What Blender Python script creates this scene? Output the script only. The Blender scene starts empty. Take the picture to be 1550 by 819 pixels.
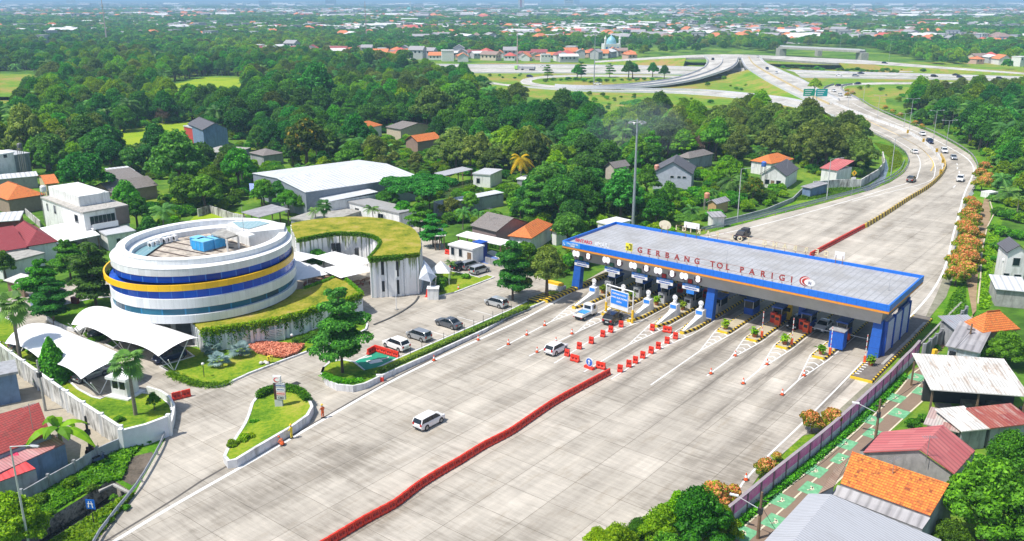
import bpy,bmesh,math,random
import numpy as np
from mathutils import Vector,Matrix
from mathutils.geometry import tessellate_polygon
rnd=random.Random(7)
R=math.radians
SC=bpy.context.scene
COL=SC.collection
# ---------------------------------------------------------------- camera
F_PX,CX,CY,HOR,HC=1320.0,775.0,409.5,2.0,47.0
TH=math.atan((CY-HOR)/F_PX)
cT,sT=math.cos(TH),math.sin(TH)
cam=bpy.data.cameras.new('camera');co=bpy.data.objects.new('camera',cam);COL.objects.link(co)
co.location=(0,0,HC);co.rotation_euler=(math.pi/2-TH,0,0)
cam.sensor_width=36;cam.lens=36*F_PX/1550;cam.clip_start=1;cam.clip_end=90000
SC.camera=co
# ---------------------------------------------------------------- world, sun, exposure
SUN_EL,SUN_V=60,Vector((-0.92,-0.39))          # the sun stands to the left, a little behind the camera
w=bpy.data.worlds.new('World');SC.world=w;w.use_nodes=True
nt=w.node_tree;bg=nt.nodes['Background']
sky=nt.nodes.new('ShaderNodeTexSky');sky.sky_type='NISHITA';sky.sun_disc=False
sky.sun_elevation=R(SUN_EL);sky.sun_rotation=math.atan2(SUN_V.x,SUN_V.y)
sky.altitude=100;sky.air_density=1.0;sky.dust_density=1.6;sky.ozone_density=1.0
nt.links.new(sky.outputs[0],bg.inputs[0]);bg.inputs[1].default_value=0.14
sl=bpy.data.lights.new('sun','SUN');sl.energy=4.8;sl.angle=R(0.5);sl.color=(1,0.95,0.87)
so=bpy.data.objects.new('sun',sl);COL.objects.link(so)
sd=Vector((SUN_V.x*math.cos(R(SUN_EL)),SUN_V.y*math.cos(R(SUN_EL)),math.sin(R(SUN_EL))))
so.rotation_euler=sd.to_track_quat('Z','Y').to_euler();so.location=(-60,-20,120)
SC.view_settings.view_transform='Standard';SC.view_settings.look='None'
SC.view_settings.exposure=0.26;SC.view_settings.gamma=1.0;SC.view_settings.use_curve_mapping=False
SC.cycles.max_bounces=5;SC.cycles.diffuse_bounces=2;SC.cycles.glossy_bounces=2
SC.cycles.transmission_bounces=2;SC.cycles.volume_bounces=0;SC.cycles.transparent_max_bounces=6
SC.cycles.use_denoising=True

# ---------------------------------------------------------------- survey: pixel of the photograph -> place on the ground
def P(u,v,z=0.0):
 dn=(v-CY)*cT+F_PX*sT;fw=F_PX*cT-(v-CY)*sT;t=(HC-z)/dn
 return Vector(((u-CX)*t,fw*t,z))
def mpp(v,z=0.0):# metres per photograph pixel there
 return (HC-z)/((v-CY)*cT+F_PX*sT)
def PL(*p):
 return [P(q[0],q[1],q[2] if len(q)>2 else 0.0) for q in p]

# ---------------------------------------------------------------- tags
def tag(o,label=None,cat=None,group=None,kind=None):
 if label:o['label']=label
 if cat:o['category']=cat
 if group:o['group']=group
 if kind:o['kind']=kind
 return o
def thing(name,loc,rz,label,cat,group=None):
 o=bpy.data.objects.new(name,None);COL.objects.link(o)
 o.empty_display_size=0.3;o.location=loc;o.rotation_euler=(0,0,rz)
 return tag(o,label,cat,group)
KIDS={}
def copy_tree(o,parent=None,loc=None,rz=None,scale=None,label=None,group=None):
 c=o.copy();COL.objects.link(c)
 c.parent=parent
 if parent is not None:KIDS.setdefault(parent.name,[]).append(c)
 for ch in list(KIDS.get(o.name,())):copy_tree(ch,c)
 if loc is not None:c.location=loc
 if rz is not None:c.rotation_euler=(0,0,rz)
 if scale is not None:c.scale=scale
 if label:c['label']=label
 if group:c['group']=group
 return c

# ---------------------------------------------------------------- materials
MATS={}
def nodes(name):
 m=bpy.data.materials.new(name);m.use_nodes=True
 return m,m.node_tree,m.node_tree.nodes['Principled BSDF']
def math_n(nt,op,a,b=None,c=None):
 n=nt.nodes.new('ShaderNodeMath');n.operation=op
 for i,x in enumerate((a,b,c)):
  if x is None:continue
  if isinstance(x,(int,float)):n.inputs[i].default_value=x
  else:nt.links.new(x,n.inputs[i])
 return n.outputs[0]
def noise_n(nt,vec,scale,detail=3,rough=0.55,dist=0.0):
 n=nt.nodes.new('ShaderNodeTexNoise');n.inputs['Scale'].default_value=scale
 n.inputs['Detail'].default_value=detail;n.inputs['Roughness'].default_value=rough
 n.inputs['Distortion'].default_value=dist
 nt.links.new(vec,n.inputs['Vector']);return n.outputs['Fac']
def map_n(nt,vec,sc=(1,1,1),rot=0.0,loc=(0,0,0)):
 n=nt.nodes.new('ShaderNodeMapping');n.inputs['Scale'].default_value=sc
 n.inputs['Rotation'].default_value=(0,0,rot);n.inputs['Location'].default_value=loc
 nt.links.new(vec,n.inputs['Vector']);return n.outputs[0]
def ramp_n(nt,fac,stops,interp='LINEAR'):
 n=nt.nodes.new('ShaderNodeValToRGB');n.color_ramp.interpolation=interp
 e=n.color_ramp.elements
 while len(e)<len(stops):e.new(0.5)
 for el,(p,c) in zip(e,stops):
  el.position=p;el.color=(*c,1) if not isinstance(c,(int,float)) else (c,c,c,1)
 nt.links.new(fac,n.inputs[0]);return n.outputs[0]
def mix_n(nt,fac,a,b,mode='MIX'):
 n=nt.nodes.new('ShaderNodeMix');n.data_type='RGBA';n.blend_type=mode
 for s,x in ((n.inputs[0],fac),(n.inputs[6],a),(n.inputs[7],b)):
  if isinstance(x,(int,float)):s.default_value=x
  elif isinstance(x,(tuple,list)):s.default_value=(*x[:3],1)
  else:nt.links.new(x,s)
 return n.outputs[2]
def coord(nt,kind='Object'):
 return nt.nodes.new('ShaderNodeTexCoord').outputs[kind]
def bump(nt,b,h,dist=0.02,strength=0.5):
 n=nt.nodes.new('ShaderNodeBump');n.inputs['Distance'].default_value=dist
 n.inputs['Strength'].default_value=strength
 nt.links.new(h,n.inputs['Height']);nt.links.new(n.outputs[0],b.inputs['Normal'])
def mat(name,c,rough=0.6,metal=0.0,var=0.12,scale=1.5,grime=None,spec=0.5):
 """plain surface with uneven tone"""
 if name in MATS:return MATS[name]
 m,nt,b=nodes(name)
 v=coord(nt)
 f=noise_n(nt,v,scale,4)
 lo=tuple(x*(1-var) for x in c);hi=tuple(min(1,x*(1+var)) for x in c)
 col=ramp_n(nt,f,((0.3,lo),(0.7,hi)))
 if grime:
  g=noise_n(nt,map_n(nt,v,(1.1,1.1,0.25)),1.1,5,0.65)
  gf=ramp_n(nt,g,((0.48,0.0),(0.72,1.0)))
  col=mix_n(nt,gf,col,grime)
 nt.links.new(col,b.inputs['Base Color'])
 b.inputs['Roughness'].default_value=rough;b.inputs['Metallic'].default_value=metal
 b.inputs['Specular IOR Level'].default_value=spec
 MATS[name]=m;return m
def stripe_mat(name,c1,c2,axis,period,duty=0.5,slant=0.0,rough=0.6,c3=None,jitter=0.0):
 """stripes running across one object axis (corrugation, cladding, kerb paint)"""
 if name in MATS:return MATS[name]
 m,nt,b=nodes(name)
 s=nt.nodes.new('ShaderNodeSeparateXYZ');v=coord(nt);nt.links.new(v,s.inputs[0])
 x=s.outputs[axis]
 if slant:x=math_n(nt,'ADD',x,math_n(nt,'MULTIPLY',s.outputs[2],slant))
 f=math_n(nt,'FRACT',math_n(nt,'DIVIDE',x,period))
 f=math_n(nt,'LESS_THAN',f,duty)
 a=c1
 if c3 is not None:
  a=mix_n(nt,ramp_n(nt,noise_n(nt,v,0.8 if not jitter else jitter,4,.6),((.42,0.0),(.62,1.0))),c1,c3)
 col=mix_n(nt,f,a,c2)
 col=mix_n(nt,0.35,col,mix_n(nt,1.0,col,ramp_n(nt,noise_n(nt,v,2.3,4),((.3,.45),(.7,1.0))),'MULTIPLY'))
 nt.links.new(col,b.inputs['Base Color']);b.inputs['Roughness'].default_value=rough
 MATS[name]=m;return m
def leaf_mat(name,cols,flower=None,frac=0.0,trans=0.38):
 """foliage: hue by tree, tone by leaf"""
 m,nt,b=nodes(name)
 at=nt.nodes.new('ShaderNodeAttribute');at.attribute_name='tone'
 oi=nt.nodes.new('ShaderNodeObjectInfo')
 v=coord(nt)
 f=noise_n(nt,v,0.55,2)
 k=math_n(nt,'ADD',math_n(nt,'MULTIPLY',at.outputs['Fac'],0.55),math_n(nt,'MULTIPLY',f,0.45))
 col=ramp_n(nt,k,[(0.15+0.7*i/(len(cols)-1),c) for i,c in enumerate(cols)])
 hs=nt.nodes.new('ShaderNodeHueSaturation')
 nt.links.new(math_n(nt,'MULTIPLY_ADD',oi.outputs['Random'],0.05,0.471),hs.inputs['Hue'])
 nt.links.new(math_n(nt,'MULTIPLY_ADD',math_n(nt,'FRACT',math_n(nt,'MULTIPLY',oi.outputs['Random'],7.3)),0.8,0.72),hs.inputs['Value']);hs.inputs['Saturation'].default_value=1.06
 nt.links.new(col,hs.inputs['Color']);col=hs.outputs[0]
 if flower:
  fa=nt.nodes.new('ShaderNodeAttribute');fa.attribute_name='bloom'
  fc=ramp_n(nt,at.outputs['Fac'],((.2,flower[0]),(.8,flower[1])))
  col=mix_n(nt,math_n(nt,'GREATER_THAN',fa.outputs['Fac'],1-frac),col,fc)
 nt.links.new(col,b.inputs['Base Color']);b.inputs['Roughness'].default_value=0.55
 b.inputs['Specular IOR Level'].default_value=0.25
 tr=nt.nodes.new('ShaderNodeBsdfTranslucent');nt.links.new(col,tr.inputs[0])
 mx=nt.nodes.new('ShaderNodeMixShader');mx.inputs[0].default_value=trans
 nt.links.new(b.outputs[0],mx.inputs[1]);nt.links.new(tr.outputs[0],mx.inputs[2])
 nt.links.new(mx.outputs[0],nt.nodes['Material Output'].inputs['Surface'])
 MATS[name]=m;return m
WHITE=mat('white_paint',(.78,.78,.78),.5,var=.04)
WHITEW=mat('white_render',(.74,.74,.73),.8,var=.05,grime=(.5,.5,.47))
def stained(name,c,dirt,lo=.44,hi=.6):
 m,nt,b=nodes(name);v=coord(nt)
 g=math_n(nt,'ADD',math_n(nt,'MULTIPLY',noise_n(nt,map_n(nt,v,(1.5,1.5,.3)),1.3,6,.7),.65),math_n(nt,'MULTIPLY',noise_n(nt,v,.35,4),.35))
 nt.links.new(ramp_n(nt,g,((lo,c),((lo+hi)/2,tuple(x*.6 for x in c)),(hi,dirt))),b.inputs['Base Color']);b.inputs['Roughness'].default_value=.9;MATS[name]=m;return m
DIRTYW=stained('stained_white_wall',(.66,.65,.62),(.13,.12,.1))
RED=mat('red_plastic',(.72,.035,.012),.45,var=.12)
ORANGE=mat('orange_plastic',(.8,.10,.02),.5,var=.1)
BLUE=mat('blue_paint',(.01,.08,.42),.45,var=.12)
FASCIA=stripe_mat('blue_fascia_panels',(.01,.17,.72),(.006,.1,.5),0,1.32,.035,rough=.35)
YELLOW=mat('yellow_paint',(.85,.52,.02),.5,var=.1)
BLACK=mat('black_rubber',(.02,.02,.02),.7,var=.1)
DARK=mat('dark_interior',(.03,.032,.035),.8)
GREYM=mat('galvanised_steel',(.42,.43,.45),.4,metal=.5,var=.1)
LGREY=mat('light_grey_paint',(.5,.51,.53),.5,var=.08)
MGREY=mat('mid_grey_render',(.33,.34,.36),.8,var=.12,grime=(.18,.18,.18))
CONC=mat('weathered_concrete',(.36,.35,.32),.9,var=.16,scale=.8,grime=(.2,.19,.17))
BLUEW=mat('blue_grey_render',(.16,.24,.38),.8,var=.12,grime=(.1,.14,.2))
GLASSD=mat('dark_glass',(.012,.02,.028),.08,var=.3,scale=.5)
GLASSB=stripe_mat('blue_tinted_glass',(.006,.045,.3),(.02,.1,.42),0,2.9,.12,rough=.12,c3=(.01,.08,.42))
GLASST=mat('teal_glass',(.02,.11,.2),.1,var=.6,scale=.5)
BARK=mat('bark',(.13,.09,.06),.9,var=.3,scale=3)
PBARK=mat('palm_bark',(.24,.2,.16),.9,var=.25,scale=4)
WOOD=mat('old_wood',(.2,.13,.08),.85,var=.25)
POLEM=mat('painted_steel_pole',(.5,.52,.54),.45,metal=.2)
TOLLST=stripe_mat('black_yellow_kerb',(.015,.015,.015),(.82,.55,.02),1,.95,.5,slant=.9)
TOLLSTX=stripe_mat('black_yellow_kerb_end',(.015,.015,.015),(.82,.55,.02),0,.95,.5,slant=.9)

# ---------------------------------------------------------------- mesh builder
class MB:
 def __init__(s):s.v=[];s.f=[];s.m=[]
 def add(s,vs,fs,mi=0):
  o=len(s.v);s.v+=[tuple(x) for x in vs]
  for f in fs:s.f.append(tuple(i+o for i in f));s.m.append(mi)
  return s
 def box(s,x0,y0,z0,x1,y1,z1,mi=0):
  if x0>x1:x0,x1=x1,x0
  if y0>y1:y0,y1=y1,y0
  if z0>z1:z0,z1=z1,z0
  return s.add([(x0,y0,z0),(x1,y0,z0),(x1,y1,z0),(x0,y1,z0),(x0,y0,z1),(x1,y0,z1),(x1,y1,z1),(x0,y1,z1)],
                     [(3,2,1,0),(4,5,6,7),(0,1,5,4),(1,2,6,5),(2,3,7,6),(3,0,4,7)],mi)
 def obox(s,c,ax,hx,hy,z0,z1,mi=0):# box turned by angle ax about c
  ca,sa=math.cos(ax),math.sin(ax);vs=[]
  for z in (z0,z1):
   for a,b in ((-hx,-hy),(hx,-hy),(hx,hy),(-hx,hy)):
    vs.append((c[0]+a*ca-b*sa,c[1]+a*sa+b*ca,z))
  return s.add(vs,[(3,2,1,0),(4,5,6,7),(0,1,5,4),(1,2,6,5),(2,3,7,6),(3,0,4,7)],mi)
 def tube(s,a,b,r,r2=None,n=8,mi=0,caps=True):
  a=Vector(a);b=Vector(b);r2=r if r2 is None else r2
  d=(b-a).normalized();u=d.orthogonal().normalized();w=d.cross(u)
  vs=[]
  for c,q in ((a,r),(b,r2)):
   for i in range(n):
    t=2*math.pi*i/n;vs.append(c+u*(q*math.cos(t))+w*(q*math.sin(t)))
  fs=[(i,(i+1)%n,n+(i+1)%n,n+i) for i in range(n)]
  if caps:fs+=[tuple(range(n-1,-1,-1)),tuple(range(n,2*n))]
  return s.add(vs,fs,mi)
 def poly(s,pts,mi=0):# flat or uneven sheet
  pts=[Vector(p) for p in pts]
  tri=tessellate_polygon([pts])
  fs=[]
  for t in tri:
   a,b,c=(pts[i] for i in t)
   fs.append(tuple(t) if (b-a).cross(c-a).z>0 else tuple(reversed(t)))
  return s.add(pts,fs,mi)
 def prism(s,pts,z0,mi=0,mtop=None):# pts carry their own top z, sides go down to z0
  pts=[Vector(p) for p in pts];n=len(pts)
  s.poly(pts,mi if mtop is None else mtop)
  vs=pts+[Vector((p.x,p.y,z0)) for p in pts]
  ar=sum(pts[i].x*pts[(i+1)%n].y-pts[(i+1)%n].x*pts[i].y for i in range(n))
  fs=[((i,n+i,n+(i+1)%n,(i+1)%n) if ar>0 else ((i+1)%n,n+(i+1)%n,n+i,i)) for i in range(n)]
  return s.add(vs,fs,mi)
 def loft(s,secs,mi=0,caps=True):
  n=len(secs[0]);vs=[p for q in secs for p in q]
  fs=[(k*n+i,k*n+(i+1)%n,(k+1)*n+(i+1)%n,(k+1)*n+i) for k in range(len(secs)-1) for i in range(n)]
  if caps:fs+=[tuple(range(n-1,-1,-1)),tuple(range((len(secs)-1)*n,len(secs)*n))]
  return s.add(vs,fs,mi)
 def lathe(s,prof,c=(0,0,0),n=14,mi=0):
  vs=[(c[0]+r*math.cos(2*math.pi*i/n),c[1]+r*math.sin(2*math.pi*i/n),c[2]+z) for r,z in prof for i in range(n)]
  fs=[(k*n+i,k*n+(i+1)%n,(k+1)*n+(i+1)%n,(k+1)*n+i) for k in range(len(prof)-1) for i in range(n)]
  return s.add(vs,fs,mi)
 def mesh(s,name,mats):
  me=bpy.data.meshes.new(name);me.from_pydata(s.v,[],s.f)
  for m in (mats if isinstance(mats,(list,tuple)) else [mats]):me.materials.append(m)
  if any(s.m):me.polygons.foreach_set('material_index',s.m)
  me.update();return me
 def build(s,name,mats,parent=None,off=None,smooth=False,fix=True):
  if off is not None:s.v=[(a-off[0],b-off[1],c-off[2]) for a,b,c in s.v]
  me=s.mesh(name,mats)
  if fix:
   bm=bmesh.new();bm.from_mesh(me);bmesh.ops.recalc_face_normals(bm,faces=bm.faces);bm.to_mesh(me);bm.free()
  if smooth:me.polygons.foreach_set('use_smooth',[True]*len(me.polygons))
  o=bpy.data.objects.new(name,me);COL.objects.link(o)
  if parent is not None:o.parent=parent;KIDS.setdefault(parent.name,[]).append(o)
  return o
def put(me,name,parent=None,loc=(0,0,0),rot=(0,0,0)):
 o=bpy.data.objects.new(name,me);COL.objects.link(o);o.location=loc;o.rotation_euler=rot
 if parent is not None:o.parent=parent;KIDS.setdefault(parent.name,[]).append(o)
 return o
def curve(pts,step=4.0):# Catmull-Rom through world points
 pts=[Vector(p) for p in pts];out=[]
 q=[pts[0]*2-pts[1]]+pts+[pts[-1]*2-pts[-2]]
 for i in range(1,len(q)-2):
  a,b,c,d=q[i-1:i+3];n=max(1,int((c-b).length/step))
  for k in range(n):
   t=k/n
   out.append(0.5*((2*b)+(c-a)*t+(2*a-5*b+4*c-d)*t*t+(3*b-a-3*c+d)*t ** 3))
 out.append(pts[-1]);return out
def resample(pts,n):
 L=[0.0]
 for a,b in zip(pts,pts[1:]):L.append(L[-1]+(b-a).length)
 out=[];j=0
 for k in range(n):
  s=L[-1]*k/(n-1)
  while j<len(L)-2 and L[j+1]<s:j+=1
  t=(s-L[j])/max(1e-9,L[j+1]-L[j]);out.append(pts[j].lerp(pts[j+1],t))
 return out
def length(pts):return sum((b-a).length for a,b in zip(pts,pts[1:]))
def sides(pts,w):# offset curve both ways by w
 l,r=[],[]
 for i,p in enumerate(pts):
  t=(pts[min(i+1,len(pts)-1)]-pts[max(i-1,0)]);t.z=0
  t.normalize();n=Vector((-t.y,t.x,0))*w;l.append(p+n);r.append(p-n)
 return l,r
def ribbon(mb,L,Rr,dz=0.0,mi=0):
 n=max(len(L),len(Rr));L=resample(L,n);Rr=resample(Rr,n)
 up=Vector((0,0,dz));vs=[]
 for a,b in zip(L,Rr):vs+=[a+up,b+up]
 mb.add(vs,[(2*i,2*i+1,2*i+3,2*i+2) for i in range(n-1)],mi);return L,Rr
def wallrun(mb,pts,w,h,z0=0.0,mi=0,prof=None):# a wall of given section along a run
 pr=prof or [(-w/2,z0),(-w/2,h),(w/2,h),(w/2,z0)]
 secs=[]
 for i,p in enumerate(pts):
  t=(pts[min(i+1,len(pts)-1)]-pts[max(i-1,0)]);t.z=0
  t.normalize();n=Vector((-t.y,t.x,0))
  secs.append([p+n*a+Vector((0,0,b)) for a,b in pr])
 mb.loft(secs,mi)
def inside(p,poly):
 x,y=p[0],p[1];c=False;j=len(poly)-1
 for i in range(len(poly)):
  a,b=poly[i],poly[j]
  if (a[1]>y) != (b[1]>y) and x<(b[0]-a[0])*(y-a[1])/(b[1]-a[1])+a[0]:c=not c
  j=i
 return c
TXT={}
def text_mesh(s,size,ext=0.01,m=None,bold=0.0,mirror=False):
 k=(s,size,ext,m.name if m else '',bold)
 if k in TXT:return TXT[k]
 cu=bpy.data.curves.new('lettering','FONT');cu.body=s;cu.size=size;cu.extrude=ext;cu.offset=bold
 cu.align_x='CENTER';cu.align_y='CENTER';cu.resolution_u=3;cu.space_line=.85
 o=bpy.data.objects.new('lettering',cu);COL.objects.link(o)
 dg=bpy.context.evaluated_depsgraph_get();dg.update()
 me=bpy.data.meshes.new_from_object(o.evaluated_get(dg));me.name='lettering'
 me.materials.clear();me.materials.append(m or WHITE)
 bpy.data.objects.remove(o);bpy.data.curves.remove(cu)
 me.transform(Matrix.Rotation(math.pi/2,4,'X'))          # stands upright, reads from -Y
 TXT[k]=me;return me
# ================================================================ SETTING
GR=R(-38.4)                                        # direction across the toll plaza
O_T=P(851,364,8.4);O_T.z=0
nA=Vector((math.cos(GR),math.sin(GR),0));dA=Vector((-nA.y,nA.x,0))   # dA: driving direction
HEAD=math.atan2(dA.y,dA.x)
def concrete_mat(name,base,joints=True,warm=1.0):
 m,nt,b=nodes(name);v=coord(nt)
 q=map_n(nt,v,(1,1,1),-HEAD)               # x along the road, y to the left of it
 big=noise_n(nt,map_n(nt,q,(.02,.07,1)),1.6,4,.6)
 fine=noise_n(nt,map_n(nt,q,(2.2,.22,1)),1.0,5,.7,.6)
 pat=noise_n(nt,q,.16,5,.62)
 lane=noise_n(nt,map_n(nt,q,(.012,.55,1)),1.0,3,.6)
 t=math_n(nt,'ADD',math_n(nt,'MULTIPLY',big,.3),math_n(nt,'MULTIPLY',fine,.28))
 t=math_n(nt,'ADD',t,math_n(nt,'MULTIPLY',pat,.27));t=math_n(nt,'ADD',t,math_n(nt,'MULTIPLY',lane,.15))
 col=ramp_n(nt,t,((.385,tuple(x*k for x,k in zip(base,(.5,.485,.46)))),(.5,base),(.62,tuple(min(.8,x*1.38) for x in base))))
 st=noise_n(nt,map_n(nt,q,(.35,1.2,1)),.5,5,.65)
 col=mix_n(nt,math_n(nt,'MULTIPLY',ramp_n(nt,st,((.55,0.0),(.75,1.0))),.55),col,(base[0]*.62,base[1]*.55,base[2]*.45))
 if joints:# tyre-darkened wheel tracks where the lanes run up to the gate
  sp=nt.nodes.new('ShaderNodeSeparateXYZ');nt.links.new(q,sp.inputs[0]);od=O_T.dot(dA);oa=O_T.dot(nA)
  b_=math_n(nt,'SUBTRACT',sp.outputs[0],od);a_=math_n(nt,'MULTIPLY',math_n(nt,'ADD',sp.outputs[1],oa),-1.0)
  ph=math_n(nt,'FRACT',math_n(nt,'DIVIDE',math_n(nt,'SUBTRACT',a_,8.1),4.58));wob=noise_n(nt,map_n(nt,q,(.05,.4,1)),1,3)
  tr=math_n(nt,'SUBTRACT',1.0,math_n(nt,'MULTIPLY',math_n(nt,'ABSOLUTE',math_n(nt,'SUBTRACT',math_n(nt,'ADD',ph,math_n(nt,'MULTIPLY',math_n(nt,'SUBTRACT',wob,.5),.35)),.5)),3.2))
  tr=math_n(nt,'MAXIMUM',tr,0.0);fade=math_n(nt,'MAXIMUM',math_n(nt,'SUBTRACT',1.0,math_n(nt,'DIVIDE',math_n(nt,'ABSOLUTE',math_n(nt,'ADD',b_,6.0)),42.0)),0.0)
  ins=math_n(nt,'MULTIPLY',math_n(nt,'GREATER_THAN',a_,3.0),math_n(nt,'LESS_THAN',a_,52.0))
  tk=math_n(nt,'MULTIPLY',math_n(nt,'MULTIPLY',tr,fade),math_n(nt,'MULTIPLY',ins,ramp_n(nt,noise_n(nt,map_n(nt,q,(.12,1.6,1)),1,5,.7),((.38,.25),(.62,1.0)))))
  col=mix_n(nt,math_n(nt,'MINIMUM',math_n(nt,'MULTIPLY',tk,1.5),.85),col,(.14,.122,.10))
  lg=noise_n(nt,map_n(nt,q,(.009,.33,1)),1.0,4,.65);col=mix_n(nt,math_n(nt,'MULTIPLY',ramp_n(nt,lg,((.50,0.0),(.62,1.0))),.3),col,(.25,.225,.19))
  br=nt.nodes.new('ShaderNodeTexBrick');br.offset=0.0;br.squash=1.0
  br.inputs['Scale'].default_value=1;br.inputs['Brick Width'].default_value=4.7;br.inputs['Row Height'].default_value=5.35
  br.inputs['Mortar Size'].default_value=.03;br.inputs['Mortar Smooth'].default_value=.3
  br.inputs['Color1'].default_value=(.90,.895,.885,1);br.inputs['Color2'].default_value=(1.07,1.07,1.07,1)
  br.inputs['Mortar'].default_value=(.42,.4,.37,1)
  nt.links.new(map_n(nt,q,(1,1,1),0,(0,-1.08,0)),br.inputs['Vector'])
  col=mix_n(nt,1.0,col,br.outputs['Color'],'MULTIPLY')
 nt.links.new(col,b.inputs['Base Color']);b.inputs['Roughness'].default_value=.85
 MATS[name]=m;return m
PLAZA=concrete_mat('plaza_concrete_slabs',(.425,.388,.33))
YARDM=concrete_mat('yard_concrete',(.405,.37,.315))
ROADM=concrete_mat('highway_concrete',(.47,.45,.41),False)
def ground_mat(name,stops,s1=.05,s2=.6,rough=.95,bumpy=0):
 m,nt,b=nodes(name);v=coord(nt)
 f=math_n(nt,'ADD',math_n(nt,'MULTIPLY',noise_n(nt,v,s1,5,.6),.62),math_n(nt,'MULTIPLY',noise_n(nt,v,s2,4,.7),.38))
 nt.links.new(ramp_n(nt,f,stops),b.inputs['Base Color']);b.inputs['Roughness'].default_value=rough
 b.inputs['Specular IOR Level'].default_value=.1
 if bumpy:bump(nt,b,noise_n(nt,v,4,4,.7),bumpy,.8)
 MATS[name]=m;return m
EARTH=ground_mat('undergrowth',((.38,(.04,.10,.012)),(.5,(.09,.20,.02)),(.6,(.2,.28,.03))),.03,.4)
LAWN=ground_mat('mown_lawn',((.36,(.035,.11,.006)),(.46,(.11,.22,.012)),(.54,(.22,.30,.018)),(.66,(.36,.33,.06))),.14,2.2,bumpy=.08)
VERGE=ground_mat('green_verge',((.36,(.025,.09,.006)),(.46,(.07,.2,.010)),(.55,(.14,.28,.015)),(.66,(.27,.28,.06))),.12,2.0,bumpy=.12)
FIELD=ground_mat('rough_grass',((.38,(.07,.20,.015)),(.47,(.15,.27,.02)),(.53,(.25,.27,.04)),(.6,(.36,.24,.09))),.022,.3)
CROP=ground_mat('yellow_green_field',((.3,(.12,.24,.01)),(.5,(.25,.36,.015)),(.7,(.36,.38,.03))),.06,.7)
SOIL=ground_mat('bare_soil',((.3,(.16,.07,.03)),(.6,(.3,.16,.08))),.1,.9)
DIRT=ground_mat('dirt_path',((.3,(.16,.11,.06)),(.6,(.36,.26,.16))),.3,2.2)
ASPH=ground_mat('brown_asphalt',((.3,(.19,.14,.10)),(.7,(.27,.2,.15))),.2,2.5)
GRAVD=ground_mat('dark_gravel',((.35,(.05,.045,.035)),(.6,(.17,.14,.11))),.6,4)
GRAVEL=ground_mat('mossy_gravel',((.3,(.13,.13,.08)),(.6,(.3,.29,.22))),.4,3)
CITY=ground_mat('distant_ground',((.3,(.02,.06,.02)),(.5,(.04,.09,.03)),(.6,(.12,.14,.1)),(.7,(.3,.27,.24))),.004,.03)

def sheet(name,pts,m,z=0.0,kind='structure'):
 mb=MB();mb.poly([(p.x,p.y,z) for p in pts]);o=mb.build(name,m,fix=False);return tag(o,kind=kind)
# the ditch is a real trench: the ground sheet has a hole there
DITCH=PL((-60,862),(28,812),(150,737),(160,730),(172,727),(198,743),(175,757),(60,826),(-30,880))
far=[Vector((x,y,0)) for x,y in ((-42000,-300),(42000,-300),(42000,42000),(-42000,42000))]
hole=[Vector((p.x,p.y,0)) for p in DITCH]
loops=[far,hole];flat=far+hole;mb=MB()
mb.add([(p.x,p.y,-.02) for p in flat],[tuple(t) for t in tessellate_polygon(loops)])
g=mb.build('ground',EARTH,fix=False)
bm=bmesh.new();bm.from_mesh(g.data)
for f in bm.faces:
 if f.normal.z<0:f.normal_flip()
bm.to_mesh(g.data);bm.free();tag(g,kind='structure')
STONE=ground_mat('dark_stone_lining',((.36,(.05,.05,.04)),(.46,(.2,.19,.16)),(.56,(.42,.39,.32)),(.66,(.1,.12,.06))),.9,3.6,bumpy=.1)
mb=MB();n=len(DITCH)
for i in range(n):
 a,b=DITCH[i],DITCH[(i+1)%n]
 mb.add([(a.x,a.y,-.02),(b.x,b.y,-.02),(b.x,b.y,-2),(a.x,a.y,-2)],[(0,1,2,3)])
tag(mb.build('ditch_lining',STONE),kind='structure')
sheet('ditch_water',DITCH,mat('murky_water',(.03,.035,.03),.15),-1.7)

PLZ=PL((60,905),(110,867),(177,810),(335,712),(480,640),(590,577),(770,487),(798,470),(818,452),(858,441),(930,400),(1000,374),(1068,354),(1150,332),(1250,307),(1321,287),(1348,276),(1368,262),(1377,245),
         (1373,232),(1364,225),(1345,213),(1315,199),(1262,176),(1243,164),(1271,151),(1301,151.5),(1321,164),(1364,183),(1410,201),(1443,218),(1468,234),(1478,248),(1480,265),(1475,285),(1463,320),(1442,385),
         (1418,445),(1400,485),(1372,520),(1345,553),(1330,568),(1303,590),(1255,636),(1215,660),(1150,718),(1111,775),(1075,840),(1040,905))
sheet('toll_plaza_pavement',PLZ,PLAZA,.02)
sheet('office_yard',PL((60,905),(110,867),(142,819),(205,745),(250,665),(258,640),(255,600),(200,612),(150,608),(40,545),(-60,520),(-60,462),(60,430),(175,425),(430,400),(560,330),(640,330),(690,395),(745,385),(775,400),(850,436),
      (835,452),(770,489),(590,579),(480,642),(335,714),(177,812)),YARDM,.012)
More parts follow.
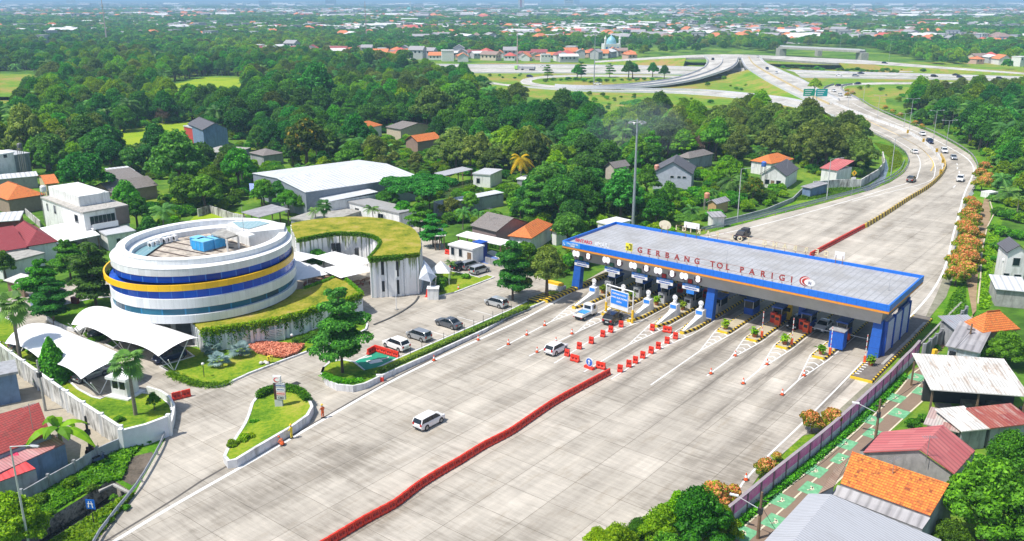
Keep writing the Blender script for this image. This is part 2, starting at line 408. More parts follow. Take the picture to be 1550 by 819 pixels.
# grass and field patches
sheet('interchange_grass',PL((600,96),(1560,94),(1560,142),(1430,125),(1340,150),(1345,168),(1320,172),(1262,180),(1235,176),(1170,166),(1080,163),(960,172),(900,178),(840,152),(730,136),(650,118)),FIELD,-.008)
for nm,m,pts in (
 ('grass_verge',VERGE,((-80,800),(36,753),(118,706),(186,665),(256,640),(262,652),(208,745),(198,743),(172,727),(160,730),(150,737),(28,812),(-60,862))),
 ('grass_verge',VERGE,((-30,880),(60,826),(175,757),(198,743),(208,745),(146,819),(100,905),(-40,905))),
 ('gravel_patch',GRAVD,((185,727),(190,700),(205,690),(230,684),(233,690),(212,724),(200,735))),
 ('grass_verge',VERGE,((1080,357),(1150,334),(1260,300),(1330,282),(1352,268),(1369,252),(1371,240),(1360,228),(1335,212),(1318,222),(1345,240),(1345,262),(1300,282),(1240,283),(1190,305),(1075,345))),
 ('grass_verge',VERGE,((1400,500),(1424,455),(1450,385),(1466,325),(1480,270),(1470,235),(1500,240),(1507,275),(1530,300),(1512,350),(1500,410),(1510,440),(1497,470),(1465,482))),
 ('grass_verge',LAWN,((1185,690),(1205,664),(1232,652),(1262,632),(1292,612),(1300,620),(1230,676),(1190,712),(1140,762),(1120,765),(1150,722))),
 ('field',CROP,((145,215),(165,186),(220,182),(262,180),(285,184),(300,196),(262,216),(200,222))),
 ('field',CROP,((255,150),(262,128),(310,117),(362,119),(374,130),(366,146),(300,154))),
 ('field',FIELD,((-20,152),(-20,112),(45,112),(62,118),(58,134),(20,152))),
 ('field',FIELD,((-20,178),(-20,147),(40,146),(48,168),(20,182))),
 ('field',SOIL,((268,148),(300,140),(322,141),(310,148),(285,152))),
 ('field',CROP,((275,345),(300,322),(345,318),(375,325),(350,335))),
 ('field',CROP,((780,165),(900,168),(1010,176),(1000,184),(900,180),(800,182)))):
 sheet(nm,PL(*pts),m,.003 if nm=='gravel_patch' else-.002)
for pts in (((1473,480),(1462,420),(1474,380),(1482,330),(1490,300),(1496,300),(1500,325),(1488,370),(1480,420),(1478,450),(1478,470),(1420,535),(1395,545),(1398,530),(1440,500)),):
 sheet('dirt_path',PL(*pts),DIRT,.004)
sheet('alley',PL((-20,588),(20,566),(60,570),(120,632),(188,664),(118,703),(60,690),(-20,640)),mat('alley_concrete',(.34,.3,.23),.9,var=.15),.004)
sheet('gravel_shoulder',PL((1303,590),(1255,634),(1215,660),(1236,655),(1262,640),(1310,596),(1345,556),(1345,553)),GRAVEL,.03)
sheet('gravel_shoulder',PL((1418,445),(1442,385),(1450,400),(1432,450),(1400,490),(1395,492)),GRAVEL,.03)
# cycle road with green squares
BIKE=PL((1085,836),(1122,800),(1187,743),(1268,675),(1321,628),(1359,590),(1384,558),(1400,552),(1440,552),(1430,572),(1408,597),(1350,649),(1270,728),(1175,815),(1150,840))
sheet('cycle_road',BIKE,ASPH,.01)
lineM=mat('road_paint',(.72,.72,.70),.7,var=.1,scale=3)
creamM=mat('cream_road_paint',(.62,.56,.42),.8,var=.12,scale=3)
def stroke(mb,pts,w,z,step=3):
 c=curve([Vector((p.x,p.y,0)) for p in pts],step) if len(pts)>1 else pts
 l,r=sides(c,w/2);ribbon(mb,l,r,z)
mb=MB()
stroke(mb,PL((1078,842),(1110,812),(1185,745),(1267,677),(1321,630),(1359,592),(1380,566),(1392,556),(1430,554)),.18,.018)
stroke(mb,PL((1105,842),(1131.6,819),(1242,718),(1321,645),(1369,604),(1411,565)),.18,.018)
stroke(mb,PL((1175,813),(1268,729),(1350,649),(1407,597),(1428,573)),.18,.018)
tag(mb.build('cycle_road_lines',creamM,fix=False),kind='structure')
greenM=mat('green_road_paint',(.14,.38,.2),.85,var=.25,scale=2)
mb=MB();icon=MB()
bd=(P(1321,645)-P(1242,718));bd.z=0;bd.normalize();bang=math.atan2(bd.y,bd.x)
for k,(u,v) in enumerate(((1387,571),(1356,602.7),(1320,636),(1280,672),(1234,713),(1183,757.6),(1125,808),(1396,593),(1361,625.5),(1323,657),(1275.5,696),(1228,740),(1173,790))):
 c=P(u,v);hw=.95
 mb.obox(c,bang,1.2,hw,.02,.022)
 icon.obox(c,bang,.42,.09,.024,.028);icon.obox(c+bd*.25,bang+.9,.35,.07,.024,.028);icon.obox(c-bd*.3,bang-.9,.3,.07,.024,.028)
tag(mb.build('cycle_road_squares',greenM),kind='structure');tag(icon.build('cycle_symbols',creamM),kind='structure')

# ---------------------------------------------------------------- highways beyond
def road(name,L,Rr,dz=.03,m=ROADM,skirt=True,rail=True,edge=True):
 l=curve(PL(*L),12);r=curve(PL(*Rr),12);mb=MB();l,r=ribbon(mb,l,r,dz)
 tag(mb.build(name,m,fix=False),kind='structure')
 if max(p.z for p in l+r)>.6:
  sk=MB();par=MB()
  for run,sgn in ((l,1),(r,-1)):
   t=[(run[min(i+1,len(run)-1)]-run[max(i-1,0)]) for i in range(len(run))]
   for i in range(len(run)-1):
    a,b=run[i],run[i+1]
    na=Vector((-t[i].y,t[i].x,0)).normalized()*sgn;nb=Vector((-t[i+1].y,t[i+1].x,0)).normalized()*sgn
    if a.z<5.2 and skirt:
     sk.add([a+Vector((0,0,dz-.02)),b+Vector((0,0,dz-.02)),Vector((b.x,b.y,-.05))+nb*(b.z*3.6+.1),Vector((a.x,a.y,-.05))+na*(a.z*3.6+.1)],[(0,1,2,3)])
    else:
     sk.add([a,b,b-Vector((0,0,1.3)),a-Vector((0,0,1.3))],[(0,1,2,3)],1)
  if sk.f:tag(sk.build('embankment',[FIELD,CONC]),kind='structure')
 if edge:
  mb=MB()
  for run,sg in ((l,-1),(r,1)):
   a,b=sides(run,.9*sg);ribbon(mb,*(sides(a,.13)),dz+.03)
  tag(mb.build('road_lines',lineM,fix=False),kind='structure')
 return l,r
ML,MR=road('toll_ramp',((1243,164),(1224,154.5,.5),(1200,143,1.5),(1160,122.5,3.5),(1131,103.5,5.5),(1124,94,6.3),(1121,86.5,6.5)),
     ((1271,152),(1242,138.5,.7),(1219,124.5,2),(1189,111,3.5),(1160,97,5.5),(1153,90,6.5),(1150,86.5,6.5)))
road('loop_road',((1301,152),(1285,143),(1274,136),(1275,131),(1285,128.8),(1320,128),(1380,127.4),(1560,128.5)),
     ((1271,152),(1248,138.5),(1249,133.5),(1262,129),(1285,126.4),(1320,125),(1380,124.6),(1560,125)),.025)
LL,LR=road('west_ramp',((1066,85.5,6.5),(1072,91,6.3),(1068,101,4.6),(1049,111,2.8),(1020,119.5,1.5),(992,124,1),(955,128,.7),(919,131,.5),(883,131.5,.4),(840,129.5,0)),
     ((1117,86.5,6.5),(1114,96,6.2),(1102,105,5.0),(1071,116,3),(1042,124,1.8),(1010,129,1.2),(980,132,.8),(950,134,.5),(919,135,.3),(883,135,.2),(840,133.2,0)))
road('hairpin_road',((840,133),(810,130.6),(790,127),(786,122.5),(795,118),(829,114.5),(870,112.8),(1020,114.5),(1110,116)),
     ((840,129.8),(820,127.5),(806,125),(803,122.5),(812,119.5),(840,117.2),(870,116),(1020,117.4),(1110,118.5)),.02)
road('lower_ramp',((1243,163.5),(1236,161),(1204,152),(1180,148),(1122,142),(1079,138.6),(1020,136.6),(957,136),(883,136),(817,131.6),(766,127.8),(737,123.2),(690,117)),
     ((1262,176.5),(1233,169),(1197,161),(1180,157.5),(1122,149.6),(1079,144.7),(1020,141.3),(957,139.8),(883,138.5),(817,134),(773,130.6),(744,127.2),(690,120.5)),.035)
HWU=((560,96.5),(690,98.5),(860,99),(1020,101.5),(1110,104),(1190,107),(1320,111),(1430,114),(1560,118))
HWL=((560,108.5),(690,110.5),(860,111),(1020,113),(1110,114.8),(1190,117.2),(1320,119),(1430,120.8),(1560,123.6))
hu,hl=road('highway',HWU,HWL,.015)
mb=MB();mid=[a.lerp(b,.42) for a,b in zip(hu,hl)]
l,r=sides(mid,1.0);ribbon(mb,l,r,.08);tag(mb.build('highway_median',VERGE,fix=False),kind='structure')
road('cross_road',((900,92.5,1),(990,86.5,4),(1050,83.2,6),(1110,82.2,6.5),(1160,84,6.5),(1255,88.5,5),(1320,92,3.5),(1415,100,2),(1508,107,1),(1560,111,.5)),
     ((900,95,1),(990,90,4),(1050,87,6),(1110,87,6.5),(1160,88.6,6.5),(1255,95,5),(1320,97.6,3.5),(1415,103.6,2),(1508,109.8,1),(1560,113.6,.5)),.06)
road('side_road',((-60,75.8),(0,74.8),(60,73),(112,72.3)),((-60,81.5),(0,80.3),(60,77.6),(112,74.6)),.02,m=mat('grey_road',(.26,.27,.29),.8))
road('side_road',((222,92.6),(290,93),(355,94.5)),((228,97),(290,101),(352,101.5)),.02)
road('side_road',((1355,101),(1372,102),(1384,105),(1382,109)),((1352,105.5),(1362,106),(1364,107),(1360,109)),.05)
# parapets and barriers
def parapet(name,pts,label,w=.35,h=.9,m=LGREY,cat='barrier',group=None,top=None):
 mb=MB();c=curve(pts,6)
 wallrun(mb,c,w,h,-.1,prof=[(-w/2-.1,-.1),(-w/2,h*.5),(-w*.3,h),(w*.3,h),(w/2,h*.5),(w/2+.1,-.1)])
 return tag(mb.build(name,m),label,cat,group)
for pts,lb in ((ML,'pale concrete parapet along the left edge of the main ramp'),(MR,'pale concrete parapet along the right edge of the main ramp'),
    (LL,'grey parapet on the outer side of the curving west ramp'),(LR,'grey parapet on the inner side of the curving west ramp')):
 parapet('ramp_parapet',pts[::1],lb)
mb=MB()
parapet('ramp_parapet',[a.lerp(b,.5) for a,b in zip(LL,LR)],'pale barrier dividing the two roads of the west ramp')
parapet('ramp_parapet',[a.lerp(b,.42) for a,b in zip(ML,MR)],'yellowish barrier dividing the two roads of the main ramp',m=mat('ochre_barrier',(.5,.4,.2),.7))
parapet('ramp_parapet',PL((1301,152),(1285,143),(1274,136),(1275,130.5),(1290,128)),'dark grey parapet round the outside of the loop road',m=MGREY)
parapet('ramp_parapet',PL((1271,152.5),(1248,138.5),(1249,133),(1262,128.3)),'dark grey parapet round the inside of the loop road',m=MGREY)
parapet('ramp_parapet',PL((1245,164),(1204,152.3),(1160,146),(1079,138.4),(1020,136.3),(940,135.6)),'grey parapet on the upper side of the lower ramp')
parapet('ramp_parapet',PL((1263,177),(1197,161.2),(1122,149.8),(1020,141.5),(883,138.8),(780,131.5)),'grey parapet on the lower side of the lower ramp')
parapet('ramp_parapet',[p+Vector((0,-1,0)) for p in hl],'long grey crash barrier on the near side of the highway',h=.8)
parapet('ramp_parapet',[p for p in hu],'long pale crash barrier on the far side of the highway',h=.8)
# bridge over the highway: dark opening, piers
br=thing('bridge_support',P(1120,104),0,'dark concrete bridge supports under the ramps where the highway passes','bridge support')
mb=MB()
for u in (1112,1119,1127):
 c=P(u,103)-br.location;mb.obox(c,.3,.9,3.5,0,5.6)
mb.build('pier',CONC,br)
mb=MB();c=P(1119,100)-br.location;mb.obox(c,.05,10,9,5.2,5.9);mb.build('shaded_underside',DARK,br)  # near-black colour holds the shade of the opening below the ramps
ov=thing('overpass',P(1243,86),0,'long pale concrete overpass on one pier beyond the highway','bridge')
a,b=P(1183,70.5,8)-ov.location,P(1306,76.5,8)-ov.location
mb=MB();wallrun(mb,[a,b],9,0,-1.6);mb.build('deck',CONC,ov)
mb=MB();wallrun(mb,[a+Vector((0,-4.7,0)),b+Vector((0,-4.7,0))],.3,1.0,0);wallrun(mb,[a+Vector((0,4.7,0)),b+Vector((0,4.7,0))],.3,1.0,0);mb.build('railing',LGREY,ov)
mb=MB();mb.obox((0,8,0),0,2,4,-.2,6.4);mb.build('pier',CONC,ov)
for q in (a,b):
 mb=MB();mb.obox((q.x,q.y,0),0,3,6,-.2,6.4);mb.build('abutment',CONC,ov)

# ---------------------------------------------------------------- raised lawns with white kerbs
kerbM=mat('white_kerb',(.66,.66,.67),.7,var=.08,grime=(.36,.36,.35))
def island(pts,soil=LAWN,h=.15,w=.28,name='lawn',kerb=True):
 pts=[Vector((p.x,p.y,p.z if p.z>0 else h)) for p in pts]
 mb=MB();mb.prism([(p.x,p.y,p.z-.04) for p in pts],0);tag(mb.build(name,soil),kind='structure')
 if kerb:
  mb=MB();wallrun(mb,pts+[pts[0],pts[1]],w,.03,-1.2);k=mb
  k.v=[(a,b,max(c,0.0)) for a,b,c in k.v]
  tag(mb.build('kerb',kerbM),kind='structure')
def cc(pts,n=6):
 pts=PL(*pts);q=curve(pts+[pts[0]],1.2);return q[:-1]
island(PL((-60,500),(0,479),(18,486),(32,512),(56,535),(86,560),(118,590),(140,602),(152,605),(168,598),(196,594),(226,597),(246,604),(258,614),(261,626),(256,637),(187,664),(100,600),(0,530),(-60,500)),h=.15)
island(cc(((72,484),(76,473),(95,466),(150,455),(174,456),(176,470),(182,490),(160,500),(119,503),(92,495))),VERGE,h=.5)
island(PL((160,522),(178,510),(205,500),(212,504),(188,516),(172,528)),VERGE)
island(PL((205,530),(220,520),(240,512),(246,516),(224,528),(210,534)),VERGE)
LAWN3=PL((243,556),(256,563),(270,568.6),(284,577),(297,582.7),(312,586),(328,586.7),(342,583),(377,566.6),(426,547.8),(470,531.6),(520,513.5),(543,505.4),(554,499.5),(556,493),(549,478),(520,478),(430,514),(310,525),(275,527),(294,541))
island(LAWN3,h=.2)
TEAR=PL((340,690,.8),(345,679,.5),(357,663,.2),(371,641,.2),(377,627,.2),(382,610,.2),(390,600,.25),(405,592,.3),(425,588,.35),(446,590.5,.5),(460,598,.7),(469,607,.9),(472,615,1.0),(465,628,1.0),(438,647,1.0),(388,676,1.0),(357,695,.95),(346,697,.9))
island(TEAR,w=.35)
island(PL((487,566),(490,557),(500,549),(520,546),(536,549),(556,565),(604,543),(770,471),(832,440),(848,442),(846,448),(800,466,.3),(768,481),(732,499,.5),(650,536,.6),(586,564,.7),(552,580,.8),(534,584,.85),(510,581.5,.85),(494,574,.8)),w=.3)
island(PL((664,449),(688,443.5),(748,420.5),(738,417),(726,421),(711,417),(676,410),(664,402),(655,420)),w=.25)
# ornamental flower bed and hedges sit in the vegetation section
# ---------------------------------------------------------------- painted lines on the plaza
mb=MB();Z=.026
stroke(mb,PL((120,852),(177,817),(258,768),(330,727),(380,699),(497,631),(614,566),(756,500),(800,479),(865,443)),.42,Z)
stroke(mb,PL((1375,483),(1411,441),(1431.6,400.6),(1443,355),(1453,318),(1460,293),(1471,268),(1474,255),(1464,240),(1440,225),(1408,208),(1362,189),(1318,170),(1290,156)),.35,Z)
stroke(mb,PL((1082,815),(1119,737),(1150,702),(1207,648),(1265,590),(1305,548)),.2,Z)
stroke(mb,PL((1010,373),(1075,358),(1150,341),(1250,314),(1330,290),(1382,274),(1390,262),(1393,250),(1390,237),(1378,226),(1350,209),(1310,190),(1265,170)),.25,Z)
stroke(mb,PL((1290,305),(1350,290),(1405,275),(1415,262),(1413,245),(1398,228),(1370,210),(1330,192)),.2,Z)
for a,b in (((1449,256),(1449.5,253)),((1449,250),(1448.5,247.5)),((1447,243),(1446,241)),((1452,262),(1452,259)),((1446,281),(1443,284))):
 stroke(mb,PL(a,b),.3,Z,9)
tag(mb.build('lane_lines',lineM,fix=False),kind='structure')
mb=MB();stroke(mb,PL((120,845),(172,812),(250,765),(335,709),(400,683),(480,638),(590,576),(770,485),(800,474)),.28,.022);tag(mb.build('gutter_line',mat('dark_gutter',(.1,.09,.08),.9),fix=False),kind='structure')
mb=MB();stroke(mb,PL((1409,259),(1413,248),(1405,235),(1390,222),(1360,205),(1310,181)),.25,Z)
tag(mb.build('yellow_lane_line',YELLOW,fix=False),kind='structure')
ISL=[(7.8,-7.7,1),(13.2,-7.4,1),(17.8,-7.4,1),(22.2,-6.9,1),(26.6,-6.9,1),(31.1,-2.8,0),(35.8,-3.2,0),(40.3,-3.2,0),(45.7,-3.6,0)]
APEX=[(834,487),(874,502.6),(905,541),(950.5,523),(990,532),(1060,531),(1104.5,544),(1150,559.4),(1208,576)]
TAIL=[(752,530),(801,539),(839,550),(884,563),(925,574),(985,583),(1070,569),(1126,579),(1185,597)]
APEX[2]=(899,512)
def T(a,b,z=0.0):return O_T+nA*a+dA*b+Vector((0,0,z))
mb=MB()
for (a,b,e),ap,tl in zip(ISL,APEX,TAIL):
 hw=1.05;ap=P(*ap);tl=P(*tl)
 pl,pr=T(a-hw-.25,b+.8),T(a+hw+.25,b+.8)
 stroke(mb,[pl,ap],.16,Z,99);stroke(mb,[pr,ap],.16,Z+.001,99);stroke(mb,[ap,tl],.18,Z,99)
 stroke(mb,[pl,T(a-hw-.25,b+12)],.12,Z,99);stroke(mb,[pr,T(a+hw+.25,b+12)],.12,Z+.001,99)
 nt_=T(a,b)
 for k in (.16,.34,.5,.64,.78):
  L_=pl.lerp(ap,k);R_=pr.lerp(ap,k);m_=L_.lerp(R_,.5)+(nt_-ap).normalized()*(L_-R_).length*.45
  stroke(mb,[L_,m_],.2,Z,99);stroke(mb,[m_,R_],.2,Z+.002,99)
tag(mb.build('lane_taper_markings',lineM,fix=False),kind='structure')
# green charging bay, blue disabled bay
sheet('green_parking_bay',PL((534,548.7),(569,531),(604,541.5),(556,565)),mat('green_bay_paint',(.01,.27,.16),.7),.03)
b_=P(568,547,.03);s_=thing('bay_symbol',b_,0,'white painted plug symbol on the green charging bay','road marking')
mb=MB();mb.obox((0,0,0),.5,.9,.55,.004,.008);mb.obox((1.0,.9,0),.5,.5,.12,.004,.008);mb.obox((-.9,.1,0),.5,.35,.25,.004,.008);mb.obox((1.5,1.3,0),1.3,.35,.12,.004,.008)
mb.obox((-1.4,1.6,0),.5,.7,.12,.004,.008);mb.obox((-1.8,1.2,0),.5,.7,.12,.004,.008)
mb.build('paint',lineM,s_)
mb=MB();
for a,b in (((534,548.7),(569,531)),((569,531),(604,541.5)),((540,555),(556,565))):stroke(mb,PL(a,b),.15,.036,99)
for k in range(7):
 u=630+k*24;v=521-k*10.2;a=P(u,v+9);stroke(mb,[a,a-nA*4.6],.13,.03,99)
tag(mb.build('parking_lines',lineM,fix=False),kind='structure')
sheet('blue_parking_bay',PL((718,394),(738,385),(755,391),(738,400)),mat('blue_bay_paint',(.12,.2,.5),.7,var=.3,scale=1.2),.03)
sheet('white_parking_bay',PL((733,382),(745,379),(764,386),(755,391)),lineM,.03)
sheet('forecourt',PL((545,500),(548,478),(556,463),(562,447),(633,447),(640,452),(620,466),(590,482),(566,494)),YARDM,.02)
# ================================================================ PLANTS (builders)
G_DARK=leaf_mat('leaves_dark',[(0.025,0.096,0.021),(0.063,0.228,0.038),(0.149,0.420,0.052)])
G_MID=leaf_mat('leaves_mid',[(0.038,0.123,0.017),(0.094,0.290,0.029),(0.203,0.493,0.043)])
G_LIGHT=leaf_mat('leaves_light',[(0.072,0.180,0.014),(0.180,0.372,0.024),(0.348,0.528,0.036)])
G_OLIVE=leaf_mat('leaves_olive',[(0.070,0.119,0.028),(0.161,0.252,0.042),(0.294,0.378,0.077)])
G_YFLOW=leaf_mat('leaves_with_yellow_flowers',[(0.042,0.098,0.014),(0.098,0.182,0.021),(0.182,0.266,0.028)],((.42,.3,.02),(.6,.42,.03)),.22)
G_RED=leaf_mat('leaves_with_coral_tips',[(.1,.2,.015),(.24,.36,.025),(.4,.46,.04)],((.9,.25,.09),(.95,.55,.2)),.34)
G_PALM=leaf_mat('palm_fronds',[(0.045,0.135,0.030),(0.105,0.255,0.053),(0.210,0.405,0.090)])
G_BLUEP=leaf_mat('silver_palm_fronds',[(.1,.17,.17),(.2,.29,.28),(.33,.42,.4)])
G_YPALM=leaf_mat('yellow_palm_fronds',[(.22,.2,.01),(.42,.34,.015),(.6,.45,.03)])
G_BAN=leaf_mat('banana_leaves',[(0.084,0.204,0.018),(0.168,0.348,0.024),(0.324,0.480,0.048)])
G_CORAL=leaf_mat('coral_flower_bed',[(.7,.2,.12),(.95,.4,.26),(1,.62,.45)])
G_HEDGE=leaf_mat('hedge_leaves',[(0.041,0.149,0.014),(0.101,0.297,0.022),(0.216,0.459,0.034)])
G_BARE=leaf_mat('dry_twigs',[(.12,.09,.06),(.2,.15,.1),(.3,.24,.17)])
rs=np.random.RandomState(5)
def quads_mesh(name,C,N,size,m,aspect=1.5,bloomz=None,tone=None,droop=None):
 """many small leaf-shaped faces: centres C, facing N"""
 n=len(C);N=N/np.linalg.norm(N,axis=1,keepdims=True)
 r=rs.normal(size=(n,3));U=np.cross(N,r);U /= np.linalg.norm(U,axis=1,keepdims=True);V=np.cross(N,U)
 s=(size*rs.uniform(.6,1.35,n))[:,None]
 bend=N*s*.22
 v=np.stack([C-U*s*aspect*.5-bend,C-V*s*.42+bend*.6,C+U*s*aspect*.5-bend,C+V*s*.42+bend*.6],1).reshape(-1,3)
 me=bpy.data.meshes.new(name);me.vertices.add(4*n);me.vertices.foreach_set('co',v.astype(np.float32).ravel())
 me.loops.add(4*n);me.loops.foreach_set('vertex_index',np.arange(4*n,dtype=np.int32))
 me.polygons.add(n);me.polygons.foreach_set('loop_start',np.arange(0,4*n,4,dtype=np.int32))
 me.polygons.foreach_set('loop_total',np.full(n,4,dtype=np.int32))
 me.materials.append(m)
 at=me.attributes.new('tone','FLOAT','FACE');at.data.foreach_set('value',(rs.uniform(0,1,n) if tone is None else tone).astype(np.float32))
 b=rs.uniform(0,1,n)*.5 if bloomz is None else bloomz
 at=me.attributes.new('bloom','FLOAT','FACE');at.data.foreach_set('value',b.astype(np.float32))
 me.update(calc_edges=True);return me
def crown_pts(lobes,n,fill=.25):
 """points on the skins of overlapping lobes, (centre, radii)"""
 wt=np.array([l[1][0]*l[1][1]+l[1][2]*(l[1][0]+l[1][1]) for l in lobes]);idx=rs.choice(len(lobes),n,p=wt/wt.sum())
 d=rs.normal(size=(n,3));d /= np.linalg.norm(d,axis=1,keepdims=True)
 low=d[:,2]<-.35;d[low,2] *=-1
 c=np.array([l[0] for l in lobes])[idx];r=np.array([l[1] for l in lobes])[idx]
 # leaf clumps: pull points to random clump directions so the skin is uneven
 k=np.where(rs.uniform(0,1,n)<fill,rs.uniform(.35,.9,n),rs.uniform(.82,1.08,n))[:,None]
 j=np.sin(c*3+d*9).sum(1)[:,None]*.05
 C=c+d*r*(k+j);N=d/r+rs.normal(size=(n,3))*.5/r.mean()
 return C,N
def rnd_lobes(n,Rr,H,lr,base,flat=.8,seed=0,top=False):
 q=np.random.RandomState(seed);out=[((0,0,base+H*.5),(Rr*.62,Rr*.62,H*.5))]
 for i in range(n):
  a=2.4*i+q.uniform(-.3,.3);t=math.sqrt((i+.7)/n)
  rr=Rr*(1-lr*.75)*t*q.uniform(.8,1.15);z=base+H*(.30+.52*(1-t*t)+q.uniform(-.1,.12))
  s=Rr*lr*q.uniform(.62,1.3)
  out.append(((rr*math.cos(a),rr*math.sin(a),z),(s,s,s*flat)))
 return out
def trunk_mesh(h,r,limbs=4,spread=2.2,top=None,m=None,seed=0,lean=0.0):
 q=random.Random(seed);mb=MB();f=h*.55
 p0=Vector((0,0,-.1));p1=Vector((lean*.3,0,f*.5));p2=Vector((lean,.1,f))
 mb.tube(p0,p1,r*1.25,r,caps=False);mb.tube(p1,p2,r,r*.8,caps=False)
 for i in range(limbs):
  a=2*math.pi*i/limbs+q.uniform(-.4,.4);e=Vector((math.cos(a)*spread*q.uniform(.6,1),math.sin(a)*spread*q.uniform(.6,1),h*q.uniform(.85,1.05)))
  k=p2.lerp(e,.5)+Vector((0,0,-h*.06));mb.tube(p2,k,r*.55,r*.38,n=6,caps=False);mb.tube(k,e,r*.38,r*.12,n=6,caps=False)
 return mb.mesh('trunk',m or BARK)
def make_proto(name,crown,trunk,extra=None):
 t=bpy.data.objects.new(name,None);COL.objects.link(t)
 put(trunk,'trunk',t);put(crown,'crown',t)
 for nm,me in (extra or []):put(me,nm,t)
 return t
def broad(name,Rr,H,base,m,nl,lr,n,leaf,seed,flat=.8,fill=.25,bloom=None,trunk=None):
 lb=rnd_lobes(nl,Rr,H,lr,base,flat,seed);C,N=crown_pts(lb,n,fill)
 bz=None
 if bloom:bz=np.clip((C[:,2]-base)/H,0,1)*.5+rs.uniform(0,.5,n) if bloom=='top' else (np.sin(C[:,0]*2.1)*np.cos(C[:,1]*2.3+C[:,2]*1.9)*.25+.25+rs.uniform(0,.5,n))
 me=quads_mesh('crown',C,N,leaf,m,bloomz=bz)
 return make_proto(name,me,trunk or trunk_mesh(base+H*.6,Rr*.07,5,Rr*.5,seed=seed))
K={}                                               # kind -> (prototype, crown radius, crown centre height)
def reg(k,o,r,zc):K[k]=(o,r,zc)
for i,(m,kk) in enumerate(((G_DARK,'dark'),(G_MID,'mid'),(G_LIGHT,'light'),(G_OLIVE,'olive'))):
 for j,(hh,bb,nl,lr_) in enumerate(((6.5,2.2,24,.27),(8.2,2.0,34,.22))):
  reg(kk+str(j),broad('broadleaf_tree',4.5,hh,bb,m,nl,lr_,6800,.38,10*i+j,.8,.2),4.5,bb+hh*.48)
reg('fine0',broad('broadleaf_tree',4.5,6.5,2.2,G_MID,34,.23,17000,.23,77,fill=.3),4.5,5.3)
reg('fine1',broad('broadleaf_tree',4.5,6.5,2.2,G_MID,40,.21,17000,.23,78,fill=.3),4.5,5.3)
reg('full0',broad('broadleaf_tree',4.5,7.6,.3,G_MID,44,.2,19000,.24,81,fill=.3),4.5,4.2)
reg('full1',broad('broadleaf_tree',4.5,7.6,.3,G_LIGHT,40,.22,16000,.25,82,fill=.3),4.5,4.2)
reg('yflower',broad('flowering_tree',4.5,6.5,2.4,G_YFLOW,15,.34,8000,.4,61,bloom='clump'),4.5,5.5)
reg('red',broad('flowering_tree',2.2,2.6,.5,G_RED,11,.36,6000,.2,62,bloom='top',trunk=trunk_mesh(2.2,.12,5,1.1,seed=3)),2.2,1.8)
reg('bush',broad('bush',1.5,1.6,.05,G_MID,8,.42,1800,.24,63,trunk=trunk_mesh(1.2,.06,4,.7,seed=4)),1.5,.85)
reg('lbush',broad('bush',1.5,1.6,.05,G_LIGHT,8,.42,1800,.24,64,trunk=trunk_mesh(1.2,.06,4,.7,seed=5)),1.5,.85)
def lay(name,Rr,levels,m,n,leaf,seed):# tiers of flat foliage, as a terminalia has
 q=np.random.RandomState(seed);lb=[]
 for z,r in levels:
  for i in range(7):
   a=i*2.4+z;rr=r*(.25+.5*(i%3)/2);s=r*q.uniform(.34,.5)
   lb.append(((rr*math.cos(a),rr*math.sin(a),z+q.uniform(-.25,.25)),(s,s,.45)))
 C,N=crown_pts(lb,n,.15)
 mb=MB();mb.tube((0,0,-.1),(0,0,levels[-1][0]),.22,.06,caps=False)
 for z,r in levels:
  for i in range(5):mb.tube((0,0,z-.5),(r*.7*math.cos(i*1.3+z),r*.7*math.sin(i*1.3+z),z),.07,.02,n=5,caps=False)
 return make_proto(name,quads_mesh('crown',C,N,leaf,m),mb.mesh('trunk',BARK))
reg('tier',lay('tiered_tree',4,((2.6,3.4),(4.2,3.9),(5.8,3.3),(7.4,2.6),(8.8,1.5)),G_DARK,10000,.3,3),4.0,5.4)
reg('tierlight',lay('tiered_tree',4,((2.4,3.2),(3.9,3.8),(5.3,3.0),(6.7,2.2),(7.9,1.1)),G_MID,9000,.3,9),4.0,4.9)
lb=[((math.cos(i*2.4)*7.2*math.sqrt((i+.5)/16),math.sin(i*2.4)*7.2*math.sqrt((i+.5)/16),7.6-.35*math.sqrt(i)+.3*math.sin(i*5)),(2.4,2.4,.85)) for i in range(16)]
C,N=crown_pts(lb,12000,.15)
reg('rain',make_proto('spreading_tree',quads_mesh('crown',C,N,.42,G_DARK),trunk_mesh(7.2,.4,7,5.5,seed=8)),9.0,7.0)
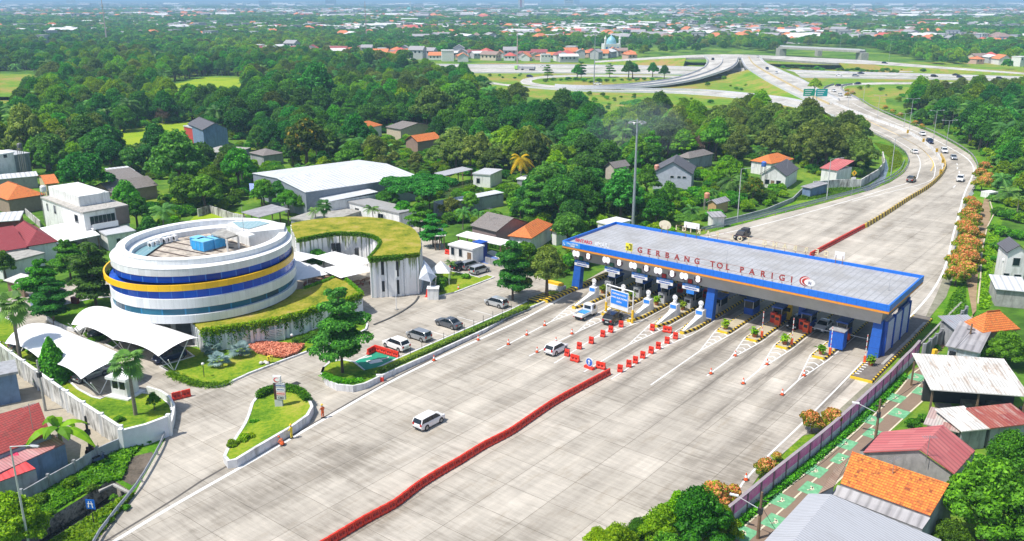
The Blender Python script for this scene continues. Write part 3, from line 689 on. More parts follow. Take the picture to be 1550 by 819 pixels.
# conical garden tree
z=rs.beta(1.2,1.7,6000);a=rs.uniform(0,6.283,6000);r=(1-z) ** .75*2.5*(1+.1*np.sin(a*5+z*20))*rs.uniform(.75,1.04,6000)
C=np.stack([r*np.cos(a),r*np.sin(a),.3+z*6.4],1);N=np.stack([np.cos(a),np.sin(a),.7+0*a],1)+rs.normal(size=(6000,3))*.5
reg('cone',make_proto('conical_tree',quads_mesh('crown',C,N,.3,G_MID),trunk_mesh(1.2,.16,3,.3)),2.5,3.2)
def palm(name,m,h,n_fronds,L,wid,droop,tr=.16,up=(.1,1.2),leaflets=12,lean=.5,fan=False,seed=1,bm=None):
 q=random.Random(seed);vs=[];fs=[];tn=[]
 top=Vector((lean,0,h))
 for i in range(n_fronds):
  a=i*2.4+q.uniform(-.2,.2);e=q.uniform(*up);LL=L*q.uniform(.85,1.1)
  hd=Vector((math.cos(a),math.sin(a),0));pts=[]
  for k in range(7):
   t=k/6;pts.append(top+hd*(LL*t*math.cos(e) ** .6)+Vector((0,0,LL*(t*math.sin(e)-droop*t*t))))
  tone=q.random()
  if fan:# a stalk and a round pleated blade
   s=pts[3];ax=(pts[5]-pts[2]).normalized();sd=ax.cross(Vector((0,0,1))).normalized();up_=sd.cross(ax)
   for j in range(15):
    b=-2.0+4.0*j/14;dr=ax*math.cos(b)+sd*math.sin(b);rr=LL*.55*(1-.12*abs(b));w_=sd*math.cos(b)*.05*L-ax*math.sin(b)*.05*L
    o=len(vs);vs+=[s-w_*.2,s+dr*rr*.6-w_+up_*.05,s+dr*rr-Vector((0,0,rr*.18)),s+dr*rr*.6+w_+up_*.05];fs.append((o,o+1,o+2,o+3));tn.append(min(1,max(0,tone+q.uniform(-.2,.2))))
   continue
  for k in range(leaflets*2):
   sgn=1 if k%2 else-1;t=.12+.86*(k//2)/leaflets;x=t*6;i0=min(5,int(x));p=pts[i0].lerp(pts[i0+1],x-i0);ax=(pts[i0+1]-pts[i0]).normalized()
   sd=ax.cross(Vector((0,0,1))).normalized()*sgn;ll=wid*math.sin(math.pi*(.12+.8*t)) ;tip=p+sd*ll*.85+ax*ll*.5-Vector((0,0,ll*.45));hw=ax*(LL/leaflets*.42)
   o=len(vs);vs+=[p-hw,p+hw,tip+hw*.3,tip-hw*.3];fs.append((o,o+1,o+2,o+3));tn.append(min(1,max(0,tone+q.uniform(-.2,.2))))
 me=bpy.data.meshes.new('crown');me.from_pydata(vs,[],fs);me.materials.append(m)
 at=me.attributes.new('tone','FLOAT','FACE');at.data.foreach_set('value',tn);me.attributes.new('bloom','FLOAT','FACE')
 mb=MB();mb.tube((0,0,-.1),(lean*.4,0,h*.5),tr*1.3,tr,caps=False);mb.tube((lean*.4,0,h*.5),top,tr,tr*.8)
 return make_proto(name,me,mb.mesh('trunk',bm or PBARK))
reg('palm',palm('coconut_palm',G_PALM,6.5,18,3.6,.9,.55,up=(-.2,1.25)),3.2,6.5)
reg('ypalm',palm('coconut_palm',G_YPALM,6.5,17,3.4,.8,.75,up=(-.3,1.2),seed=3),3.0,6.3)
reg('oilpalm',palm('oil_palm',G_PALM,3.2,26,4.6,1.1,.6,tr=.35,up=(-.1,1.35),seed=5,lean=.1),4.2,3.4)
reg('fanpalm',palm('fan_palm',G_PALM,6.2,34,2.0,.7,.5,tr=.17,up=(-.7,1.3),fan=True,lean=.1,seed=7),2.1,6.2)
reg('silver',palm('silver_fan_palm',G_BLUEP,1.3,20,2.3,.7,.25,tr=.25,up=(.0,1.35),fan=True,lean=.0,seed=9),2.0,1.9)
def banana(seed):
 q=random.Random(seed);vs=[];fs=[];tn=[]
 for i in range(9):
  a=i*2.4;e=q.uniform(.3,1.3);L=q.uniform(2.0,2.8);hd=Vector((math.cos(a),math.sin(a),0));sd=Vector((-hd.y,hd.x,0));prev=None;tone=q.random()
  for k in range(6):
   t=k/5;c=Vector((0,0,2.6))+hd*(L*t*math.cos(e))+Vector((0,0,L*(t*math.sin(e)-.75*t*t)));wv=.42*math.sin(math.pi*(.08+.88*t))
   cur=(c-sd*wv-Vector((0,0,.12)),c,c+sd*wv-Vector((0,0,.12)))
   if prev:
    o=len(vs);vs+=[*prev,*cur];fs+=[(o,o+1,o+4,o+3),(o+1,o+2,o+5,o+4)];tn+=[tone,tone*.8]
   prev=cur
 me=bpy.data.meshes.new('crown');me.from_pydata(vs,[],fs);me.materials.append(G_BAN)
 at=me.attributes.new('tone','FLOAT','FACE');at.data.foreach_set('value',tn);me.attributes.new('bloom','FLOAT','FACE')
 mb=MB();mb.tube((0,0,-.1),(0,0,2.7),.16,.1);return make_proto('banana_plant',me,mb.mesh('trunk',mat('banana_stem',(.2,.2,.08),.8,var=.3)))
reg('banana',banana(2),2.2,2.7)
# bare tree
C,N=crown_pts(rnd_lobes(10,3.5,5,.36,1.5,seed=4),900,.5)
reg('bare',make_proto('bare_tree',quads_mesh('crown',C,N,.16,G_BARE,aspect=6),trunk_mesh(5.5,.16,8,3.0,m=mat('grey_bark',(.3,.25,.2),.9),seed=11)),3.5,4.2)

PROTOS=[v[0] for v in K.values()]
def plant(kind,u,v,rpx,label,group=None,cat='tree',sq=1.0,name=None,zb=0.0,jit=True):
 """crown centre and radius in photograph pixels -> a tree standing on the ground there"""
 o,r0,zc=K[kind];k=zc/r0*sq
 dn=(v-CY)*cT+F_PX*sT;Rr=rpx*(HC-zb)/(dn+k*rpx)
 p=P(u,v,zb+k*Rr);s=Rr/r0
 c=copy_tree(o,None,(p.x,p.y,zb),rnd.uniform(0,6.28),(s,s,s*sq),label,group)
 c['category']=cat
 if name:c.name=name
 return c
def strip_leaves(name,pts,n,size,m,h=.5,w=.5,label=None,cat=None,group=None,z0=0,kind=None,mul=1.0):
 """hedge or fringe: leaves packed in a band along a run"""
 c=curve(pts,.5);q=np.array([tuple(p) for p in c]);i=rs.randint(0,len(q)-1,n);t=rs.uniform(0,1,n)[:,None]
 C=q[i]*(1-t)+q[i+1]*t;off=rs.normal(size=(n,3))*np.array([w*.35,w*.35,0]);off[:,2]=rs.uniform(z0,h,n)*(1-.4*np.clip(np.abs(off[:,0])/w,0,1))
 me=quads_mesh(name,C+off,rs.normal(size=(n,3))*.6+np.array([0,0,.7]),size,m)
 o=put(me,name);return tag(o,label,cat,group,kind)
def area_leaves(name,poly,n,size,m,z=.2,h=.3,label=None,cat=None,group=None,kind=None):
 xs=[p.x for p in poly];ys=[p.y for p in poly];out=[]
 while len(out)<n:
  x,y=rnd.uniform(min(xs),max(xs)),rnd.uniform(min(ys),max(ys))
  if inside((x,y),poly):out.append((x,y,z+rnd.random()*h))
 me=quads_mesh(name,np.array(out),rs.normal(size=(n,3))*.5+np.array([0,0,.9]),size,m)
 return tag(put(me,name),label,cat,group,kind)
# ================================================================ TOLL PLAZA CANOPY
cn=thing('toll_gate_canopy',O_T,GR,'long flat toll gate roof with blue fascia on blue columns over the lanes','toll gate')
W_,D_,ZT=53.2,17.0,8.4
roofM=stripe_mat('ribbed_grey_roof',(.46,.46,.47),(.30,.31,.32),0,.95,.13,rough=.5,c3=(.37,.36,.35),jitter=.25)
panelM=mat('brushed_grey_cladding',(.36,.37,.39),.32,metal=.35,var=.12,scale=.4)
blueIn=mat('blue_parapet_inside',(.01,.06,.33),.5)
orS=stripe_mat('orange_strip',(.9,.36,.03),(.6,.2,.03),2,.12,.35)
mb=MB();mb.box(.25,.25,ZT-.75,W_-.25,D_-.25,ZT-.45);mb.build('roof_sheet',roofM,cn)
mb=MB()
for x0,y0,x1,y1 in ((0,0,W_,.25),(0,D_-.25,W_,D_),(0,.25,.25,D_-.25),(W_-.25,.25,W_,D_-.25)):mb.box(x0,y0,ZT-.9,x1,y1,ZT)
mb.build('fascia',FASCIA,cn)
mb=MB();mb.box(.03,.03,ZT-1.24,W_-.03,D_-.03,ZT-.902);mb.build('orange_trim',orS,cn)
zb,zt2=5.05,ZT-1.242
mb=MB();T0=[(1.0,1.0,zt2),(W_-1.0,1.0,zt2),(W_-1.0,D_-1,zt2),(1.0,D_-1,zt2)];B0=[(1.5,1.55,zb),(W_-1.25,1.55,zb),(W_-1.25,D_-1.5,zb),(1.5,D_-1.5,zb)]
mb.add(T0+B0,[(0,4,5,1),(1,5,6,2),(2,6,7,3),(3,7,4,0)]);mb.build('cladding_panel',panelM,cn)
mb=MB();mb.add([(x,y,zb+.25) for x,y,_ in B0],[(0,1,2,3)]);mb.build('soffit',mat('soffit_grey',(.3,.31,.33),.7),cn)
for x in (2.3,26.9,51.6):
 for y in (1.35,14.6):
  mb=MB();e_=.8 if y<5 else 0;mb.loft([[(x-.75,y-.6,0),(x+.75,y-.6,0),(x+.75,y+.6,0),(x-.75,y+.6,0)],[(x-.62,y-.5+e_,zb+.3),(x+.62,y-.5+e_,zb+.3),(x+.62,y+.5+e_,zb+.3),(x-.62,y+.5+e_,zb+.3)]]);mb.build('column',stripe_mat('blue_column_panels',(.008,.1,.46),(.006,.05,.28),2,1.6,.03),cn)
for x in (15,39):mb=MB();mb.box(x-.5,7.5,0,x+.5,8.5,zb+.3);mb.build('column',BLUE,cn)
mb=MB();mb.box(52.35,2.2,2.3,52.5,13.8,5.1);mb.build('side_wall',mat('side_blue_grey',(.15,.19,.33),.6),cn)
for k in range(3):
 mb=MB();y0=2.5+k*3.8
 for j in range(16):mb.box(52.52,y0,.5+j*.28,52.62,y0+3.3,.7+j*.28)
 mb.build('louvre_panel',mat('white_louvres',(.6,.64,.72),.5),cn)
for k in range(4):
 mb=MB();mb.box(52.3,2.1+k*3.8,0,52.75,2.45+k*3.8,5.3);mb.build('side_post',BLUE,cn)
# lettering on its frames
letR=mat('brown_red_letters',(.33,.035,.03),.5);letY=mat('cream_letters',(.68,.6,.4),.5)
frM=mat('rusty_frame',(.3,.14,.1),.7)
def row_sign(name,chars,label,m,y,rev=False,size=1.25):
 rt=thing(name,T(0,y,ZT),GR,label,'sign');fb=MB()
 for ch,u,v in chars:
  # place on the row by its pixel column
  lo,hi=0.0,W_
  for _ in range(40):
   md=(lo+hi)/2;q=T(md,y,ZT+.85)
   fw=q.y*cT+(HC-q.z)*sT;uu=CX+F_PX*q.x/fw
   lo,hi=(md,hi) if uu<u else (lo,md)
  a=(lo+hi)/2
  if ch:put(text_mesh(ch,size,.06,m,.02),'letter',rt,(a,0,.8),(0,0,math.pi if rev else 0))
  fb.tube((a,.08,-.5),(a,.08,1.3),.03,n=4);fb.tube((a,.08,.2),(a,.7,-.5),.025,n=4)
  last=a
  if ch==chars[0][0] and u==chars[0][1]:first=a
 fb.tube((first,.09,.38),(last,.09,.38),.025,n=4);fb.tube((first,.09,1.28),(last,.09,1.28),.025,n=4)
 fb.build('sign_frame',frM,rt);return rt
row_sign('roof_lettering',[('G',968.6,0),('E',982.4,0),('R',996,0),('B',1010,0),('A',1024.7,0),('N',1039.8,0),('G',1055,0),('T',1078.5,0),('O',1089.6,0),('L',1101.3,0),('P',1122.9,0),('A',1138.3,0),('R',1154.9,0),('I',1168.8,0),('G',1183.7,0),('I',1198.4,0)],
         'dark red letters reading GERBANG TOL PARIGI along the front edge of the toll roof',letR,.35)
row_sign('roof_lettering',[('I',1023.7,0),('G',1035.5,0),('I',1045.6,0),('R',1058,0),('A',1072,0),('P',1086,0),('L',1108,0),('O',1120,0),('T',1133,0),('G',1157.6,0),('N',1173,0),('A',1188,0),('B',1204,0),('R',1220,0),('E',1237,0),('G',1250.7,0)],
         'row of cream letters seen from behind along the back edge of the toll roof',letY,D_-.2,True,1.15)
def colx(u,y,z):
 lo,hi=-2.0,W_+2
 for _ in range(40):
  md=(lo+hi)/2;q=T(md,y,z);fw=q.y*cT+(HC-q.z)*sT
  lo,hi=(md,hi) if CX+F_PX*q.x/fw<u else (lo,md)
 return (lo+hi)/2
a=colx(952,.35,ZT+.9);s_=thing('yellow_roof_sign',T(a,.35,ZT),GR,'square yellow emblem board on the toll roof edge, left of the word GERBANG','sign')
mb=MB();mb.box(-.62,0,.35,.62,.08,1.6);mb.build('board',mat('yellow_board',(.75,.68,.05),.5),s_)
mb=MB();mb.box(-.5,-.04,.85,-.12,-.005,1.05);mb.box(-.25,-.04,.4,-.1,-.005,1.05);mb.box(.02,-.04,.55,.48,-.005,.7);mb.box(.3,-.04,.7,.48,-.005,1.5);mb.box(.02,-.04,1.35,.3,-.005,1.5);mb.build('emblem',mat('dark_olive',(.08,.08,.02),.6),s_)
mb=MB();mb.tube((-.45,.12,-.5),(-.45,.12,1.3),.03,n=4);mb.tube((.45,.12,-.5),(.45,.12,1.3),.03,n=4);mb.build('post',frM,s_)
a=colx(1223.5,.35,ZT+.9);s_=thing('oval_logo_sign',T(a,.35,ZT),GR,'white oval emblem with red crescent rings on the toll roof edge right of PARIGI','sign')
def disc(mb,cx,cz,rx,rz,y0,y1,n=28,mi=0):
 vs=[(cx+rx*math.cos(2*math.pi*i/n),y,cz+rz*math.sin(2*math.pi*i/n)) for y in (y0,y1) for i in range(n)]
 mb.add(vs,[tuple(range(n)),tuple(range(2*n-1,n-1,-1))]+[(i,n+i,n+(i+1)%n,(i+1)%n) for i in range(n)],mi)
mb=MB();disc(mb,-.45,.95,.85,.72,.06,.1);mb.build('outer_ring',mat('deep_red',(.4,.02,.02),.5),s_)
mb=MB();disc(mb,-.32,.95,.76,.6,.02,.058);mb.build('inner_ring',WHITE,s_)
mb=MB();disc(mb,-.22,.95,.7,.52,-.02,.018);mb.build('inner_crescent',mat('deep_red2',(.45,.03,.02),.5),s_)
mb=MB();disc(mb,.22,.9,.78,.48,-.07,-.025);mb.build('oval',WHITE,s_)
put(text_mesh('JLJ',.42,.01,mat('navy_letters',(.02,.03,.2),.5),.01),'lettering',s_,(.25,-.09,.9))
mb=MB();mb.tube((-.5,.15,-.5),(-.5,.15,.9),.03,n=4);mb.tube((.5,.15,-.5),(.5,.15,.9),.03,n=4);mb.build('post',frM,s_)
# small red and white lettering at the far left of the front edge
def row_word(word,u,m,size,label,y=.3,z=.45):
 a=colx(u,y,ZT+z);t=thing('roof_lettering',T(a,y,ZT),GR,label,'sign')
 put(text_mesh(word,size,.04,m,.015),'letters',t,(0,0,z));mb=MB();L=size*len(word)*.3
 for q in (-L,0,L):mb.tube((q,.06,-.5),(q,.06,z+.3),.02,n=4)
 mb.build('post',WHITE,t)
row_word('BINTARO',883.5,mat('pink_red_letters',(.6,.05,.1),.5),.78,'small red letters on the far left end of the front toll roof edge')
row_word('#MAJU',911.5,WHITE,.95,'small white letters between the red letters and the yellow board on the toll roof',z=.5)
# boards seen from behind on the far edge
for u,w_,h_,zz,lb,m in ((1047,2.9,1.0,1.7,'white rectangular board on two posts, topmost on the back edge of the toll roof',WHITE),(1271,1.5,1.1,.95,'white square board on the back edge of the toll roof near its right end',WHITE)):
 a=colx(u,D_-.3,ZT+zz);s_=thing('roof_board',T(a,D_-.3,ZT),GR,lb,'sign')
 mb=MB();mb.box(-w_/2,0,zz-h_/2,w_/2,.08,zz+h_/2);mb.build('board',m,s_)
 mb=MB();mb.tube((-w_*.35,-.05,-.6),(-w_*.35,-.05,zz),.04,n=5);mb.tube((w_*.35,-.05,-.6),(w_*.35,-.05,zz),.04,n=5);mb.build('post',frM,s_)
a=colx(1006.6,D_-.3,ZT+1);s_=thing('oval_logo_sign',T(a,D_-.3,ZT),GR,'cream round emblem board seen from behind at the left of the back roof edge','sign')
mb=MB();disc(mb,0,1.0,1.2,.8,0,.1);mb.build('board',mat('cream_board',(.62,.56,.42),.6),s_)
mb=MB();mb.tube((-.6,-.05,-.6),(-.6,-.05,.9),.04,n=5);mb.tube((.6,-.05,-.6),(.6,-.05,.9),.04,n=5);mb.build('post',frM,s_)
# blue phone panel at the left corner
s_=thing('corner_panel',T(0,0,ZT),GR,'blue panel with white telephone emblem and two lines of writing at the left roof corner','sign')
mb=MB();mb.box(.1,-.03,-.86,3.6,-.005,-.04);mb.build('board',mat('sky_blue_panel',(.05,.3,.75),.4),s_)
mb=MB();mb.tube((.42,-.06,-.2),(.36,-.06,-.45),.06,n=6);mb.tube((.36,-.06,-.45),(.6,-.06,-.7),.06,n=6);mb.build('phone_symbol',WHITE,s_)
put(text_mesh('CALL CENTER',.36,.01,WHITE,.006),'lettering',s_,(2.1,-.05,-.3));put(text_mesh('14080',.4,.01,WHITE,.012),'lettering',s_,(2.1,-.05,-.66))
mb=MB();mb.box(.06,-.02,-.9,.1,.0,0);mb.build('edge',LGREY,s_)
# lightning rods
for u,y in ((1055,.5),(1346,8),(1100,6)):
 a=colx(u,y,ZT);t=thing('lightning_rod',T(a,y,ZT-.45),GR,{1055:'thin rod above the last letter G of GERBANG',1346:'thin rod standing alone near the right end of the toll roof',1100:'thin rod in the middle of the toll roof'}[u],'rod')
 mb=MB();mb.tube((0,0,0),(0,0,2.2),.03,.015,n=5);mb.build('rod',GREYM,t)
 mb=MB();mb.box(-.1,-.1,0,.1,.1,.1);mb.build('foot',GREYM,t)
# lane signs under the panel, lamps and arrows on it
ordn=['leftmost','second','third','fourth','fifth']
sgnB=mat('lane_sign_blue',(.03,.22,.7),.4)
redL=mat('red_signal_glass',(.35,.01,.01),.3);grL=mat('green_signal_glass',(.01,.12,.06),.3)
LMP,nt_l,b_l=nodes('lit_white_lamp');b_l.inputs['Base Color'].default_value=(.8,.8,.8,1);b_l.inputs['Emission Color'].default_value=(1,1,1,1);b_l.inputs['Emission Strength'].default_value=.75
def ypan(z):return 1.55+(1.0-1.55)*(z-zb)/(zt2-zb)-.06
for i,(ul,um,ur,ua,us) in enumerate(((872,890.5,0,879.5,880),(917.6,937.4,0,926,926),(958,978.5,0,967,967.5),(996,1017.4,0,1005,1005.6),(1035,1056.6,0,1044.5,1045))):
 a=colx(us,1.2,4.7);s_=thing('lane_sign',T(a,1.3,0),GR,f'{ordn[i]} hanging lane sign from the left, blue over white, below the grey cladding','sign','lane signs hung along the toll gate')
 mb=MB();mb.box(-1.45,0,4.62,1.45,.1,5.02);mb.build('upper_board',sgnB,s_)
 mb=MB();mb.box(-1.45,0,4.12,1.45,.1,4.6);mb.build('lower_board',WHITE,s_)
 put(text_mesh('GARDU MASUK',.26,.01,WHITE,.006),'lettering',s_,(0,-.02,4.82));put(text_mesh('TAPPING KARTU',.27,.01,BLUE,.012),'lettering',s_,(0,-.02,4.36))
 if i in (1,2,3,4):mb=MB();mb.box(-.7,.02,3.45,.6,.08,4.1);mb.build('hanging_plate',LGREY if i<4 else sgnB,s_)
 mb=MB();mb.tube((-1.1,.05,5),(-1.1,.05,5.5),.03,n=4);mb.tube((1.1,.05,5),(1.1,.05,5.5),.03,n=4);mb.build('hanger',DARK,s_)
 for j,uu in enumerate((ul,um)):
  a2=colx(uu,1.2,6.2);zz=6.15
  t=thing('lane_number_lamp',T(a2,ypan(zz),zz),GR,f'{"left" if j == 0 else "right"} round number lamp of the pair over the {ordn[i]} toll lane','lamp','round number lamps on the grey cladding')
  mb=MB();disc(mb,0,0,.66,.66,-.02,.03,18);mb.build('disc',mat('lamp_surround',(.12,.05,.07),.5),t)
  put(text_mesh('8' if j else '0',1.25,.03,LMP,.1),'numeral',t,(0 if j else-.3,-.07,0))
  if j==0:put(text_mesh('0',1.25,.03,LMP,.1),'numeral',t,(.36,-.07,0))
 a3=colx(ua,1.3,5.4);t=thing('lane_signal',T(a3,ypan(5.5),5.5),GR,f'{"green" if i < 3 else "red"} square signal over the {ordn[i]} toll lane','signal','square signals over the toll lanes')
 mb=MB();mb.box(-.42,-.08,-.38,.42,.04,.38);mb.build('housing',DARK,t)
 mb=MB();mb.box(-.33,-.1,-.3,.33,-.082,.3);mb.build('lens',grL if i<3 else redL,t)
# islands
ordi=['leftmost','second','third','fourth','fifth','sixth','seventh','eighth','ninth']
islTop=mat('island_top',(.42,.37,.26),.85,var=.12)
potM=mat('terracotta',(.35,.1,.04),.8)
frondM=G_BAN
def pot(a,b,z,label,h=1.0):
 t=thing('potted_plant',T(a,b,z),GR,label,'potted plant','potted plants on the toll islands')
 mb=MB();mb.lathe([(.0,0),(.27,0),(.38,.62),(.34,.62),(.3,.5),(0,.5)],n=12);mb.build('pot',potM,t,smooth=False)
 n=120;C=rs.normal(size=(n,3))*np.array([.26,.26,.24])+np.array([0,0,.95*h]);put(quads_mesh('foliage',C,rs.normal(size=(n,3))*.4+C*1.0,.26,G_LIGHT,aspect=2.2),'foliage',t)
for i,(a,b,e) in enumerate(ISL):
 s_=thing('toll_island',T(a,b),GR,f'{ordi[i]} traffic island between the toll lanes, black and yellow kerb{" with white nose block" if e else " with square end"}','traffic island','traffic islands between the toll lanes')
 y1=26;hw=1.0
 mb=MB()
 if e:ol=[(-.3,0),(.3,0),(hw,3.0),(hw,y1),(-hw,y1),(-hw,3.0)]
 else:ol=[(-.75,0),(.75,0),(hw,.5),(hw,y1),(-hw,y1),(-hw,.5)]
 h=.42 if e else .3
 inn=[(x*.82,y+(.18 if k<2 else 0)) for k,(x,y) in enumerate(ol)];mb.prism([(x,y,h) for x,y in ol],0);mb.build('kerb',[TOLLST],s_)
 mb=MB();mb.prism([(x*.78,y+(.25 if k<2 else (-.1 if k in (3,4) else 0)),h+.012) for k,(x,y) in enumerate(ol)],h-.01);mb.build('island_top',islTop,s_)
 if e:
  mb=MB();secs=[]
  for y,hh,wd in ((.5,.5,.22),(4.4,1.2,.45),(5.6,1.5,.7),(6.6,1.55,.7)):
   secs.append([(-wd,y,h),(wd,y,h),(wd*.8,y,hh),(-wd*.8,y,hh)])
  mb.loft(secs);mb.build('crash_block',WHITEW,s_)
  mb=MB();mb.box(-.6,5.35,1.5,.6,6.5,2.25);mb.build('head_block',WHITE,s_)
  mb=MB();mb.box(-.5,5.31,1.6,.5,5.345,2.15);mb.build('blue_plate',sgnB,s_)
  mb=MB();mb.tube((0,5.9,2.25),(0,5.9,2.5),.3,n=12);mb.tube((0,5.9,2.55),(0,5.9,2.8),.3,n=12);mb.tube((0,5.9,2.4),(0,5.9,3.0),.1,n=8);mb.build('beacon_base',WHITE,s_)
  mb=MB();disc(mb,0,3.25,.42,.42,5.8,5.9,18);mb.build('round_sign',WHITE,s_)
  mb=MB();disc(mb,0,3.25,.3,.3,5.77,5.795,16);mb.build('sign_face',LGREY,s_);mb=MB();disc(mb,0,3.25,.22,.22,5.74,5.765,16);mb.build('sign_centre',WHITE,s_)
  yb=8.6
 else:yb=1.2
 if i != 4:pot(a,b+yb,h,f'potted plant on the {ordi[i]} toll island from the left')
 # booth and equipment
 bx=thing('toll_booth',T(a,b+(12.6 if e else 10.5)),GR,f'{"grey" if e else "blue"} toll booth on the {ordi[i]} toll island','toll booth','toll booths under the canopy')
 bh=2.6
 mb=MB();mb.box(-.75,-1.3,h,.75,1.3,1.35);mb.build('lower_wall',MGREY if e else BLUE,bx)
 mb=MB();mb.box(-.72,-1.27,1.352,.72,1.27,2.5);mb.build('window',GLASSD,bx)
 mb=MB();mb.box(-.85,-1.4,2.502,.85,1.4,2.75);mb.build('booth_roof',BLUE,bx)
 for q in ((-.74,-1.29),(.66,-1.29),(-.74,1.21),(.66,1.21)):
  mb=MB();mb.box(q[0],q[1],1.352,q[0]+.08,q[1]+.08,2.5);mb.build('corner_post',LGREY,bx)
 if e:
  c_=thing('card_machine_cabinet',T(a+.1,b+10.3),GR,f'plain grey machine cabinet on the {ordi[i]} toll island','cabinet','machine cabinets on the toll islands')
  mb=MB();mb.box(-.55,-.4,h,.55,.4,2.0);mb.build('cabinet',LGREY,c_);mb=MB();mb.box(-.4,-.43,1.3,.4,-.402,1.8);mb.build('screen',DARK,c_);mb=MB();mb.box(-.6,-.45,2.002,.6,.45,2.1);mb.build('lid',MGREY,c_)
# right-hand platform with striped edge
s_=thing('toll_island',T(52.6,-7.4),GR,'wide dark platform island at the right end of the toll gate, yellow and black edged','traffic island','traffic islands between the toll lanes')
mb=MB();mb.box(-1.3,0,0,1.5,30,.35);mb.build('kerb',TOLLST,s_)
mb=MB();mb.box(-1.1,.2,.352,1.3,29.8,.365);mb.build('platform_top',mat('dark_platform',(.16,.14,.12),.85,var=.2),s_)
mb=MB()
for k in range(7):mb.box(-1.1,1.2+k*.9,.367,-.55,1.45+k*.9,.372)
mb.build('painted_bars',lineM,s_)
pot(52.3,-2.2,.35,'potted plant beside the right-hand blue column of the toll gate')
s_=thing('striped_kerb',T(2.4,-8),GR,'long black and yellow kerb along the left edge of the toll lanes','kerb')
mb=MB();mb.box(-.5,0,0,.5,30,.5);mb.build('kerb',TOLLST,s_)
mb=MB();mb.add([(-2.6,-1.5,.4),(-.6,-1.5,.4),(-.6,3,.4),(-2.6,3,.4),(-2.6,-1.5,0),(-.6,-1.5,0),(-.6,3,0),(-2.6,3,0)],[(0,1,2,3),(4,7,6,5),(0,4,5,1),(1,5,6,2),(2,6,7,3),(3,7,4,0)]);mb.build('striped_apron',TOLLST,s_)
s_=thing('crash_block',T(.2,-.6),GR,'low white block with yellow top at the far left of the toll gate','crash block')
mb=MB();mb.box(-2.4,-1.0,0,1.2,0,.8);mb.build('block',WHITEW,s_);mb=MB();mb.box(-2.3,-.9,.802,.8,-.1,1.25);mb.build('yellow_cushion',YELLOW,s_);mb=MB();mb.box(1.22,-.9,.1,1.3,-.1,.7);mb.build('end_plate',LGREY,s_)
# machines, gates
def machine(a,b,m,label,h=1.7,w=.4):
 t=thing('payment_machine',T(a,b),GR,label,'machine','machines beside the toll lanes')
 mb=MB();mb.box(-w,-.3,.3,w,.3,h);mb.build('body',m,t);mb=MB();mb.box(-w*.7,-.33,h*.6,w*.7,-.302,h*.85);mb.build('screen',DARK,t);mb=MB();mb.box(-w-.04,-.34,h,w+.04,.34,h+.08);mb.build('top',m,t)
for a,b,m,lb in ((40.0,5.4,RED,'twin red machine on the eighth toll island'),(40.9,4.6,ORANGE,'orange machine beside the twin red one on the eighth toll island'),(35.5,5.6,RED,'red machine on the seventh toll island'),(36.4,5.0,ORANGE,'orange machine on the seventh toll island'),
     (45.5,8.0,RED,'red machine behind the blue box on the ninth toll island'),(46.2,5.6,ORANGE,'orange machine near the barrier arm on the ninth toll island'),(22.3,9.6,RED,'red machine on the fourth toll island'),(17.7,9.4,RED,'red machine on the third toll island'),(26.3,8.2,YELLOW,'tall yellow machine on the fifth toll island'),(36.8,8.4,YELLOW,'tall yellow post machine on the seventh toll island')):
 machine(a,b,m,lb,2.6 if 'yellow' in lb else 1.8)
s_=thing('blue_cabin',T(45.6,1.6),GR,'bright blue metal cabin on the ninth toll island beneath the canopy edge','cabin')
mb=MB();mb.box(-.1,-.7,.3,1.9,.9,2.9);mb.build('wall',stripe_mat('blue_corrugated',(.01,.12,.6),(.008,.09,.45),0,.2,.3),s_);mb=MB();mb.box(-.2,-.8,2.902,2.0,1.0,3.0);mb.build('cabin_roof',MGREY,s_);mb=MB();mb.box(-.16,-.76,2.84,1.94,-.702,2.9);mb.build('roof_edge',mat('pink_edge',(.6,.2,.25),.6),s_)
for a,b,up,lb in ((36.6,-1.3,1,'raised red and white barrier arm on the seventh toll island'),(41.1,-1.4,1,'raised red and white barrier arm on the eighth toll island'),(46.6,-1.5,1,'raised red and white barrier arm on the ninth toll island'),(51.3,-1.5,1,'raised red and white barrier arm beside the right-hand column'),(46.9,5.4,0,'lowered white barrier arm across the rightmost toll lane'),(41.5,5.0,0,'lowered white barrier arm across the second toll lane from the right')):
 t=thing('barrier_arm',T(a,b),GR,lb,'barrier','toll lane barrier arms')
 mb=MB();mb.box(-.15,-.15,.3,.15,.15,1.2);mb.build('pedestal',ORANGE,t)
 mb=MB();am=stripe_mat('red_white_arm',(.8,.8,.8),(.75,.12,.1),2 if up else 0,.8,.3)
 if up:mb.box(-.04,-.04,1.1,.04,.04,4.3)
 else:mb.box(0,-.04,1.05,3.6,.04,1.13)
 mb.build('arm',am,t)
# VMS portal sign
pa,pb=P(917,476),P(957,489);c=(pa+pb)/2;ang=math.atan2(pb.y-pa.y,pb.x-pa.x);hwid=(pb-pa).length/2
s_=thing('portal_sign',c,ang,'blue sign with three lines of white writing in a white portal frame over the lanes','sign')
mb=MB()
for x in (-hwid,hwid):mb.tube((x,0,0),(x,0,5.0),.1,n=8)
mb.tube((-hwid,0,5.0),(hwid,0,5.0),.1,n=8);mb.build('frame',WHITE,s_)
for x in (-hwid,hwid):mb=MB();mb.tube((x,0,.05),(x,0,2.1),.19,n=10);mb.build('yellow_sleeve',YELLOW,s_)
bw=hwid*.66
mb=MB();mb.box(-bw,-.08,2.15,bw,.02,4.5);mb.build('border',WHITE,s_)
mb=MB();mb.box(-bw+.1,-.11,2.25,bw-.1,-.082,4.4);mb.build('sign_face',mat('bright_blue_sign',(.02,.22,.8),.4),s_)
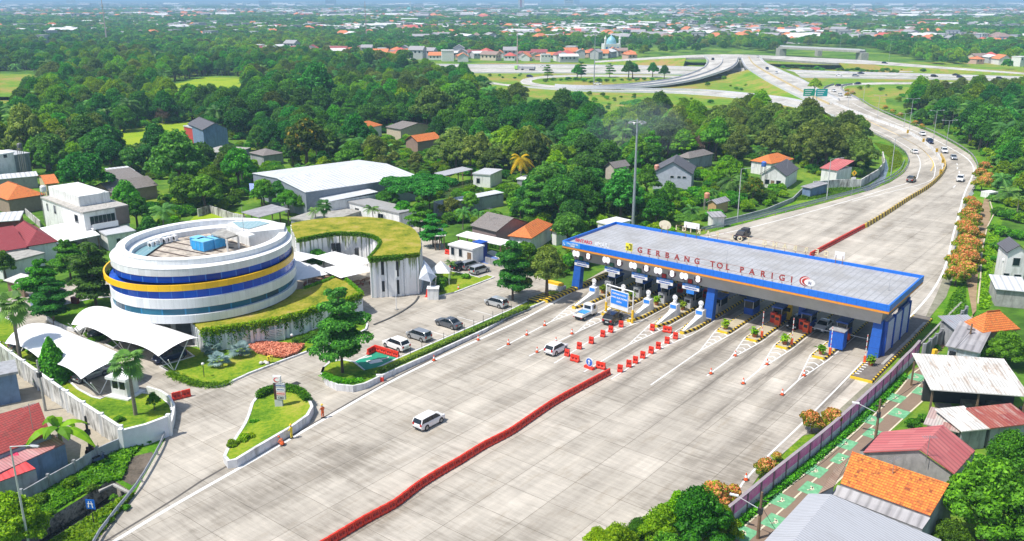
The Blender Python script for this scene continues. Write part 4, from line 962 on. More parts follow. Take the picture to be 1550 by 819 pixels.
for k,tx in enumerate(('SIAPKAN KARTU','UANG ELEKTRONIK','ANDA')):put(text_mesh(tx,.36,.01,WHITE,.008),'lettering',s_,(0,-.13,3.95-k*.6))
mb=MB();mb.box(-bw,-.06,1.5,bw,.0,2.1);mb.build('lower_plate',WHITE,s_)
mb=MB()
for k in range(14):mb.box(-hwid+.2+k*.33,-.02,1.32,-hwid+.38+k*.33,.04,1.45)
mb.build('chain_stripes',YELLOW,s_);mb=MB();mb.box(-hwid,0,1.34,hwid,.02,1.43);mb.build('chain',BLACK,s_)
# round blue arrow sign
s_=thing('arrow_sign',P(892,558),ang,'round blue sign with white upward arrow on a red foot in the closed lane','sign')
mb=MB();disc(mb,0,.95,.62,.62,-.05,.05,24);mb.build('rim',WHITE,s_);mb=MB();disc(mb,0,.95,.54,.54,-.07,-.051,24);mb.build('sign_face',mat('arrow_blue',(.02,.12,.5),.4),s_)
mb=MB();mb.box(-.08,-.1,.6,.08,-.072,1.1);mb.add([(-.26,-.1,1.05),(.26,-.1,1.05),(0,-.1,1.35)],[(0,1,2)]);mb.build('arrow',WHITE,s_);mb=MB();mb.box(-.75,-.25,0,.75,.25,.35);mb.build('foot',RED,s_)
# ---------------------------------------------------------------- water barriers
def barrier_proto():
 t=thing('water_barrier',(0,0,0),0,'x','barrier')
 mb=MB();L=.49
 prof=[(-.24,.1),(-.24,.28),(-.13,.45),(-.1,.9),(.1,.9),(.13,.45),(.24,.28),(.24,.1)]
 mb.loft([[(x,y,z) for y,z in prof] for x in (-L,L)]);mb.build('body',RED,t)
 mb=MB();mb.box(-L+.02,-.245,0,-.14,.245,.099);mb.box(.14,-.245,0,L-.02,.245,.099);mb.build('foot',mat('dark_red_plastic',(.4,.02,.01),.5),t)
 mb=MB();mb.box(-.3,-.2,.34,-.08,-.118,.62);mb.box(.08,-.2,.34,.3,-.118,.62);mb.box(-.3,.118,.34,-.08,.2,.62);mb.box(.08,.118,.34,.3,.2,.62);mb.build('recess_shade',mat('recess_shade_red',(.28,.012,.008),.6),t)  # raised blocks in darker red, the shade of recesses put into the colour
 mb=MB();mb.tube((-.3,0,.9),(-.3,0,.95),.05,n=8);mb.build('filler_cap',RED,t)
 return t
BAR=barrier_proto();PROTOS.append(BAR)
ORD='first second third fourth fifth sixth seventh eighth ninth tenth eleventh twelfth thirteenth fourteenth fifteenth sixteenth seventeenth eighteenth nineteenth'.split()
def ordinal(k):
 if k<20:return ORD[k-1]
 tn=('twent','thirt','fort','fift','sixt')[k//10-2];return tn+'ieth' if k%10==0 else tn+'y-'+ORD[k%10-1]
def barriers(run,label,group,gap=1.02):
 c=curve(run,1.5);n=max(1,round(length(c)/gap));q=resample(c,n+1);step=length(c)/n/1.0
 k_=0
 for a,b in zip(q,q[1:]):
  m_=(a+b)/2;k_+=1;copy_tree(BAR,None,(m_.x,m_.y+0,.02),math.atan2(b.y-a.y,b.x-a.x)+rnd.uniform(-.04,.04),(step*.94,1,1),label.replace('#',ordinal(k_)),group)
barriers(PL((470,842),(508.6,819),(555,791),(598,768),(629,743.5),(662,722),(695.5,702.6),(733,679),(770,660),(805,636),(839,613),(882,589),(923,567)),'# red water barrier from the bottom edge in the long line across the plaza','water barriers in the long line across the plaza')
barriers(PL((1226,389),(1250,376),(1280,360),(1308,345)),'# red water barrier from the toll roof in the line beyond it','water barriers in the line beyond the toll roof')
for k,(u,v) in enumerate(((310,690),(368,656),(425,630),(480,598),(518,577),(567,552),(716,568),(826,608),(786,630),(744,655),(710,677),(670,700),(635,724),(604,742),(562,765))):
 uu,vv=760+u/3.149,320+v/3.149
 lb={0:'nearest single red barrier of the row beside the white hatchback',6:'single red barrier at the tip of the fourth toll island'}.get(k,f'{ordinal(k + 1)} red barrier from the lower end, spaced row left of the closed lane' if k<6 else f'{ordinal(k - 6)} red barrier from the top, spaced row right of the closed lane')
 copy_tree(BAR,None,(*P(uu,vv)[:2],.02),GR+rnd.uniform(.1,.4),(.7,1.0,1.12),lb,None if k in (0,6) else ('spaced barriers left of the closed lane' if k<6 else 'spaced barriers right of the closed lane'))
for (u,v),rz,lb in (((347,715),-.15,'red barrier lying across the closed lane left of the arrow sign'),((470,750),-.1,'red barrier lying across the closed lane right of the arrow sign'),((787,577),.0,'red barrier left across the lane beside the fifth toll island')):
 p=P(760+u/3.149,320+v/3.149);copy_tree(BAR,None,(p.x,p.y,.02),GR+rz+.2,(1.35,1.1,1.05),lb)
for (u,v),dr,lb,n in (((275,603),.62,'red barrier beside the guard kiosk at the yard entrance',2),):
 for k in range(n):
  p=P(u,v)+Vector((math.cos(dr),math.sin(dr),0))*(k-.5)*1.15;copy_tree(BAR,None,(p.x,p.y,.02),dr,(1.1,1,1.1),['left-hand ','right-hand '][k]+'of the two '+lb.replace('barrier','barriers'))
for a_,b_,lb,gp in (((567,531),(604,542),'# red barrier from the left, between green bay and white parked car','barriers beside the green bay'),((556,538),(567,532),'# red barrier at the far left corner of the green bay','barriers at the corner of the green bay'),
                       ((674,384),(703,390),'# red barrier from the left in front of the white cash kiosk','barriers in front of the cash kiosk'),((714,393),(734,385),'# red barrier from the kiosk beside the blue parking bay','barriers beside the blue parking bay')):
 barriers(PL(a_,b_),lb,gp,1.1)
# cones
CONE=thing('traffic_cone',(0,0,0),0,'x','cone');PROTOS.append(CONE)
mb=MB();mb.lathe([(.2,.03),(.14,.25),(.04,.72),(0,.72)],n=10);mb.build('cone',ORANGE,CONE)
mb=MB();mb.lathe([(.137,.3),(.085,.52)],n=10);mb.build('white_band',WHITE,CONE,smooth=False)
mb=MB();mb.box(-.24,-.24,0,.24,.24,.03);mb.build('foot',BLACK,CONE)
def cone(u,v,lb,g=None):copy_tree(CONE,None,(*P(u,v)[:2],.02),rnd.random(),(1.15,1.15,1.15),lb,g)
for (x,y) in ((30,635),(118,590),(203,545)):cone(760+x/3.149,320+y/3.149,'orange traffic cone on the leftmost lane divider line','cones on the leftmost lane divider')
for (x,y) in ((167,672),(257,625),(333,585)):cone(760+x/3.149,320+y/3.149,'orange traffic cone on the second lane divider line','cones on the second lane divider')
for u,v,lb in ((1113,539,'orange traffic cone on the chevrons before the seventh toll island'),(1076,566,'orange traffic cone at the end of the seventh lane divider'),(1161,552,'orange traffic cone on the chevrons before the eighth toll island'),(1125,581,'orange traffic cone at the end of the eighth lane divider'),
                 (1217,569,'orange traffic cone on the chevrons before the ninth toll island'),(1184,598,'orange traffic cone at the end of the ninth lane divider'),(724,515,'orange cone on the white edge line below the parked dark grey car'),(657,546,'orange cone on the white edge line below the green bay'),
                 (1129,727,'orange cone on the right-hand white line near the purple wall'),(694,438,'orange cone on the lawn behind the office car park')):cone(u,v,lb)
# yellow-black median beyond the toll gate, white barrier in the bend
MED=curve(PL((1309,345),(1340,326),(1375,303),(1400,288),(1415,276),(1424,266),(1428,257)),1.0)
s_=thing('striped_median_barrier',MED[0],0,'yellow and black concrete barrier curving down the middle of the far road','barrier')
mb=MB();pr=[(-.3,0),(-.15,.45),(-.12,.95),(.12,.95),(.15,.45),(.3,0)]
for i,(a,b) in enumerate(zip(MED,MED[1:])):
 t=(b-a).normalized();n_=Vector((-t.y,t.x,0));mb.loft([[p+n_*x+Vector((0,0,z+.02)) for x,z in pr] for p in (a,b)],i%2,caps=i in (0,len(MED)-2))
mb.build('barrier',[mat('median_yellow',(.75,.5,.04),.6),mat('median_dark',(.16,.11,.05),.7)],s_,off=MED[0])
parapet('median_barrier',PL((1425,263),(1427,254),(1421,239),(1410,226),(1392,212),(1362,196),(1320,181),(1262,157.5)),'white concrete barrier dividing the road through the bend',m=mat('white_barrier',(.66,.66,.66),.7,grime=(.35,.33,.3)),h=1.0)
parapet('median_barrier',PL((1423,268),(1431,255),(1429,244),(1424,236)),'short ochre barrier on the inside of the bend beside the white one',m=mat('ochre_barrier2',(.6,.42,.12),.7),h=.9)
# guardrails
def guardrail(run,label,sides_=1,h=.75):
 c=curve(run,2.0);t=thing('guardrail',c[0],0,label,'guardrail')
 mb=MB();wallrun(mb,c,.12,h,h-.32,prof=[(-.06,h-.34),(-.02,h-.26),(-.08,h-.17),(-.02,h-.09),(-.06,h),(.04,h),(.04,h-.34)]);mb.build('rail',GREYM,t,off=c[0])
 q=resample(c,min(90,max(2,int(length(c)/4))));mb=MB();mb.box(-.07,-.07,0,.07,.07,h-.05);pm=mb.mesh('post',GREYM)
 for p in q:put(pm,'post',t,(p.x-c[0].x,p.y-c[0].y,0))
 return t
GRUN=PL((1068,351),(1110,341),(1150,331.5),(1210,316),(1250,305.5),(1290,295),(1321,285.5),(1350,273),(1368,260),(1375,246),(1372,235),(1364,227),(1345,214.5),(1318,201),(1290,188),(1262,178))
guardrail(GRUN,'long steel guardrail on the left of the far road, curving round the grass')
guardrail([p+Vector((-.8,.9,0)) for p in GRUN[:10]],'second steel guardrail behind the long one on the far left road edge')
guardrail(PL((1441,403),(1451,345),(1466,300),(1477,280),(1481,262),(1478,247),(1468,233),(1443,216.5),(1410,199.5),(1364,181.5),(1321,162.5),(1302,150.5)),'steel guardrail on the right edge of the far road round the bend')
guardrail(PL((1435,425),(1442,398),(1447,372)),'short steel guardrail end near the flowering trees')
guardrail(PL((142,830),(152,812),(178,778),(207,742),(228,708),(244,678),(254,652)),'grey steel guardrail curving beside the yard driveway',h=.8)
# ================================================================ OFFICE BUILDING (oval)
BC=Vector((-47.7,130.8,0));AA,AB,AR=12.9,11.7,R(56)
ob=thing('office_building',BC,0,'round white office building with blue glass bands and a yellow ring','building')
def ring(r,n=72,dx=0,dy=0):
 out=[]
 for i in range(n):
  t=2*math.pi*i/n;x=(AA+r)*math.cos(t);y=(AB+r)*math.sin(t)
  out.append((x*math.cos(AR)-y*math.sin(AR)+dx,x*math.sin(AR)+y*math.cos(AR)+dy))
 return out
def band(mb,ri,ro,z0,z1,mi=0,dx=0,dy=0,n=72,top=None):
 a,b=ring(ro,n,dx,dy),ring(ri,n,dx,dy);vs=[(x,y,z0) for x,y in a]+[(x,y,z1) for x,y in a]+[(x,y,z0) for x,y in b]+[(x,y,z1) for x,y in b]
 fs=[];ms=[]
 for i in range(n):
  j=(i+1)%n
  fs+=[(i,j,n+j,n+i),(n+i,n+j,3*n+j,3*n+i),(2*n+j,2*n+i,3*n+i,3*n+j),(j,i,2*n+i,2*n+j)]
 mb.add(vs,fs,mi)
def clad_mat(name,c,n,dark=.8):# panel joints round the ring, by angle
 m,nt,b=nodes(name);v=coord(nt);s=nt.nodes.new('ShaderNodeSeparateXYZ');nt.links.new(v,s.inputs[0])
 a=math_n(nt,'MULTIPLY',math_n(nt,'ADD',math_n(nt,'ARCTAN2',s.outputs[1],s.outputs[0]),3.1416),n/6.2832)
 f=math_n(nt,'LESS_THAN',math_n(nt,'FRACT',a),.05 if n>60 else .06)
 wn=nt.nodes.new('ShaderNodeTexWhiteNoise');wn.noise_dimensions='1D';nt.links.new(math_n(nt,'FLOOR',a),wn.inputs['W'])
 base=mix_n(nt,wn.outputs['Value'],tuple(x*.9 for x in c),tuple(min(1,x*1.05) for x in c))
 g=noise_n(nt,map_n(nt,v,(1.6,1.6,.2)),1,5,.7)
 base=mix_n(nt,ramp_n(nt,g,((.5,0.0),(.8,.5))),base,tuple(x*.6 for x in c))
 nt.links.new(mix_n(nt,f,base,tuple(x*dark for x in c)),b.inputs['Base Color'])
 b.inputs['Roughness'].default_value=.4;MATS[name]=m;return m
def glass_ring(name,c1,c2,n,fr=(.05,.2,.6)):
 m,nt,b=nodes(name);v=coord(nt);s=nt.nodes.new('ShaderNodeSeparateXYZ');nt.links.new(v,s.inputs[0])
 a=math_n(nt,'MULTIPLY',math_n(nt,'ADD',math_n(nt,'ARCTAN2',s.outputs[1],s.outputs[0]),3.1416),n/6.2832)
 wn=nt.nodes.new('ShaderNodeTexWhiteNoise');wn.noise_dimensions='1D';nt.links.new(math_n(nt,'FLOOR',a),wn.inputs['W'])
 col=mix_n(nt,wn.outputs['Value'],c1,c2)
 f=math_n(nt,'LESS_THAN',math_n(nt,'FRACT',a),.07)
 nt.links.new(mix_n(nt,f,col,fr),b.inputs['Base Color']);b.inputs['Roughness'].default_value=.22;b.inputs['Specular IOR Level'].default_value=.35
 MATS[name]=m;return m
CL=clad_mat('white_curved_cladding',(.74,.76,.78),92);CLT=mat('white_cap',(.8,.8,.8),.5,var=.05)
YR=clad_mat('yellow_curved_cladding',(.9,.52,.005),60,.85)
for z0,z1,ro,dx,dy,nm,m in ((11.15,12.0,.05,0,0,'parapet',CL),(10.1,11.15,.75,.15,-1.0,'upper_band',CL),(8.3,9.2,1.4,-.15,-1.6,'yellow_ring',YR),(5.7,7.1,1.15,.35,-1.8,'middle_band',CL),(3.6,4.75,1.2,.35,-2.0,'lower_band',CL)):
 mb=MB();band(mb,-1.1 if nm=='parapet' else ro-.22 if nm=='yellow_ring' else-2.2,ro,z0,z1,dx=dx,dy=dy);mb.build(nm,m,ob)
mb=MB();band(mb,-1.15,.1,12.003,12.06);mb.build('parapet_cap',CLT,ob)
mb=MB();band(mb,-1.4,.8,11.153,11.2,dx=.15,dy=-1.0);mb.build('ledge',CLT,ob)
mb=MB();band(mb,-.2,1.0,7.103,7.15,dx=.35,dy=-1.8);mb.build('ledge',CLT,ob)
for z0,z1,ro,dy,m in ((9.153,10.098,.6,-1.1,glass_ring('upper_blue_glass',(.002,.03,.25),(.004,.08,.5),40)),(7.153,8.348,.95,-1.75,glass_ring('middle_blue_glass',(.002,.05,.42),(.004,.09,.56),56,(.02,.15,.6))),(4.753,5.698,.82,-2.0,glass_ring('lower_teal_glass',(.006,.04,.08),(.02,.16,.26),30,(.02,.2,.4)))):
 mb=MB();band(mb,-2.2,ro,z0,z1,dx=.25,dy=dy);mb.build('glass_band',m,ob)
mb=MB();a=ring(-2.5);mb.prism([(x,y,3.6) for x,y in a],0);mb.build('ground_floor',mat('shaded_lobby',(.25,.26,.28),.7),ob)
for i in range(0,72,6):
 x,y=ring(-.1)[i];mb=MB();mb.tube((x,y,0),(x,y,3.6),.35,n=12);mb.build('column',WHITEW,ob)
roofT=mat('stained_roof_tiles',(.46,.4,.33),.9,var=.35,scale=.9,grime=(.2,.17,.14))
mb=MB();mb.prism([(x,y,10.35) for x,y in ring(-1.05)],9.9);mb.build('roof_deck',roofT,ob)
mb=MB();dd=Vector((math.cos(R(-30)),math.sin(R(-30)),0))
for k in range(-3,4):
 c=Vector((-dd.y,dd.x,0))*(k*2.3)+Vector((-1.5,0.5,0));mb.obox(c,R(-30),5.5,.16,10.352,10.39)
mb.build('roof_drains',mat('dark_brown_gully',(.07,.045,.035),.9),ob)
mb=MB();mb.poly([(x,y,10.6) for x,y in ring(-1.4) if x<-6.6]);mb.build('skylight',stripe_mat('blue_green_skylight',(.2,.38,.42),(.45,.55,.58),0,.8,.06,rough=.15),ob)
# penthouse
pa=P(430,372,10.35)-BC
ph=[P(u,v,12.6)-BC for u,v in ((376,352),(430,346),(432,338),(400,334),(356,334),(342,340))]
mb=MB();mb.prism([(p.x,p.y,12.6) for p in ph],10.35);mb.build('penthouse',WHITEW,ob)
mb=MB();pq=[P(u,v,12.66)-BC for u,v in ((362,344),(376,347),(408,338),(392,334.5),(352,336))];mb.poly([(p.x,p.y,12.68) for p in pq]);mb.build('glass_roof',stripe_mat('pale_green_glass_roof',(.32,.48,.5),(.55,.62,.64),0,.7,.08,rough=.2),ob)
mb=MB();pq=[P(u,v,12.9)-BC for u,v in ((357,353),(376,358),(386,355),(368,350))];mb.prism([(p.x,p.y,12.95) for p in pq],12.65);mb.build('porch_slab',WHITEW,ob)
fr=[P(u,v,12.4)-BC for u,v in ((319,354),(343,361),(360,356),(338,347))]
mb=MB();mb.prism([(p.x,p.y,12.5) for p in fr],12.25);mb.build('shelter_slab',CONC,ob)
for p in fr:mb=MB();mb.obox(p,0,.12,.12,10.35,12.25);mb.build('shelter_post',WHITEW,ob)
for i,(u,v,w_) in enumerate(((309,378,1.35),(326,374,1.25),(302,374,1.0))):
 p=P(u,v,10.35);t=thing('water_tank',(p.x,p.y,10.35),R(-32),['bright blue square water tank, nearest of those on the office roof','bright blue square water tank beside the shelter on the office roof','bright blue square water tank furthest left on the office roof'][i],'water tank','blue tanks on the office roof')
 mb=MB();mb.box(-w_,-w_*.8,.15,w_,w_*.8,1.55);mb.build('tank',mat('sky_blue_tank',(.03,.35,.75),.4,var=.15),t)
 mb=MB();mb.box(-w_-.05,-w_*.8-.05,1.552,w_+.05,w_*.8+.05,1.65);[mb.box(-w_+q*w_*.66-.03,-w_*.8-.04,.15,-w_+q*w_*.66+.03,-w_*.8-.002,1.55) for q in range(4)];mb.build('rim',mat('pale_blue_rim',(.2,.55,.85),.4),t)
 mb=MB();mb.box(-w_,-w_*.7,0,w_,w_*.7,.15);mb.build('plinth',CONC,t)
for i,(u,v) in enumerate(((229,375),(236,372.5),(242,370),(250,368.5),(257,366.5),(265,364.5))):
 p=P(u,v,10.35);t=thing('air_conditioner',(p.x,p.y,10.35),R(-25),f'white outdoor air conditioner, number {i + 1} from the left in the row on the office roof'.replace('number 1 from','first from').replace('number 2 from','second from').replace('number 3 from','third from').replace('number 4 from','fourth from').replace('number 5 from','fifth from').replace('number 6 from the left','last on the right'),'air conditioner','air conditioners on the office roof')
 mb=MB();mb.box(-.42,-.28,.1,.42,.28,.95+.2*(i==2));mb.build('case',WHITE,t);mb=MB();disc(mb,.05,.5,.26,.26,-.31,-.285,14);mb.build('fan',DARK,t);mb=MB();mb.box(-.4,-.2,0,.4,.2,.1);mb.build('feet',MGREY,t)
t=thing('antenna_pole',P(369,350,12.7),0,'thin pole standing on the office roof penthouse','pole');mb=MB();mb.tube((0,0,0),(0,0,4),.04,.03,n=5);mb.build('pole',GREYM,t);mb=MB();mb.box(-.15,-.15,0,.15,.15,.08);mb.build('foot',GREYM,t)
# ---------------------------------------------------------------- green roofed annexes
def vine_wall(name,zt):# white fins, gaps and streaks of moss and creepers
 m,nt,b=nodes(name);v=coord(nt,'UV')
 s=nt.nodes.new('ShaderNodeSeparateXYZ');nt.links.new(v,s.inputs[0])
 wn=nt.nodes.new('ShaderNodeTexWhiteNoise');wn.noise_dimensions='1D';nt.links.new(math_n(nt,'FLOOR',math_n(nt,'MULTIPLY',s.outputs[0],1.6)),wn.inputs['W'])
 base=mix_n(nt,math_n(nt,'GREATER_THAN',wn.outputs['Value'],.62),(.86,.86,.86),(.55,.60,.60))
 gr=noise_n(nt,map_n(nt,v,(2.2,.16,1)),1.2,4,.6)
 hang=math_n(nt,'ADD',gr,math_n(nt,'MULTIPLY',math_n(nt,'SUBTRACT',s.outputs[1],zt*.62),.09))
 gc=ramp_n(nt,noise_n(nt,map_n(nt,v,(3,1,1)),3,3),((.35,(.05,.1,.02)),(.65,(.28,.34,.06))))
 col=mix_n(nt,ramp_n(nt,hang,((.50,0.0),(.62,.9))),base,gc)
 nt.links.new(col,b.inputs['Base Color']);b.inputs['Roughness'].default_value=.8;MATS[name]=m;return m
def wall_uv(name,pts,zb_,zt_,m,parent,off,closed=False):
 me=bpy.data.meshes.new(name);pts=[Vector(p) for p in pts];n=len(pts);vs=[];uv=[];fs=[];s=0
 for i in range(n if closed else n-1):
  a,b=pts[i],pts[(i+1)%n];l=(b-a).length;o=len(vs)
  for p,z,x in ((a,zb_,s),(b,zb_,s+l),(b,zt_,s+l),(a,zt_,s)):vs.append((p.x-off.x,p.y-off.y,z));uv.append((x,z))
  fs.append((o,o+1,o+2,o+3));s+=l
 me.from_pydata(vs,[],fs);u=me.uv_layers.new(name='UVMap');u.data.foreach_set('uv',[c for q in uv for c in q]);me.materials.append(m)
 return put(me,name,parent)
SEDUM=ground_mat('sedum_roof',((.36,(.07,.12,.01)),(.45,(.19,.22,.015)),(.54,(.32,.29,.035)),(.64,(.40,.30,.11))),.3,2.6,bumpy=.12)
def green_block(name,top_px,z,label,rim_idx):
 pts=PL(*[(u,v,z) for u,v in top_px]);off=Vector((sum(p.x for p in pts)/len(pts),sum(p.y for p in pts)/len(pts),0))
 t=thing(name,off,0,label,'building')
 mb=MB();mb.prism([(p.x,p.y,z+.02) for p in pts],z-.3);mb.build('green_roof',SEDUM,t,off=off)
 wall_uv('wall',pts,0,z-.3,vine_wall(name+'_wall',z),t,off,True)
 fin=MB();L=pts+[pts[0]]
 for a,b in zip(L,L[1:]):
  d=(b-a).normalized();k=0;ln=(b-a).length;n_=Vector((d.y,-d.x,0));x=.3
  while x<ln:
   w_=rnd.choice((.12,.2,.35));c=a+d*x;ct=math.atan2(d.y,d.x);fin.obox(c,ct,w_,.18,0,z-.302);x+=rnd.choice((.7,.9,1.3,1.9))
 fin.build('fins',mat('bright_white_fins',(.87,.87,.87),.5,var=.03),t,off=off)
 return t,pts,off
ARC=[(441,343),(441,338),(448,336.5),(460.5,334),(475,332),(491,330.2),(510,328.6),(531,327.8),(548,328),(564,329),(580,330.6),(595,333.5),(609,337.5),(620.6,342.5),(628,348),(633.5,355),(637,364),(637.5,373),(634,384),
       (610,386.3),(585,388),(560,389.8),(568,378),(575,368),(574,361),(564,355),(552,352.5),(534,351),(508,351),(485,354),(460.5,359),(449,361)]
gb1,gp1,go1=green_block('curved_annex',ARC,7.0,'tall curved white annex with a grass roof and hanging creepers',None)
# dark window slots and the ladder-like screen of its front
mb=MB()
fa,fb=P(560,389.8,7),P(634,384,7);fd=(fb-fa);fd.z=0;fl=fd.length;fd.normalize();fn=Vector((fd.y,-fd.x,0));fang=math.atan2(fd.y,fd.x)
for x,z0,z1 in ((1.9,1.0,2.8),(1.9,3.9,6.2),(4.3,.3,2.8),(4.3,3.4,6.0)):
 c=fa+fd*x+fn*.12-go1;mb.obox(c,fang,.3,.06,z0,z1)
for u,v,in ((505,372),(512,372),(457,378),(540,380)):
 c=P(u,v,4.5)-go1;mb.obox((c.x,c.y,0),0,.3,.5,3.2,5.0)
mb.build('window',DARK,gb1)
mb=MB();c0=fa+fd*(fl*.66)+fn*.25-go1
for k in range(26):mb.obox((c0.x,c0.y,0),fang,.42,.1,.2+k*.26,.33+k*.26)
mb.obox(c0+fd*.42,fang,.05,.12,0,7.2);mb.obox(c0-fd*.42,fang,.05,.12,0,7.2);mb.build('screen_ladder',WHITE,gb1)
LOWP=[(304,500),(340,496),(375.7,490.6),(422,482),(457,473),(483.7,464),(520,454),(547.5,444),(532,431),(514.6,418),(490,427),(461,437),(430,440),(380,455),(320,470),(290,485)]
gb2,gp2,go2=green_block('low_annex',LOWP,3.4,'low white annex with a sloping lawn roof and creepers, before the round office',None)
strip_leaves('hanging_creepers',PL(*[(u,v,3.4) for u,v in LOWP[:8]]),9000,.22,G_LIGHT,.35,.5,'thick fringe of creepers along the front edge of the low lawn roof','creepers',z0=-.9)
strip_leaves('hanging_creepers',PL(*[(u,v,3.4) for u,v in LOWP[7:12]]),4000,.22,G_HEDGE,.35,.4,'green hedge along the back edge of the low lawn roof','creepers',z0=-.1)
strip_leaves('hanging_creepers',PL(*[(u,v+2,7.0) for u,v in ARC[19:32]]),8000,.2,G_LIGHT,.3,.35,'fringe of creepers along the inner edge of the tall curved grass roof','creepers',z0=-.6)
strip_leaves('hanging_creepers',PL(*[(u,v+.5,7.0) for u,v in ARC[18:22]]),2500,.2,G_LIGHT,.3,.3,'fringe of creepers along the front edge of the tall curved grass roof','creepers',z0=-.5)
t=thing('hanging_creepers',go1,0,'long strands of creeper hanging down the tall curved annex walls','creepers');C=[];
for a,b,n_ in [(gp1[i],gp1[i+1],26) for i in range(18,31)]:
 for k in range(n_//3):
  q=a.lerp(b,rnd.random());L_=rnd.uniform(.8,3.8);d=(b-a).normalized();nn=Vector((d.y,-d.x,0))*.25
  for j in range(int(L_*9)):C.append(tuple(q+nn+Vector((rnd.gauss(0,.09),rnd.gauss(0,.06),-.2-j/9-go1.z))-Vector((go1.x,go1.y,0))))
C=np.array(C);put(quads_mesh('strands',C,rs.normal(size=(len(C),3)),.16,G_OLIVE),'strands',t)
t2=thing('hanging_creepers',go2,0,'long strands of creeper hanging down the low annex front wall','creepers');C=[]
for a,b in [(gp2[i],gp2[i+1]) for i in range(0,7)]:
 d=(b-a).normalized();nn=Vector((d.y,-d.x,0))*.3
 for k in range(9):
  q=a.lerp(b,rnd.random());L_=rnd.uniform(1.2,3)
  for j in range(int(L_*12)):C.append((q.x+nn.x+rnd.gauss(0,.14)-go2.x,q.y+nn.y+rnd.gauss(0,.1)-go2.y,3.3-j/12))
C=np.array(C);put(quads_mesh('strands',C,rs.normal(size=(len(C),3)),.2,G_HEDGE),'strands',t2)
# white slatted screens, forecourt flagpole
t=thing('slatted_screen',P(402,521),0,'long white slatted screen before the low annex, behind the coral flower bed','screen')
a,b=P(352,527)-t.location,P(431,516.5)-t.location;mb=MB()
d=(b-a).normalized();an_=math.atan2(d.y,d.x);L_=(b-a).length
for k in range(7):mb.obox((a+b)/2,an_,L_/2,.04,.3+k*.26,.45+k*.26)
mb.build('slats',WHITE,t)
for k in range(7):mb=MB();mb.obox(a.lerp(b,k/6),an_,.06,.06,0,2.15);mb.build('post',WHITE,t)
t=thing('flagpole',P(600,469),0,'tall thin white flagpole at the edge of the forecourt','flagpole');mb=MB();mb.tube((0,0,0),(0,0,7.5),.06,.04,n=6);mb.build('pole',WHITE,t);mb=MB();mb.lathe([(.3,0),(.3,.15),(0,.15)]);mb.build('foot',CONC,t);mb=MB();mb.box(.02,-.02,5.4,.3,.02,6.6);mb.build('flag',WHITE,t)
t=thing('dark_kerb',P(600,474),0,'dark curved drain kerb round the forecourt','kerb');mb=MB();wallrun(mb,[p-t.location for p in curve(PL((566,492),(590,482),(612,470),(628,458),(634,449)),1)],.3,.12,0);mb.build('kerb',mat('dark_kerb',(.06,.06,.06),.8),t)
# courtyard umbrellas
for i,(u,v,s_,z) in enumerate(((464,411,3.3,3.6),(526,407,3.4,4.0),(530,395,3.1,4.2),(503,388,2.6,4.2),(451,388,2.6,4.2),(447,401,1.9,3.8))):
 p=P(u,v,z);t=thing('square_parasol',(p.x,p.y,0),R(38+4*i),['large square white parasol nearest the low annex, left','large square white parasol nearest the low annex, right','square white parasol behind the large right-hand one','square white parasol at the back beside the courtyard tree','square white parasol beside the curved annex, left of the courtyard tree','small white parasol partly hidden by the round office'][i],'parasol','square parasols in the courtyard')
 mb=MB();mb.add([(-s_,-s_,z-.1),(s_,-s_,z-.1),(s_,s_,z-.1),(-s_,s_,z-.1),(0,0,z+.85)],[(0,1,4),(1,2,4),(2,3,4),(3,0,4)]);mb.build('canopy',WHITE,t,fix=False)
 mb=MB();mb.tube((0,0,0),(0,0,z+1.2),.06,n=6);mb.build('pole',WHITE,t)
# courtyard furniture
for i,(u,v) in enumerate(((480,428),(500,424),(540,432),(556,428),(470,432))):
 t=thing('cafe_table',P(u,v),.4*i,f'{"brown" } cafe table with benches in the courtyard, {["first", "second", "fourth", "last", "third"][i]} of five near the parasols','table','tables in the courtyard')
 mb=MB();mb.box(-.8,-.5,.7,.8,.5,.78);mb.build('table_top',WOOD,t)
 for y in (-.9,.9):mb=MB();mb.box(-.8,y-.2,.4,.8,y+.2,.46);mb.box(-.7,y-.1,0,-.6,y+.1,.4);mb.box(.6,y-.1,0,.7,y+.1,.4);mb.build('bench',mat('dark_red_wood',(.2,.05,.03),.7),t)
# white entrance tent roofs at the right of the curved annex
t=thing('entrance_canopy',P(648,446),0,'curved white fabric entrance canopy at the right side of the curved annex','canopy');o_=t.location
g_=[[P(633.5,424,3.2),P(640,393,5.2),P(648,398,4.6),P(660,416,3.4),P(652,428,3.0)]]
mb=MB();ring_=[P(634,422.5,3.1),P(641,393,5.6),P(650,403,4.6),P(660,418,3.3),P(652,427,2.9)];ctr=P(647,412,4.6)
mb.add([p-o_ for p in ring_+[ctr]],[(i,(i+1)%5,5) for i in range(5)]);mb.build('fabric',mat('pale_blue_white_fabric',(.6,.65,.75),.6),t,fix=False)
mb=MB();a_=P(649,448)-o_;b_=P(652,427,2.9)-o_;mb.tube((a_.x,a_.y,0),b_,.07,n=6);a_=P(659,440)-o_;mb.tube((a_.x,a_.y,0),P(660,418,3.3)-o_,.07,n=6);mb.build('post',WHITE,t)
t=thing('small_tent',P(668,428),0,'small pointed white tent beside the entrance canopy','tent');mb=MB();mb.add([(-1.6,-1.6,2.2),(1.6,-1.6,2.2),(1.6,1.6,2.2),(-1.6,1.6,2.2),(0,0,4)],[(0,1,4),(1,2,4),(2,3,4),(3,0,4)]);mb.build('fabric',WHITE,t,fix=False);mb=MB();
for x in (-1.5,1.5):
 for y in (-1.5,1.5):mb=MB();mb.tube((x,y,0),(x,y,2.2),.05,n=5);mb.build('leg',WHITE,t)
